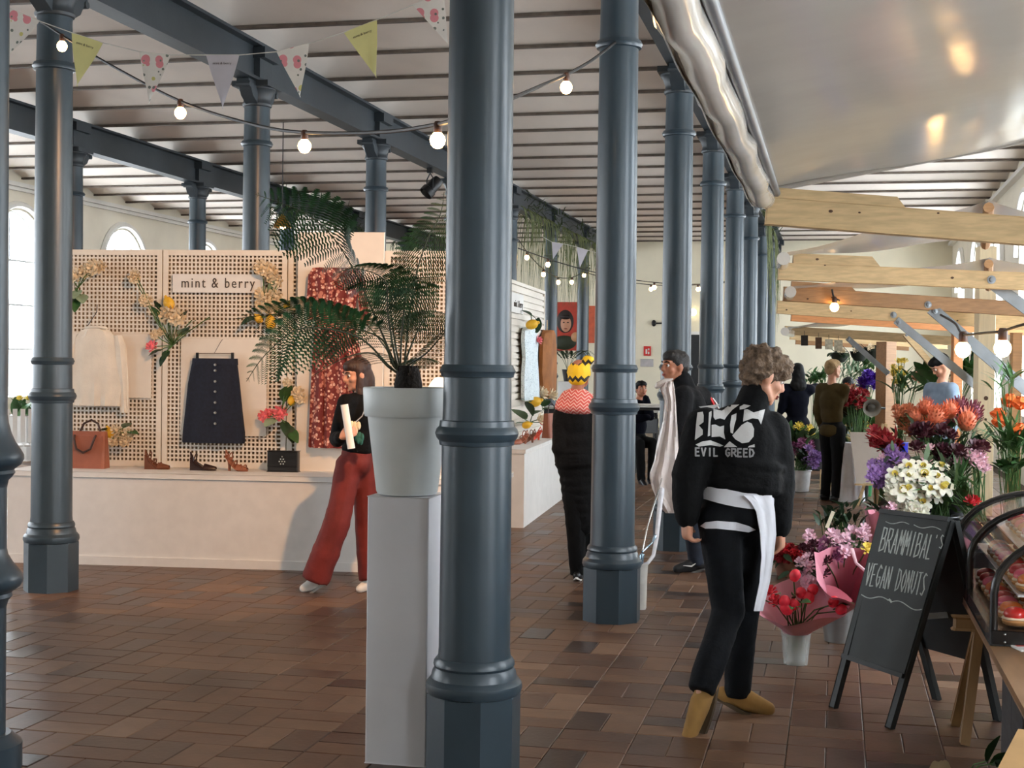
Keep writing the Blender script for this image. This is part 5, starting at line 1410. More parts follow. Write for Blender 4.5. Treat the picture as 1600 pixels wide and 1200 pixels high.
# big awning overhead at the right: eave runs along the aisle towards the viewer
E1 = at(1203, 297, 6.38); G1 = at(1600, 214, 6.15)
sl = (G1 - E1); ridge = E1 + sl * 1.75
nearE = V((E1.x, .9, E1.z)); nearR = V((ridge.x, .9, ridge.z))
offr = V((2.45, ridge.y, ridge.z - (2.45 - ridge.x) * .17))
t = sheet('stall_awning', 'big white awning sloping overhead at the upper right', [nearE, nearR, E1, ridge, V((offr.x, .9, offr.z)), offr], nu=20, nv=24, sag=.03)
o5 = V(t.location)
rp_ = []
for k in range(25):
    u = k / 24; p = nearE.lerp(E1, u); rp_.append(p + V((-.03 + .006 * math.sin(k * 1.9), 0, -.045 + .006 * math.sin(k * 2.7))) - o5)
MB().tube(rp_, [.052 + .004 * math.sin(k * 3.1) for k in range(25)], 14).build('rolled_side_sheet', PVC, t)
def vfn(u, v):
    p = nearE.lerp(E1, v); a = u * 1.0
    return p + V((-.02 - .055 * math.sin(a * 2.4) , 0, .01 - .12 * a + .008 * math.sin(v * 40))) - o5
MB().grid(vfn, 6, 40).build('valance', PVC, t)
MB().tube([nearE + V((.03, 0, -.015)) - o5, E1 + V((.03, 0, -.015)) - o5], .018, 10).build('eave_rail', STEEL, t)
# hem of the far gable edge
MB().tube([E1 - o5, (E1 + ridge) / 2 - V((0, 0, .02)) - o5, ridge - o5], .012, 8).build('hem', TARP, t)
# its timber support posts stand beyond the frame on the right
for yy in (E1.y + .06, 1.2):
    post('outer post of the big awning at %s' % ('its far gable' if yy > 2 else 'the viewer end'), *( (lambda q: (q[0], q[1], q[2]))(proj((ridge.x, yy, ridge.z - .04)))), .09, WOOD)
def small_awning(label, ne, nr, fe, fr_, ne2, fe2, roll_r=.045):
    P = [at(*q) for q in (ne, nr, fe, fr_, ne2, fe2)]
    t = sheet('stall_awning', label, P, nu=12, nv=6, sag=.02)
    o = V(t.location)
    MB().tube([P[0] + V((-.02, -.1, -.05)) - o, P[2] + V((-.02, .1, -.05)) - o], roll_r, 12).build('rolled_side_sheet', PVC, t)
    MB().tube([P[1] + V((0, 0, -.05)) - o, P[3] + V((0, 0, -.05)) - o], .035, 8).build('ridge_pole', WOOD2, t)
small_awning('second white awning with a bulb glare above the near beam', (1230, 394, 9.5), (1545, 312, 9.1), (1226, 402, 10.15), (1540, 372, 10.2), (1780, 372, 8.9), (1780, 402, 10.0))
small_awning('third white awning between the bolted beams', (1240, 447, 11.0), (1545, 402, 10.8), (1236, 452, 12.05), (1545, 440, 12.1), (1760, 430, 10.7), (1760, 460, 12.0))
small_awning('fourth grey-white awning above the hanging cards', (1230, 511, 15.0), (1400, 478, 14.8), (1240, 514, 16.5), (1400, 500, 16.4), (1560, 505, 14.7), (1560, 515, 16.3))

# cards hung on the sixth beam
CARDS = [(1257, 532, 11, 16, (44, 36, 30), 'black card'), (1279, 536, 10, 18, (92, 66, 44), 'brown card'), (1295, 538, 12, 16, (196, 190, 168), 'pale botanical card'), (1310, 540, 13, 17, (190, 182, 158), 'pale card with a dark spray')]
for px, py, w, h, col, nm in CARDS:
    c = at(px, py, 16.3); t = thing('hanging_card', nm + ' hanging from the stall beam', 'card', c, 0, 'cards hung on the stall beam')
    s = 16.3 / FPX
    o = MB().box((0, 0, 0), (w * s, h * s, .006)).build('card', M('card_%d' % px, col, .8, var=.25, scale=30), t, smooth=False); basis(o, CR, CU, (0, 0, 0))
    MB().tube([CU * h * s / 2, CU * (h * s / 2 + .05)], .003, 5).build('string', CABLE, t)
# horn loudspeaker
c = at(1362, 637, 16.3); t = thing('horn_loudspeaker', 'grey horn loudspeaker facing the aisle on the post', 'loudspeaker', c)
fd = unit(-FW * .93 - CR * .1 + V((0, 0, -.05))); q = fd.to_track_quat('Z', 'Y').to_matrix()
MB().lathe([(.03, -.18), (.045, -.14), (.055, -.10), (.075, -.03), (.100, .02), (.104, .025), (.098, .02), (.05, -.08), (.02, -.10)], 24, rot=q, caps=False).build('horn', M('horn_grey', (168, 164, 154), .5), t)
MB().lathe([(.045, -.06), (.045, -.005), (.012, .01)], 16, rot=q).build('driver_cone', M('horn_dark', (80, 78, 72), .5), t)
MB().tube([V((0, 0, 0)) - fd * .15, at(1383, 638, 16.72) - c], .015, 8).build('bracket', BLACK, t)
# festoon bulbs inside the stalls
light_string('festoon string of two large bulbs inside the flower stall', [at(1470, 492, 11.7), at(1492, 505, 10.6), at(1505, 522, 9.9), at(1540, 520, 9.3), at(1567, 517, 8.9), at(1610, 505, 8.6), at(1690, 500, 8.4)], [at(1505, 522, 9.9), at(1567, 517, 8.9)], scale=1.6)
light_string('short festoon cable with one bulb on the brown beam', [at(1300, 452, 11.9), at(1303, 464, 11.9), at(1312, 470, 11.9)], [at(1304, 466, 11.9)], scale=1.1)

# ---- donut counter: trestle table, glass case, board
TZ = .58
TL = flo(1485, 905, TZ); TN = flo(1600, 1090, TZ)
tx = (TL.x + TN.x) / 2
OAK = M('brown_table_wood', (128, 96, 66), .45, var=.15, scale=3, stretch=(6, 1, 6), bump=.06)
t = thing('trestle_table', 'brown wooden trestle table carrying the donut case', 'table', (tx + .36, 5.1, 0))
ylen = TL.y - 4.15
MB().cbox((0, (TL.y + 4.15) / 2 - 5.1, TZ - .016), (.72, ylen, .032), .003).build('table_top', OAK, t, smooth=False)
to = V(t.location)
LEGW = M('trestle_wood', (140, 108, 70), .55, var=.12, scale=4, stretch=(8, 8, 1))
for yy in (6.55, 4.42):
    dy = yy - 6.55
    MB().bar(V((tx - .07 if dy == 0 else tx + .3, yy, TZ - .065)) - to, V((tx + .75, yy, TZ - .065)) - to, .06, .06, ch=.01).build('trestle_rail', LEGW, t, smooth=False)
    for sx in (0, 1):
        top = V((tx + ((.04 if dy == 0 else .40) if sx == 0 else .66), yy, TZ - .08))
        for f_ in ((flo(1492, 1133), flo(1507, 1163)) if sx == 0 else (V((tx + .72, 6.72, 0)), V((tx + .72, 6.38, 0)))):
            q = V((f_.x + (.36 if dy and sx == 0 else 0), f_.y + dy, 0)); MB().bar(top + V((0, (q.y - yy) * .12, 0)) - to, q + V((0, 0, .0)) - to, .035, .055, up=(0, 1, 0), ch=.003).build('trestle_leg', LEGW, t, smooth=False)
# dark board leaning under the table
pp_ = onp(1567, 1052, (tx + .05, 0, 0), V((1, 0, 0)))
t = thing('counter_board', 'dark grey wood-grained board under the near end of the table', 'board', (tx + .06, pp_.y - .75, 0))
DARKW = M('dark_board', (58, 58, 60), .6, var=.25, scale=5, stretch=(1, 1, 8))
for k in range(2): MB().cbox((0, .6 - k * .3, .26), (.025, .296, .52), .003).build('plank', DARKW, t, smooth=False)

CASEB = M('case_black', (14, 14, 16), .25, var=.1, coat=.3)
GL2 = GLASS.copy(); GL2.name = 'case_glass'
for n in GL2.node_tree.nodes:
    if n.type == 'MIX_SHADER': n.inputs[0].default_value = .42
    if n.type == 'BSDF_GLOSSY': n.inputs['Roughness'].default_value = .06
GL3 = GLASS.copy(); GL3.name = 'case_end_glass'
yf = TL.y - .04; ym = flo(1522, 942, TZ).y; yn = flo(1549, 1008, TZ).y
cx0 = tx + .012
t = thing('donut_case', 'curved glass display case with black hoop frames on the table', 'display case', (cx0, yn, TZ + .002))
CD, CHH = .40, .455
prof = [(0, 0), (0, .10), (0, .20)] + [(CD - CD * math.cos(a), .20 + (CHH - .20) * math.sin(a)) for a in [PI / 2 * k / 10 for k in range(1, 11)]] + [(CD + .12, CHH)]
for yy, nm in ((yf - yn, 'hoop'), (ym - yn, 'hoop'), (0, 'hoop')):
    MB().tube([(x, yy, z) for x, z in prof], .016, 10).tube([(CD + .12, yy, CHH), (CD + .12, yy, 0)], .016, 8).build(nm, CASEB, t)
MB().cbox((.26, (yf - yn) / 2, .03), (.54, yf - yn + .03, .06), .005).build('base', CASEB, t, smooth=False)
MB().box((CD + .13, (yf - yn) / 2, CHH / 2), (.012, yf - yn, CHH)).build('back_panel', CASEB, t, smooth=False)
MB().grid(lambda u, v: V((prof[round(u * (len(prof) - 1))][0] + .004, v * (yf - yn), prof[round(u * (len(prof) - 1))][1] - .004)), len(prof) - 1, 4).build('curved_pane', GL2, t)
for yy in (0.004, yf - yn - .004):
    pl = [V((x, yy, z)) for x, z in prof] + [V((CD + .12, yy, 0))]
    MB().add(pl, [tuple(range(len(pl)))]).build('end_pane', GL3, t, smooth=False)
for z in (.19, .32):
    MB().box((.29, (yf - yn) / 2, z), (.40 if z < .3 else .28, yf - yn - .04, .008)).build('shelf', M('shelf_white', (214, 210, 210), .3), t, smooth=False)
scr = MB().ell((0, 0, 0), .006, nu=8, nv=6).mesh('screw', MET)
for x in (.04, .16): O('screw', scr, t, (x, -.018, .045)); O('screw', scr, t, (x, -.018, .015))
DOUGH = M('donut_dough', (190, 132, 76), .7, var=.12, scale=20)
CRM = M('donut_cream', (234, 210, 180), .5)
GLZ = [('red', (206, 36, 34)), ('orange', (226, 112, 40)), ('pink', (226, 84, 110)), ('red', (190, 28, 40))]
def ring_t(R, r, zs=1.0, z0=0.0, half=False, nu=20, nv=10, wob=0.0):
    def fn(u, v):
        a = 2 * PI * u; b_ = (PI * v - .15 if half else 2 * PI * v)
        rr = r * (1 + wob * math.sin(5 * a))
        return V(((R + rr * math.cos(b_)) * math.cos(a), (R + rr * math.cos(b_)) * math.sin(a), z0 + rr * math.sin(b_) * zs))
    return MB().grid(fn, nu, nv, True)
d_me = ring_t(.029, .022, .8, .02).mesh('dough', DOUGH); c_me = ring_t(.030, .021, .4, .030, wob=.1).mesh('cream', CRM)
g_me = {}
for nm, col in GLZ: g_me[(nm, col)] = MB().ell((0, 0, .046), (.046, .046, .030), nu=14, nv=8).mesh('glaze', M('glaze_%d' % col[1], col, .25, var=.1, coat=.4))
for z, xs, lv in ((.060, (.09, .20, .31), 'bottom'), (.194, (.14, .25), 'middle'), (.324, (.22,), 'top')):
    for i in range(9):
        for j, x in enumerate(xs):
            yy = .09 + i * .135
            if yy > yf - yn - .08: continue
            g = GLZ[(i + j * 2 + (lv == 'middle')) % 4]
            d = thing('donut', '%s donut, %s shelf of the glass case, %s row, %s from near end' % (g[0], lv, ('front', 'centre', 'rear')[j] if len(xs) > 1 else 'only', ORD[i]), 'donut', (cx0 + x, yn + yy, TZ + z + .004), rnd.random(), 'donuts in the glass case')
            O('dough', d_me, d); O('cream', c_me, d); O('glaze', g_me[g], d)
c = flo(1590, 1012, TZ)
t = thing('paper_card', 'small white printed card lying on the table', 'card', c + V((.03, 0, 0)), .3)
MB().cbox((0, 0, .004), (.10, .14, .006), .001).build('card', WHITE, t, smooth=False)
MB().box((0, .02, .0078), (.07, .05, .001)).build('print_block', M('card_red', (190, 80, 70), .7), t, smooth=False)

# ---- chalkboard A-sign
fL, fR, bL_, bR_ = flo(1302, 1106), flo(1390, 1138), flo(1464, 1093), flo(1560, 1126)
mL = (fL + bL_) / 2; mR = (fR + bR_) / 2
zt = at(1377, 798, proj(mL)[2]).z
tL = V((mL.x, mL.y, zt)); tR = V((mR.x, mR.y, zt))
# the front leaf follows the pixel corners on the leaf plane
nrm_f = (tR - tL).cross(fL - tL).normalized()
if nrm_f.dot(CP - tL) < 0: nrm_f = -nrm_f
t = thing('chalkboard_sign', "black A-frame chalkboard lettered BRAMMIBAL'S VEGAN DONUTS", 'chalkboard', (fL + fR) / 2); to = V(t.location)
CHALKB = M('chalkboard', (40, 46, 45), .65, var=.18, scale=5, bump=.03)
BFR = M('black_stained_wood', (30, 34, 34), .6, var=.2)
def pf(px, py, lift=0.0): return onp(px, py, tL + nrm_f * lift, nrm_f) - to
c4 = [pf(1377, 799), pf(1484, 812), pf(1413, 1057), pf(1318, 1025)]
MB().prism([q + nrm_f * .006 for q in c4], None, -nrm_f * .018).build('board', CHALKB, t, smooth=False)
def leafside(a, b): MB().bar(a, b, .022, .040, up=nrm_f.cross(b - a), ch=.003).build('leg', BFR, t, smooth=False)
leafside(pf(1379, 800) - nrm_f * .014, fL - to); leafside(pf(1482, 812) - nrm_f * .014, fR - to)
MB().bar(c4[0] + nrm_f * .0, c4[1], .022, .03, up=nrm_f).build('top_rail', BFR, t, smooth=False)
MB().bar(c4[3], c4[2], .022, .03, up=nrm_f).build('bottom_rail', BFR, t, smooth=False)
nb = (tR - tL).cross(bL_ - tL).normalized()
topL = c4[0] - nrm_f * .03; topR = c4[1] - nrm_f * .03
def back(a, b): MB().bar(a, b, .022, .040, up=nb.cross(b - a), ch=.003).build('leg', BFR, t, smooth=False)
back(topL, bL_ - to); back(topR, bR_ - to)
q0, q1, q2, q3 = topL, topR, topR.lerp(bR_ - to, .72), topL.lerp(bL_ - to, .72)
MB().prism([q0, q1, q2, q3], None, nb * .012).build('back_board', BFR, t, smooth=False)
CHALK = M('chalk_line', (186, 194, 190), .9, var=.2, scale=60)
def chalk(polys, name='lettering'):
    m = MB()
    for poly in polys: m.prism([pf(x, y, .0072) for x, y in poly], None, -nrm_f * .001)
    stuff(m.build(name, CHALK, t, smooth=False))
def linepoly(P, w):
    out = []
    for (ax, ay), (bx, by) in zip(P[:-1], P[1:]):
        dx, dy = bx - ax, by - ay; L = math.hypot(dx, dy) or 1; nx, ny = -dy / L * w / 2, dx / L * w / 2; ex, ey = dx / L * .3, dy / L * .3
        out.append([(ax - ex + nx, ay - ey + ny), (bx + ex + nx, by + ey + ny), (bx + ex - nx, by + ey - ny), (ax - ex - nx, ay - ey - ny)])
    return out
def slant(polys, k, y0): return [[(x - (y - y0) * k, y) for x, y in p] for p in polys]
chalk(slant(stroke_polys('BRAMMIBAL', 1372, 1457, 861, 824, 1.9, .16), .24, 861))
chalk(slant(stroke_polys('VEGAN DONUTS', 1350, 1448, 914, 880, 1.7, .18), .22, 914))
chalk(slant(stroke_polys("'S", 1459, 1474, 857, 836, 1.3), .15, 857))
def wav(x0, x1, y0, y1, amp, n=16, flip=1): return [(x0 + (x1 - x0) * k / n, y0 + (y1 - y0) * k / n + flip * amp * math.sin(2 * PI * k / n)) for k in range(n + 1)]
chalk(linepoly(wav(1384, 1420, 815, 819, 2.2), 1.2) + linepoly(wav(1428, 1470, 820, 828, 2.6), 1.2), 'flourish')
chalk(linepoly(wav(1346, 1388, 929, 938, 3), 1.5) + linepoly(wav(1394, 1440, 940, 952, 3.5, flip=-1), 1.5) + linepoly([(1389, 936), (1393, 941)], 3), 'flourish')
# white stay between the two leaves
MB().bar(at(1448, 963, 6.72) - to, at(1514, 958, 6.75) - to, .01, .028).build('stay', M('stay_white', (196, 206, 212), .5), t, smooth=False)

# dark hanging baskets above the far flowers
for px, py, nm in ((1312, 551, 'dark hanging basket beside the cards'), (1343, 549, 'dark hanging basket in the middle of the far beam'), (1366, 545, 'dark hanging basket next to the loudspeaker post')):
    c = at(px, py, 17.9); t = thing('hanging_basket', nm, 'basket', c, 0, 'hanging baskets of the far stall'); zb = at(px, 536, 17.9).z - c.z
    MB().lathe([(.004, -.13), (.06, -.12), (.10, -.07), (.12, 0), (.112, 0)], 16, caps=False).build('bowl', M('basket_dark', (30, 36, 26), .8), t)
    for k in range(3):
        a = k * 2.1; MB().tube([(.115 * math.cos(a), .115 * math.sin(a), 0), (0, 0, zb)], .004, 5).build('wire', CABLE, t)
    for k in range(16):
        o = O('leaf', lfd, t, (rnd.uniform(-.08, .08), rnd.uniform(-.08, .08), .0), scale=rnd.uniform(.8, 1.5)); aimy(o, V((rnd.uniform(-1, 1), rnd.uniform(-1, 1), rnd.uniform(-.2, .7))))
    o = O('blossom', cream_me, t, (rnd.uniform(-.05, .05), -.08, .02), scale=.8); aim(o, -FW)
# ================================================================== flowers, vessels, bouquets
def fm(name, rgb, **k): return M(name, rgb, .6, var=.18, scale=28, subs=.08, **k)
F_MAR = petal_ball(.05, 24, fm('maroon_petal', (70, 16, 34)), 'flower', .85, 5)
F_RED = petal_ball(.045, 20, fm('red_petal', (204, 38, 52)), 'flower', .9, 6)
F_CRIM = petal_ball(.045, 20, fm('crimson_petal', (152, 26, 40)), 'flower', .9, 7)
F_LIL = petal_ball(.04, 18, fm('lilac_petal', (164, 128, 190)), 'flower', .9, 8)
F_PUR = petal_ball(.05, 24, fm('purple_petal', (84, 40, 160)), 'flower', .9, 9)
F_PK = petal_ball(.030, 14, fm('pale_pink_petal', (226, 186, 200)), 'flower', .8, 10)
F_MAU = petal_ball(.035, 16, fm('mauve_petal', (150, 84, 124)), 'flower', .85, 12)
F_YEL = petal_ball(.03, 14, fm('yellow_petal', (230, 206, 90)), 'flower', .8, 13)
F_RUST = petal_ball(.04, 18, fm('rust_spray', (188, 116, 80)), 'flower', .9, 14)
def protea(mat, nm='flower'):
    m = MB().ell((0, 0, .0), (.045, .045, .055), nu=12, nv=8)
    for i in range(46):
        t_ = (i + .5) / 46; ph = i * 2.39996; th = 1.7 * math.sqrt(t_)
        d = V((math.sin(th) * math.cos(ph), math.sin(th) * math.sin(ph), math.cos(th)))
        b0 = d * .04; tip = d * .058 + V((0, 0, .028)); s = d.orthogonal().normalized() * .006
        m.add([b0 - s, b0 + s, tip + s * .6, tip - s * .6], [(0, 1, 2, 3)])
    return m.mesh(nm, mat, True, ang=60)
F_PRO = protea(fm('protea_orange', (222, 130, 96))); F_PRM = protea(fm('protea_plum', (130, 62, 82)))
def daff(pm, cm):
    m = MB()
    for i in range(6):
        a = i * PI / 3; d = V((math.cos(a), math.sin(a), 0)); s = V((-math.sin(a), math.cos(a), 0))
        m.add([d * .008, d * .03 + s * .020 + V((0, 0, .010)), d * .056 + s * .014 + V((0, 0, .004)), d * .062 + V((0, 0, .0)), d * .056 - s * .014 + V((0, 0, .004)), d * .03 - s * .020 + V((0, 0, .010))], [(0, 1, 2, 3, 4, 5)])
    m.lathe([(.010, .0), (.014, .012), (.02, .024)], 10, caps=False)
    me = m.mesh('flower', pm, True, ang=60); me.materials.append(cm)
    for p in me.polygons:
        if p.index >= 6: p.material_index = 1
    return me
F_DAF = daff(fm('white_petal', (240, 238, 222)), fm('yellow_trumpet', (232, 214, 110)))
F_WHT = petal_ball(.05, 20, MATS['white_petal'], 'flower', .8, 15)
F_TUL = MB().lathe([(.006, -.01), (.024, .0), (.032, .02), (.030, .045), (.018, .062), (.006, .066)], 10).mesh('flower', fm('tulip_red', (214, 40, 58)), True)
def frit():
    m = MB()
    for i in range(6):
        a = i * PI / 3; q = Matrix.Rotation(a, 3, 'Z') @ Matrix.Rotation(.75, 3, 'Y')
        m.lathe([(.006, .0), (.022, -.02), (.030, -.05), (.033, -.065)], 8, rot=q, c=Matrix.Rotation(a, 3, 'Z') @ V((.02, 0, .0)), caps=False)
    return m.mesh('flower', fm('fritillary_orange', (232, 104, 36)), True)
F_FRI = frit()
L_BLADE = leaf_mesh(.22, .010, M('blade_leaf', (74, 112, 66), .5, var=.25, scale=12), curl=.35)
L_BIG = leaf_mesh(.16, .030, LEAF, curl=.3); L_DK = leaf_mesh(.14, .026, LEAF_D, curl=.3); L_GRY = leaf_mesh(.10, .012, M('grey_green_leaf', (112, 138, 108), .6, var=.2), curl=.2)
ZINC = M('zinc_bucket', (150, 152, 152), .35, .7, var=.12, scale=6); WBUC = M('white_bucket', (222, 224, 226), .45); BLKB = M('black_bucket', (24, 24, 26), .4); GBUC = M('green_bucket', (40, 120, 70), .4)
GLV = M('clear_glass_vase', (214, 222, 220), .08, var=.02, alpha=.35, spec=.8)
def vessel(t, r0, r1, h, mat, handle=False, name='bucket'):
    MB().lathe([(r0 * .9, 0), (r0, .004), (r1, h - .006), (r1 * 1.05, h), (r1 * .96, h), (r1 * .93, h * .85), (r0 * .8, .02)], 24).build(name, mat, t, ang=35)
    MB().tube([(r1 * 1.03 * math.cos(2 * PI * k / 20), r1 * 1.03 * math.sin(2 * PI * k / 20), h - .004) for k in range(21)], .006, 6, caps=False).build('rim', mat, t)
def bunch(label, base, ves, flowers, leaves=(), name='flower_bucket', cat='flowers', out=None, group='flower buckets of the stall', dz=0.0):
    """flowers: (mesh, px, py, Z, scale); leaves: (mesh, n, px, py, spreadpx, Z, scale)"""
    t = thing(name, label, cat, base, 0, group); o = V(base)
    r0, r1, h, mat = ves; vessel(t, r0, r1, h, mat)
    top = V((0, 0, h * .9)); sm = MB()
    for i, (me, px, py, Z, s) in enumerate(flowers):
        p = at(px, py, Z) - o
        a = rnd.random() * 6.28; mouth = top + V((math.cos(a), math.sin(a), 0)) * r1 * .6 * rnd.random()
        mid = mouth.lerp(p, .55) + V((0, 0, .04)); sm.tube([mouth - V((0, 0, h * .5)), mouth, mid, p], .004, 5)
        d = (p - mouth).normalized() * .6 + (-FW) * .45 + V((0, 0, .35)) + V((rnd.uniform(-.3, .3), rnd.uniform(-.3, .3), rnd.uniform(-.2, .2)))
        ob = O('flower', me, t, p, scale=s * rnd.uniform(.9, 1.12)); aim(ob, d if me is not F_FRI else V((0, 0, 1)), rnd.random() * 6.28)
    for me, n, px, py, sp, Z, s in leaves:
        for k in range(n):
            p = at(px + max(-1.4, min(1.4, rnd.gauss(0, .8))) * sp, py + max(-1.4, min(1.4, rnd.gauss(0, .8))) * sp * .6, Z + rnd.uniform(-.1, .1)) - o
            mouth = top + V((rnd.uniform(-1, 1), rnd.uniform(-1, 1), 0)) * r1 * .5
            if k % 3 == 0: sm.tube([mouth, mouth.lerp(p, .6) + V((0, 0, .03)), p], .003, 5)
            ob = O('leaf', me, t, p, scale=s * rnd.uniform(.8, 1.25)); aimy(ob, (p - mouth).normalized() + V((rnd.uniform(-.8, .8), rnd.uniform(-.8, .8), rnd.uniform(-.3, .5))), rnd.uniform(-1, 1))
    sm.build('stems', STEM, t); return t
def G(n, fn): return [fn(i) for i in range(n)]
def cl(me, n, px, py, sx, sy, Z, s): return [(me, px + rnd.uniform(-1, 1) * sx, py + rnd.uniform(-1, 1) * sy, Z + rnd.uniform(-.08, .08), s) for _ in range(n)]

# stepped black stand for the big arrangement
SB = at(1475, 800, 9.6)
t = thing('flower_stand', 'low black stepped stand under the big flower arrangement', 'stand', (SB.x, SB.y, 0), -.22)
MB().cbox((.05, 0, .22), (1.0, .62, .44), .01).build('lower_step', BLKB, t, smooth=False)
MB().cbox((.1, .17, .53), (.9, .30, .18), .01).build('upper_step', BLKB, t, smooth=False)
st_o = V(t.location); st_R = Matrix.Rotation(-.22, 3, 'Z')
def on_step(x, y, z): return st_o + st_R @ V((x, y, 0)) + V((0, 0, z))
# white flowers in front
fl = cl(F_DAF, 22, 1428, 758, 44, 30, 9.25, 1.05) + cl(F_WHT, 16, 1422, 766, 40, 28, 9.3, .85) + [(F_DAF, 1444, 742, 9.2, 1.4), (F_DAF, 1458, 765, 9.2, 1.4), (F_DAF, 1412, 768, 9.2, 1.4), (F_DAF, 1475, 760, 9.2, 1.2), (F_WHT, 1425, 795, 9.2, 1), (F_WHT, 1440, 800, 9.2, .9)]
bunch('bucket of white narcissi and lisianthus in front of the stand', on_step(-.22, -.18, .44), (.09, .12, .20, BLKB), fl, [(L_GRY, 10, 1430, 780, 25, 9.3, 1)])
bunch('bucket of lilac blossom beside the white narcissi', on_step(-.40, .0, .44), (.08, .10, .20, BLKB), cl(F_LIL, 26, 1388, 742, 26, 20, 9.4, 1.0) + cl(F_LIL, 10, 1402, 718, 16, 14, 9.45, 1.0) + cl(F_PK, 5, 1395, 715, 20, 12, 9.45, 1.0), [(L_GRY, 8, 1392, 722, 20, 9.4, 1)])
bunch('bucket of dark maroon carnations in the middle of the stand', on_step(-.02, -.02, .44), (.09, .12, .20, BLKB), cl(F_MAR, 13, 1465, 695, 34, 26, 9.45, 1.0) + cl(F_MAR, 7, 1505, 715, 26, 18, 9.4, 1.0) + cl(F_MAR, 4, 1525, 710, 12, 16, 9.4, 1) + [(F_MAR, 1452, 745, 9.25, 1), (F_MAR, 1444, 738, 9.25, .9), (F_MAR, 1432, 700, 9.4, .9)] + cl(F_PK, 12, 1480, 712, 55, 16, 9.42, 1.2), [(L_DK, 26, 1450, 700, 38, 9.55, .7), (L_DK, 18, 1495, 700, 28, 9.55, .7)])
bunch('bucket of orange pincushion proteas at the top of the stand', on_step(.02, .17, .62), (.09, .12, .22, BLKB), [(F_PRO, 1446, 637, 9.6, 1.05), (F_PRO, 1463, 651, 9.5, 1.15), (F_PRO, 1484, 642, 9.6, 1.1), (F_PRO, 1511, 658, 9.5, 1.25), (F_PRO, 1449, 669, 9.5, 1.0), (F_PRO, 1430, 650, 9.6, .9), (F_PRM, 1499, 635, 9.7, 1.15), (F_PRM, 1520, 645, 9.7, 1.1), (F_PRM, 1488, 655, 9.75, 1.0), (F_PRM, 1524, 655, 9.7, .9)] + cl(F_RUST, 26, 1424, 655, 24, 20, 9.7, .9), [(L_DK, 22, 1470, 677, 32, 9.6, .6), (L_GRY, 16, 1515, 680, 16, 9.6, 1.0)])
bunch('bucket of red spiky lilies left of the proteas', on_step(-.30, .17, .62), (.07, .09, .18, BLKB), cl(F_CRIM, 12, 1382, 690, 20, 16, 9.6, .9), [(leaf_mesh(.10, .014, fm('red_leaf', (170, 60, 62)), curl=.1), 34, 1380, 692, 16, 9.55, 1.0), (L_DK, 12, 1392, 712, 14, 9.6, .6)])
bunch('bucket of fine green foliage and pink blossom by the pale post', on_step(.24, -.16, .44), (.09, .12, .20, BLKB), cl(F_PK, 12, 1528, 728, 12, 22, 9.35, 1.2) + cl(F_RED, 2, 1520, 780, 5, 5, 9.3, .9), [(L_BLADE, 60, 1492, 760, 26, 9.3, .9), (L_GRY, 40, 1485, 745, 28, 9.35, 1.2), (L_BIG, 14, 1500, 785, 18, 9.3, .8)])
# orange crown imperials at the right edge
b0 = flo(1585, 905); 
t = bunch('tub of orange crown imperials with green leaf tufts at the right edge', b0, (.16, .2, .36, BLKB), [(F_FRI, 1562, 650, 10.6, 1.4), (F_FRI, 1578, 616, 10.7, 1.5), (F_FRI, 1594, 620, 10.5, 1.5), (F_FRI, 1592, 662, 10.4, 1.5), (F_FRI, 1560, 638, 10.7, 1.3)], [(L_BLADE, 26, 1570, 600, 14, 10.6, .8), (L_BLADE, 70, 1582, 700, 16, 10.4, 1.2), (L_BIG, 26, 1580, 730, 14, 10.4, .8)])

# front row on the floor
TUL = []
for cx_, cy_ in ((1203, 925), (1225, 943), (1240, 905), (1252, 930), (1262, 938), (1232, 955), (1212, 940), (1240, 948), (1190, 935), (1268, 925), (1300, 945), (1310, 955)):
    TUL.append((F_TUL if cx_ % 3 else F_RED, cx_, cy_, 7.55, 1.0 if cx_ % 3 else .7))
PAPER = M('pink_paper', (222, 150, 164), .6, var=.06, scale=3, alpha=.92); N_, L_, B_ = nodes_of(PAPER)
b0 = flo(1243, 1038)
t = bunch('glass vase of red tulips wrapped in pink paper', b0, (.065, .085, .20, GLV), TUL, [(L_BIG, 8, 1240, 950, 24, 7.5, .5), (L_BIG, 3, 1305, 950, 6, 7.5, .5)], 'tulip_bouquet', group='bouquets on the floor')
o6 = V(b0)
def cone(t, o, c0, r0, px_ring, Z, mat, name='paper_wrap', n=36):
    """paper funnel from a ring at c0 to a ragged upper edge given by pixel points (left, right) and heights"""
    top = [at(*p) - o for p in px_ring]; m = len(top)
    def fn(u, v):
        f_ = u * m; i = int(f_) % m; q = top[i].lerp(top[(i + 1) % m], f_ - int(f_)); a = math.atan2(q.y - c0.y, q.x - c0.x)
        b_ = c0 + V((math.cos(a), math.sin(a), 0)) * r0
        return b_.lerp(q, v) + V((0, 0, .012 * math.sin(u * 30) * v))
    MB().grid(fn, n, 6, True).build(name, mat, t)
cone(t, o6, V((0, 0, .17)), .07, [(1178, 945, 7.5), (1186, 930, 7.75), (1212, 912, 7.95), (1250, 905, 8.0), (1300, 912, 7.95), (1332, 940, 7.7), (1318, 962, 7.4), (1270, 972, 7.25), (1225, 975, 7.22), (1190, 968, 7.3)], 7.5, PAPER)
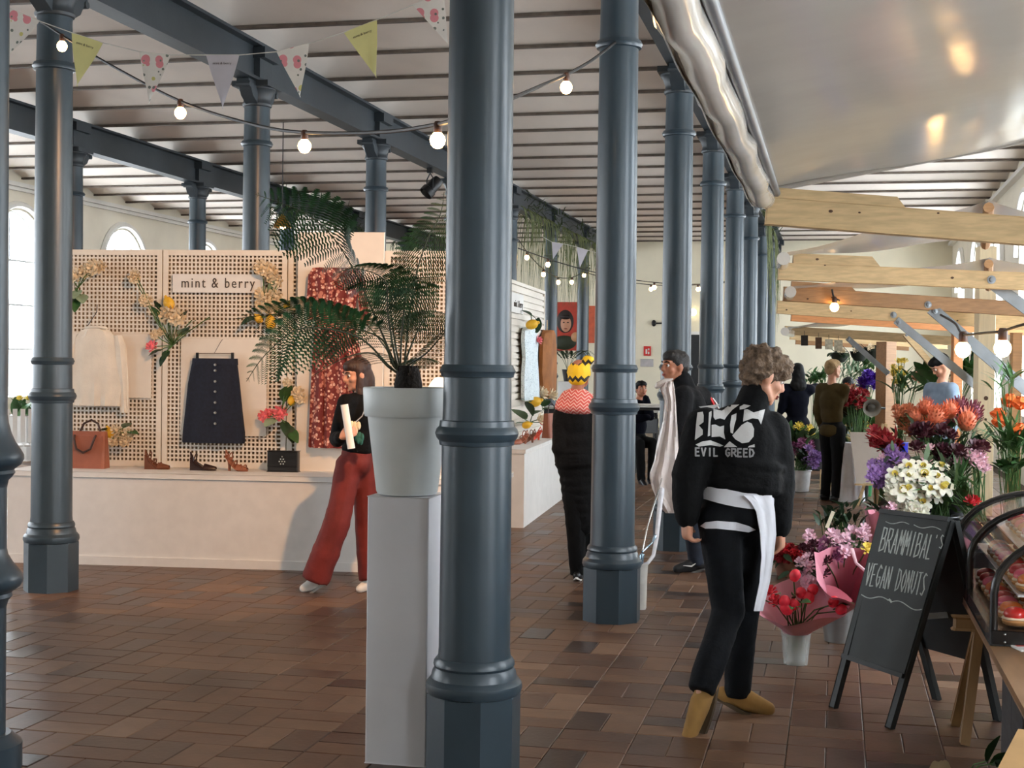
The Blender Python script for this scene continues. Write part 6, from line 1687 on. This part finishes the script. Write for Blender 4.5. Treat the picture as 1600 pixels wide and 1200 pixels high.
# big pink bouquet leaning in a grey pail
b0 = flo(1312, 1002); o6 = V(b0)
fl = cl(F_PK, 16, 1290, 850, 34, 16, 8.0, 1.1) + cl(F_PK, 12, 1262, 885, 12, 34, 7.9, 1.0) + cl(F_MAU, 10, 1290, 862, 26, 14, 8.05, 1.0) + cl(F_PK, 8, 1340, 838, 14, 12, 8.1, 1.1) + [(F_YEL, 1355, 858, 7.9, 1.2)] + cl(F_MAR, 10, 1275, 875, 20, 24, 7.95, .6) + cl(F_PK, 3, 1262, 912, 6, 6, 7.85, 1.2)
t = bunch('large bouquet of pink wax flowers in rose paper', b0, (.09, .12, .22, ZINC), fl, [(L_DK, 70, 1312, 812, 24, 8.2, .5), (L_DK, 24, 1262, 890, 10, 7.95, .4), (L_BIG, 16, 1340, 855, 14, 8.05, .45)], 'rose_paper_bouquet', group='bouquets on the floor')
ROSE = M('rose_paper', (216, 142, 158), .5, var=.05, scale=2)
cone(t, o6, V((0, 0, .16)), .08, [(1272, 862, 7.7), (1276, 905, 7.45), (1300, 935, 7.4), (1340, 945, 7.45), (1368, 920, 7.6), (1372, 880, 7.8), (1352, 862, 8.05), (1325, 852, 8.05), (1300, 858, 7.95)], 7.8, ROSE)
m = MB(); 
for k in range(2): m.tube([at(1330 + k * 2, 858, 7.68) - o6, at(1338, 880, 7.55) - o6, at(1352, 892, 7.55) - o6], .008, 6)
m.build('ribbon', M('pink_ribbon', (236, 196, 204), .5), t)
MB().box(at(1297, 812, 8.0) - o6, (.02, .008, .10), Matrix.Rotation(.35, 3, 'Y')).build('plant_tag', M('cream_tag', (226, 220, 190), .7), t, smooth=False)
# pointed pink paper roll of another bouquet, behind the board
b0 = flo(1372, 985); o6 = V(b0)
t = bunch('pointed pink paper bouquet standing behind the chalkboard', b0, (.07, .09, .2, BLKB), cl(F_PK, 6, 1385, 800, 10, 8, 8.2, 1), [(L_DK, 6, 1380, 805, 10, 8.2, 1)], 'pointed_bouquet', group='bouquets on the floor')
cone(t, o6, V((0, 0, .18)), .06, [(1350, 792, 8.3), (1358, 800, 8.1), (1378, 802, 8.05), (1402, 800, 8.1), (1418, 806, 8.3), (1400, 800, 8.5), (1375, 795, 8.5)], 8.2, ROSE)
# terracotta pot of red blooms behind the man's hand
b0 = flo(1234, 900)
bunch('brown paper pot of small red blooms behind the tulips', b0, (.10, .14, .22, M('brown_pot', (150, 104, 84), .7)), cl(F_CRIM, 26, 1234, 864, 24, 8, 10.9, .8) + cl(F_RED, 8, 1234, 860, 20, 7, 10.9, .8), [(L_DK, 12, 1234, 876, 20, 10.9, .8)], group='bouquets on the floor')
# far buckets
b0 = flo(1250, 768)
bunch('white bucket of purple and yellow flowers by the aisle', b0, (.11, .14, .28, WBUC), cl(F_MAU, 20, 1254, 695, 16, 14, 18.2, 1.4) + cl(F_LIL, 14, 1270, 715, 12, 14, 18.0, 1.3) + cl(F_YEL, 16, 1252, 675, 18, 10, 18.4, 1.5), [(LFAR := L_BIG, 30, 1245, 690, 14, 18.3, 1.4), (L_DK, 20, 1255, 720, 12, 18.1, 1.3)], group='far flower buckets')
bunch('green bucket of yellow-green stems beside the fair-haired person', flo(1345, 775), (.13, .16, .5, GBUC), cl(F_YEL, 14, 1345, 660, 20, 10, 17.6, 1.0), [(L_BIG, 40, 1340, 662, 20, 17.6, 1.5), (L_DK, 20, 1330, 680, 18, 17.8, 1.5)], group='far flower buckets')
bunch('tall bunch of red and violet blooms in front of the dark-haired person', flo(1340, 782), (.12, .15, .55, BLKB), cl(F_CRIM, 20, 1338, 625, 18, 12, 17.2, 1.3) + cl(F_PUR, 16, 1357, 597, 11, 12, 17.3, 1.3) + cl(F_RUST, 6, 1326, 610, 10, 8, 17.4, 1), [(L_DK, 24, 1340, 645, 18, 17.3, 1.4)], group='far flower buckets')
bunch('grey pail of lavender sprigs behind the olive jacket', flo(1312, 745), (.12, .15, .3, ZINC), cl(F_LIL, 14, 1308, 725, 10, 8, 20.2, 1.0), [(L_GRY, 16, 1305, 690, 12, 20.4, 1.4)], group='far flower buckets')
bunch('tall green foliage bucket against the end wall', flo(1275, 735), (.14, .18, .5, BLKB), [], [(L_BIG, 60, 1275, 592, 10, 21.5, .8), (L_GRY, 90, 1325, 580, 20, 21.5, 1.2), (L_BIG, 50, 1350, 572, 16, 21.5, .8)], group='far flower buckets')
bunch('blue vase of yellow gladioli behind the counter', flo(1405, 790), (.08, .09, .75, M('blue_vase', (40, 44, 170), .25)), cl(F_YEL, 14, 1405, 585, 10, 20, 16.2, 1.3) + cl(F_RUST, 6, 1432, 585, 8, 10, 16.2, 1.2), [(L_BLADE, 30, 1415, 610, 14, 16.2, 1.5)], group='far flower buckets')
bunch('bucket of broad green leaves on the counter side', flo(1455, 800), (.12, .15, .6, BLKB), [], [(leaf_mesh(.22, .07, LEAF, curl=.3), 10, 1450, 595, 12, 15.4, 1.0), (L_BIG, 20, 1520, 590, 12, 15.2, 1.4), (L_DK, 20, 1525, 560, 10, 15.2, 1.4)], group='far flower buckets')

# easel with blank board, draped cloth table and slatted crate
b0 = flo(1350, 790); t = thing('display_easel', 'timber easel holding a blank pale board among the flowers', 'easel', b0); o6 = V(b0); Ze = proj(b0)[2]
for a, b_ in (((1380, 662), (1340, 790)), ((1384, 662), (1372, 788)), ((1382, 664), (1366, 770))):
    MB().bar(at(*a, Ze) - o6, flo(*b_) - o6, .03, .03).build('leg', WOOD, t, smooth=False)
q4 = [at(x, y, Ze - .06 + (y - 675) * -.0006) - o6 for x, y in ((1328, 675), (1382, 676), (1384, 755), (1338, 755))]
MB().prism(q4, None, FW * .012).build('board', M('pale_board', (200, 188, 176), .7, var=.03), t, smooth=False)
MB().bar(at(1336, 757, Ze - .1) - o6, at(1388, 757, Ze - .1) - o6, .05, .02).build('ledge', WOOD, t, smooth=False)
b0 = flo(1324, 783); t = thing('cloth_table', 'small round table under a white draped cloth beside the easel', 'table', b0); Zt = proj(b0)[2]
hh = at(1324, 692, Zt).z
def cfn(u, v):
    a = 2 * PI * u; r = .13 + .07 * v + .018 * math.sin(9 * a) * v
    return V((r * math.cos(a), r * math.sin(a), hh * (1 - v) + .005))
m = MB().grid(cfn, 54, 8, True); m.f.append(tuple(range(54))); m.build('cloth', SHIRT, t)
b0 = flo(1306, 766); t = thing('slatted_crate', 'pale slatted wooden crate beside the draped table', 'crate', b0, .3)
for k in range(4):
    MB().box((0, -.14, .03 + k * .07), (.34, .012, .045)).build('slat', WOOD, t, smooth=False); MB().box((0, .14, .03 + k * .07), (.34, .012, .045)).build('slat', WOOD, t, smooth=False)
for x in (-.16, .16):
    for y in (-.13, .13): MB().box((x, y, .13), (.03, .03, .26)).build('corner_post', WOOD, t, smooth=False)
MB().box((0, 0, .012), (.32, .27, .012)).build('crate_floor', WOOD, t, smooth=False)
# dark bottle beside the flowers
b0 = on_step(-.46, -.24, .44); t = thing('dark_bottle', 'dark brown bottle standing left of the white narcissi', 'bottle', b0)
MB().lathe([(.04, 0), (.042, .01), (.042, .14), (.03, .18), (.014, .21), (.014, .26), (.017, .262), (.017, .28)], 18).build('glass', M('brown_glass', (52, 30, 18), .12), t)
MB().lathe([(.0425, .04), (.0432, .045), (.0432, .11), (.0425, .115)], 18, caps=False).build('paper_label', M('kraft_label', (150, 104, 66), .7), t)

# lower right corner: cardboard box, leaf and wrapping paper tip
KRAFT = M('cardboard', (176, 136, 84), .8, var=.08, scale=4)
ba = flo(1591, 1142, .60); bb = flo(1553, 1215, .60); bu = (bb - ba).normalized(); bv = V((-bu.y, bu.x, 0))
if bv.x < 0: bv = -bv
t = thing('cardboard_box', 'brown cardboard box at the bottom right corner', 'box', V((ba.x, ba.y, 0)))
def wallb(p, q, name='side'): MB().bar(V(p) + V((0, 0, .30)), V(q) + V((0, 0, .30)), .006, .60).build(name, KRAFT, t, smooth=False)
P0, P1, P2, P3 = V((0, 0, 0)), bu * .62, bu * .62 + bv * .45, bv * .45
wallb(P0, P1); wallb(P1, P2); wallb(P2, P3); wallb(P3, P0)
MB().prism([P0 + V((0, 0, .003)), P1 + V((0, 0, .003)), P2 + V((0, 0, .003)), P3 + V((0, 0, .003))], None, V((0, 0, .005))).build('bottom', KRAFT, t, smooth=False)
MB().prism([P0 + V((0, 0, .601)), P1 + V((0, 0, .601)), P1 + bv * .22 + V((0, 0, .606)), bv * .22 + V((0, 0, .606))], None, V((0, 0, .005))).build('flap', KRAFT, t, smooth=False)
MB().prism([P3 + V((0, 0, .601)), P2 + V((0, 0, .601)), P2 - bv * .22 + V((0, 0, .606)), P3 - bv * .22 + V((0, 0, .606))], None, V((0, 0, .005))).build('flap', KRAFT, t, smooth=False)
b0 = flo(1500, 1290)
t = bunch('paper wrapped green bunch poking up at the bottom edge', b0, (.07, .09, .14, BLKB), [], [(L_BIG, 3, 1548, 1190, 6, 4.9, .7), (L_DK, 2, 1552, 1196, 4, 4.9, .6)], 'wrapped_bunch', group='bouquets on the floor')
cone(t, V(b0), V((0, 0, .12)), .06, [(1452, 1200, 5.0), (1470, 1183, 5.05), (1488, 1202, 5.1), (1530, 1215, 5.2), (1540, 1225, 5.0), (1500, 1240, 4.8)], 5, M('cream_paper', (206, 190, 160), .7))
# ================================================================== second display stand and the far end of the hall
A2, B2_ = flo(818, 825), flo(885, 775)
U2 = (B2_ - A2); U2.z = 0; U2.normalize(); N2 = V((U2.y, -U2.x, 0))       # N2 faces the aisle
R2 = Matrix((U2, -N2, V((0, 0, 1)))).transposed()
Z2D = .70
z2 = onp(818, 703, A2, N2).z
L2 = 4.6
t = thing('display_platform', 'white display platform with shoes seen between the columns', 'platform', A2 + U2 * L2 / 2 - N2 * .5); t.rotation_euler = R2.to_euler()
MB().box((0, 0, z2 / 2 - .02), (L2, 1.0, z2 - .04)).build('body', WHITE, t, smooth=False)
MB().cbox((0, 0, z2 - .02), (L2 + .03, 1.03, .04), .004).build('top_board', WHITE, t, smooth=False)
def p2d(px, py, off=0.0): return onp(px, py, A2 - N2 * (.42 - off), N2)
u_of = lambda p: (p - A2).dot(U2)
pa, pb_ = u_of(p2d(790, 600)), u_of(p2d(849, 600)); zt2 = p2d(825, 446).z
t = thing('lattice_screen', 'white slatted screen of the second display by the column', 'screen', A2 - N2 * .42 + U2 * ((pa + pb_) / 2) + V((0, 0, z2))); t.rotation_euler = R2.to_euler()
w = abs(pb_ - pa); hh = zt2 - z2
for k in range(int(hh / .075)):
    MB().box((0, 0, .03 + k * .075), (w - .08, .012, .052)).build('slat', PANEL, t, smooth=False)
for x in (-w / 2 + .03, w / 2 - .03): MB().box((x, 0, hh / 2), (.06, .025, hh)).build('stile', PANEL, t, smooth=False)
MB().box((0, .02, hh / 2), (w - .02, .008, hh - .02)).build('back_board', PANEL, t, smooth=False)
MB().box((0, 0, hh - .02), (w, .026, .04)).build('rail', PANEL, t, smooth=False)
def hang(name, label, cat, px, py, off=.03): 
    c = p2d(px, py, off); t = thing(name, label, cat, c); t.rotation_euler = R2.to_euler(); return t, c
t, c = hang('shop_sign', 'white sign of the second display, small dark lettering', 'sign', 808, 474)
MB().cbox((0, 0, 0), (.85, .012, .22), .002).build('board', WHITE, t, smooth=False)
me = text_mesh('mint & berry', .11, INK, .002, 1.1); stuff(O('lettering', me, t, (.05, -.008, -.01), (PI / 2, 0, 0)))
def loft2(rows, c, off, d, n=18):
    m = MB(); R_ = []
    for i, (py, xl, xr) in enumerate(rows):
        a = p2d(xl, py, off) - c; b_ = p2d(xr, py, off) - c
        ua, ub = a.dot(U2), b_.dot(U2); zz = (a.z + b_.z) / 2
        R_.append([V(((ua + ub) / 2 + (ub - ua) / 2 * math.cos(2 * PI * k / n), -d * math.sin(2 * PI * k / n) - .012 * math.sin(k * 2.3), zz)) for k in range(n)])
    vs = [p for r in R_ for p in r]; fs = [(i * n + k, i * n + n + k, i * n + n + (k + 1) % n, i * n + (k + 1) % n) for i in range(len(R_) - 1) for k in range(n)]
    fs += [tuple(range(n)), tuple(range(len(R_) * n - 1, (len(R_) - 1) * n - 1, -1))]
    return m.add(vs, fs)
BLF = M_print('pale_blue_floral', (214, 226, 230), [((110, 140, 160), 5, .22), ((70, 96, 116), 7, .16), ((236, 236, 236), 4, .15)], 9)
t, c = hang('floral_dress', 'pale blue floral dress on the second display', 'dress', 827, 560, .08)
loft2([(512, 822, 829), (518, 819, 834), (530, 818, 837), (560, 820, 835), (585, 818, 838), (620, 818, 840), (624, 819, 839)], c, .08, .07).build('dress_body', BLF, t)
OCH = M('ochre_velvet', (150, 92, 42), .8, var=.2, scale=5, bump=.2)
t, c = hang('long_coat', 'long ochre coat hanging at the end of the second display', 'coat', 856, 570, .06)
loft2([(516, 853, 858), (522, 850, 862), (540, 847, 865), (580, 846, 866), (610, 848, 864), (622, 850, 862)], c, .06, .08).build('coat_body', OCH, t)
hq = p2d(855, 500, .06) - c
MB().tube([(hq.dot(U2), 0, hq.z), (hq.dot(U2), 0, hq.z - .10), (hq.dot(U2) + .14, 0, hq.z - .2)], .005, 6).tube([(hq.dot(U2), 0, hq.z - .10), (hq.dot(U2) - .14, 0, hq.z - .2)], .005, 6).build('hanger', WOOD, t)
def sprig2(label, px, py, items):
    c = p2d(px, py, .03); t = thing('flower_sprig', label, 'flowers', c, 0, 'sprigs of the second display'); sm = MB()
    for k, x, y, s in items:
        p = p2d(x, y, .16) - c; sm.tube([(0, 0, 0), p], .006, 5)
        if k in 'cpy': aim(O({'c': 'blossom', 'p': 'blossom', 'y': 'lemon'}[k], {'c': cream_me, 'p': pink_me, 'y': lemon_me}[k], t, p, scale=s), N2 + V((0, 0, .3)))
        else: aimy(O('leaf', lf if k == 'l' else lfd, t, p, scale=s), V((rnd.uniform(-1, 1), rnd.uniform(-1, 1), rnd.uniform(-.5, 1))))
    sm.build('stem', STEM, t)
sprig2('sprig with a lemon above the blue dress', 831, 505, [('y', 831, 507, 1.6), ('d', 838, 499, 2), ('d', 830, 493, 2), ('p', 840, 532, 1.2), ('d', 838, 520, 2)])
sprig2('sprig with a lemon and buds beside the ochre coat', 848, 625, [('y', 836, 628, 1.7), ('c', 846, 615, 1.4), ('c', 861, 618, 1.4), ('l', 850, 635, 2.2), ('l', 848, 640, 2), ('d', 822, 628, 2)])
sprig2('low green sprig above the platform shoes', 828, 660, [('l', 820, 655, 2.4), ('l', 828, 662, 2.2), ('l', 832, 648, 2), ('y', 823, 664, 1.2), ('p', 846, 660, 1.6), ('c', 842, 655, 1.3)])
def on2(px, py): return flo(px, py, z2)
def shoe2(label, px, py, mat, yaw, **k):
    t = thing('heeled_sandal', label, 'shoe', on2(px, py), math.atan2(U2.y, U2.x) + yaw, 'shoes of the second display'); shoe_pump(t, mat, **k)
shoe2('tan leather sandal on the second platform', 812, 694, TAN, 2.6, L=.24, heel=.09, straps=2)
shoe2('coral red pump on the second platform', 833, 688, M('coral_leather', (206, 76, 56), .4), 2.6, L=.25, heel=.09)
shoe2('brown strappy sandal at the edge of the second platform', 822, 692, SUEDE, 2.4, L=.23, heel=.09, straps=3)
t = thing('tote_bag', 'small terracotta bag standing at the end of the second platform', 'bag', on2(861, 684), 1.2)
bg = bagm(.24, .28, .12, .07); bg.f.append(tuple(range(31, -1, -1))); bg.build('bag_body', TAN, t, ang=30)
MB().tube([(-.07, 0, .26), (-.06, 0, .36), (0, 0, .40), (.06, 0, .36), (.07, 0, .26)], .008, 6).build('handle', DKL, t)

# poster on the end wall
def wallpt(px, py, off=0.0): return ony(px, py, YF - off)
def wall_board(name, label, cat, x0, y0, x1, y1, mat, th=.03, group=None):
    a = wallpt(x0, y0); b_ = wallpt(x1, y1); c = (a + b_) / 2; t = thing(name, label, cat, (c.x, YF - .002, c.z), 0, group)
    w = abs(b_.x - a.x); h = abs(a.z - b_.z)
    MB().cbox((0, -th / 2, 0), (w, th, h), .003).build('panel', mat, t, smooth=False); return t, w, h
t, w, h = wall_board('portrait_poster', 'poster of a dark-haired model against red on the end wall', 'poster', 862, 472, 916, 548, M('poster_red', (176, 58, 40), .6))
def disc(t, name, c, r, mat, lift): 
    MB().lathe([(1, 0), (.98, .004)], 24, rot=Matrix.Rotation(PI / 2, 3, 'X')).build(name, mat, t, (c[0], lift, c[1])).scale = (r[0], 1, r[1])
disc(t, 'printed_hair', (-.10 * w, .10 * h), (.24 * w, .24 * h), M('poster_hair', (40, 28, 24), .6), -.032)
disc(t, 'printed_face', (-.08 * w, .05 * h), (.15 * w, .17 * h), M('poster_skin', (196, 140, 110), .6), -.036)
for ex in (-.14, -.02): disc(t, 'printed_eye', (ex * w, .08 * h), (.028 * w, .012 * h), MATS['poster_hair'], -.041)
disc(t, 'printed_mouth', (-.08 * w, -.05 * h), (.045 * w, .012 * h), LIPM, -.041)
disc(t, 'printed_fringe', (-.09 * w, .19 * h), (.15 * w, .05 * h), MATS['poster_hair'], -.041)
disc(t, 'printed_shirt', (-.12 * w, -.34 * h), (.34 * w, .15 * h), M('poster_green', (40, 46, 26), .6), -.035)
disc(t, 'printed_sleeve', (.20 * w, -.22 * h), (.13 * w, .10 * h), M('poster_sleeve', (190, 140, 100), .6), -.039)
t, w, h = wall_board('portrait_poster', 'narrow orange poster beside the column on the end wall', 'poster', 919, 478, 934, 536, M('poster_orange', (196, 92, 62), .6))
# fire sign and notice
t, w, h = wall_board('fire_sign', 'red fire extinguisher sign on the end wall', 'sign', 1006, 541, 1017, 556, M('sign_red', (204, 40, 36), .5))
MB().box((-w * .12, -.032, -h * .05), (w * .22, .006, h * .5)).box((w * .2, -.032, h * .18), (w * .2, .006, h * .2)).box((w * .2, -.032, -h * .2), (w * .2, .006, h * .25)).build('pictogram', WHITE, t, smooth=False)
wall_board('wall_notice', 'grey notice sheet under the red fire sign', 'notice', 1001, 561, 1021, 573, M('notice_grey', (182, 178, 178), .7))
# doors at the end of the aisle
a = wallpt(1078, 523); b_ = wallpt(1092, 690)
dw = 1.1
d = bpy.data.objects.new('door_1', None); COL.objects.link(d); d.location = ((wallpt(1085, 600)).x, YF, 0); struct(d); d['label'] = 'dark door at the end of the hall'; d['category'] = 'door'
DOORM = M('dark_door', (36, 40, 44), .5)
MB().cbox((0, -.03, a.z / 2), (dw, .05, a.z), .004).build('leaf', DOORM, d, smooth=False)
MB().box((-dw / 2 - .04, -.03, a.z / 2), (.08, .08, a.z)).box((dw / 2 + .04, -.03, a.z / 2), (.08, .08, a.z)).box((0, -.03, a.z + .04), (dw + .16, .08, .08)).build('door_frame', TRIM, d, smooth=False)
MB().tube([(-.42, -.06, 1.0), (-.42, -.10, 1.0), (-.32, -.10, 1.0)], .012, 8).build('handle', MET, d)
# wall lamps on arms
def wall_lamp(label, px, py):
    c = wallpt(px, py, .18); t = thing('wall_lamp', label, 'lamp', (c.x, YF - .001, c.z), 0, 'round lamps on the end wall')
    MB().ell((0, -.18, 0), .09).build('globe', M('lamp_globe', (255, 240, 210), .4, emit=5, ecol=(255, 232, 180)), t); MB().tube([(0, 0, 0), (0, -.12, 0)], .015, 6).build('arm', BLACK, t)
wall_lamp('round lamp above the dark door on the end wall', 1083, 488)
t = thing('wall_bracket', 'short black bracket on the cream end wall', 'bracket', (wallpt(1022, 505).x, YF - .001, wallpt(1022, 505).z))
MB().tube([(0, 0, 0), (.25, -.05, 0)], .02, 6).ell((0, -.03, 0), (.06, .04, .08)).build('arm', BLACK, t)
# cafe tables and chairs
tw = M('table_white', (206, 204, 200), .5); tbk = M('table_black', (26, 26, 28), .5)
def cafe_table(label, px, py, Z):
    c = at(px, py, Z); t = thing('cafe_table', label, 'table', (c.x, c.y, 0), .1, 'cafe tables at the end of the hall')
    h = c.z
    MB().cbox((0, 0, h - .015), (.75, .7, .03), .003).build('table_top', tw, t, smooth=False)
    MB().box((0, 0, h - .05), (.70, .65, .04)).build('apron', tbk, t, smooth=False)
    for x in (-.33, .33):
        for y in (-.3, .3): MB().box((x, y, (h - .05) / 2), (.035, .035, h - .05)).build('leg', tbk, t, smooth=False)
cafe_table('pale cafe table in front of the seated person', 1022, 632, 18.9)
cafe_table('pale cafe table nearer the column', 992, 640, 21.8)
def chair(label, px, py, rz, group='cafe chairs'):
    c = flo(px, py); t = thing('cafe_chair', label, 'chair', c, rz, group)
    MB().cbox((0, 0, .45), (.42, .42, .03), .008).build('seat', M('chair_seat', (196, 186, 150), .6), t, smooth=False)
    MB().cbox((0, .2, .70), (.40, .025, .22), .008).build('backrest', tbk, t, smooth=False)
    for x in (-.19, .19):
        MB().tube([(x, -.19, 0), (x, -.19, .44)], .014, 8).build('leg', tbk, t); MB().tube([(x, .19, 0), (x, .19, .45), (x, .21, .80)], .014, 8).build('leg', tbk, t)
chair('black framed cafe chair with a pale seat beside the column', 1010, 703, .4)
chair('second cafe chair under the seated person', 998, 737, -2.4)
chair('cafe chair half hidden behind the front column row', 985, 690, -.5)
# white pedestal with a palm below the poster
b0 = flo(886, 694); t = thing('pedestal', 'far white pedestal carrying a small palm under the poster', 'pedestal', b0)
hp = at(886, 596, proj(b0)[2]).z
MB().cbox((0, 0, hp / 2), (.34, .34, hp), .004).build('body', WHITE, t, smooth=False)
t = thing('potted_palm', 'small dark palm in a black pot on the far pedestal', 'plant', b0 + V((0, 0, hp)))
MB().lathe([(.08, 0), (.12, .22), (.125, .24), (.1, .23)], 16).build('pot', BLACK, t)
for k in range(9):
    a = k * 2.4; pts = [V((0, 0, .2)), V((math.cos(a) * .15, math.sin(a) * .15, .5)), V((math.cos(a) * .4, math.sin(a) * .4, .62)), V((math.cos(a) * .62, math.sin(a) * .62, .45))]
    frond(t, pts, .2, .3, 14, 0, LEAF_D, nl=2)
# dark sideboard beside it
b0 = flo(872, 716); t = thing('sideboard', 'dark sideboard with a pale top behind the headwrap person', 'sideboard', b0 + V((0, .3, 0)))
MB().cbox((0, 0, .42), (.7, .4, .84), .005).build('carcass', tbk, t, smooth=False); MB().cbox((0, 0, .86), (.76, .46, .04), .005).build('top_board', tw, t, smooth=False)
# white counter by the end wall on the aisle side
# left, by the windows: planter and white chairs
b0 = flo(20, 716); t = thing('planter', 'pale planter box of yellow and green plants by the window', 'planter', V((ROWX[0] + .85, b0.y + .3, 0)))
MB().cbox((0, 0, .35), (.6, 1.6, .7), .01).build('box', WHITE, t, smooth=False)
for k in range(40): aimy(O('leaf', L_BIG, t, (rnd.uniform(-.3, .3), rnd.uniform(-.8, .8), .68), scale=2.2), V((rnd.uniform(-1, 1), rnd.uniform(-1, 1), 1.2)))
for k in range(10): aim(O('flower', F_YEL, t, (rnd.uniform(-.3, .3), rnd.uniform(-.8, .8), .95), scale=2), V((0, 0, 1)))
m = MB()
b0 = flo(30, 748); t = thing('garden_chair', 'white slatted chair beyond the dark column at the left', 'chair', b0, .6)
for k in range(5): MB().box((-.18 + k * .09, 0, .45), (.07, .42, .02)).build('slat', WHITE, t, smooth=False)
for k in range(4): MB().box((-.15 + k * .1, .22, .70), (.06, .02, .45)).build('back_slat', WHITE, t, smooth=False)
for x in (-.2, .2):
    MB().tube([(x, -.2, 0), (x, -.2, .44)], .015, 6).build('leg', WHITE, t); MB().tube([(x, .2, 0), (x, .22, .93)], .015, 6).build('leg', WHITE, t)
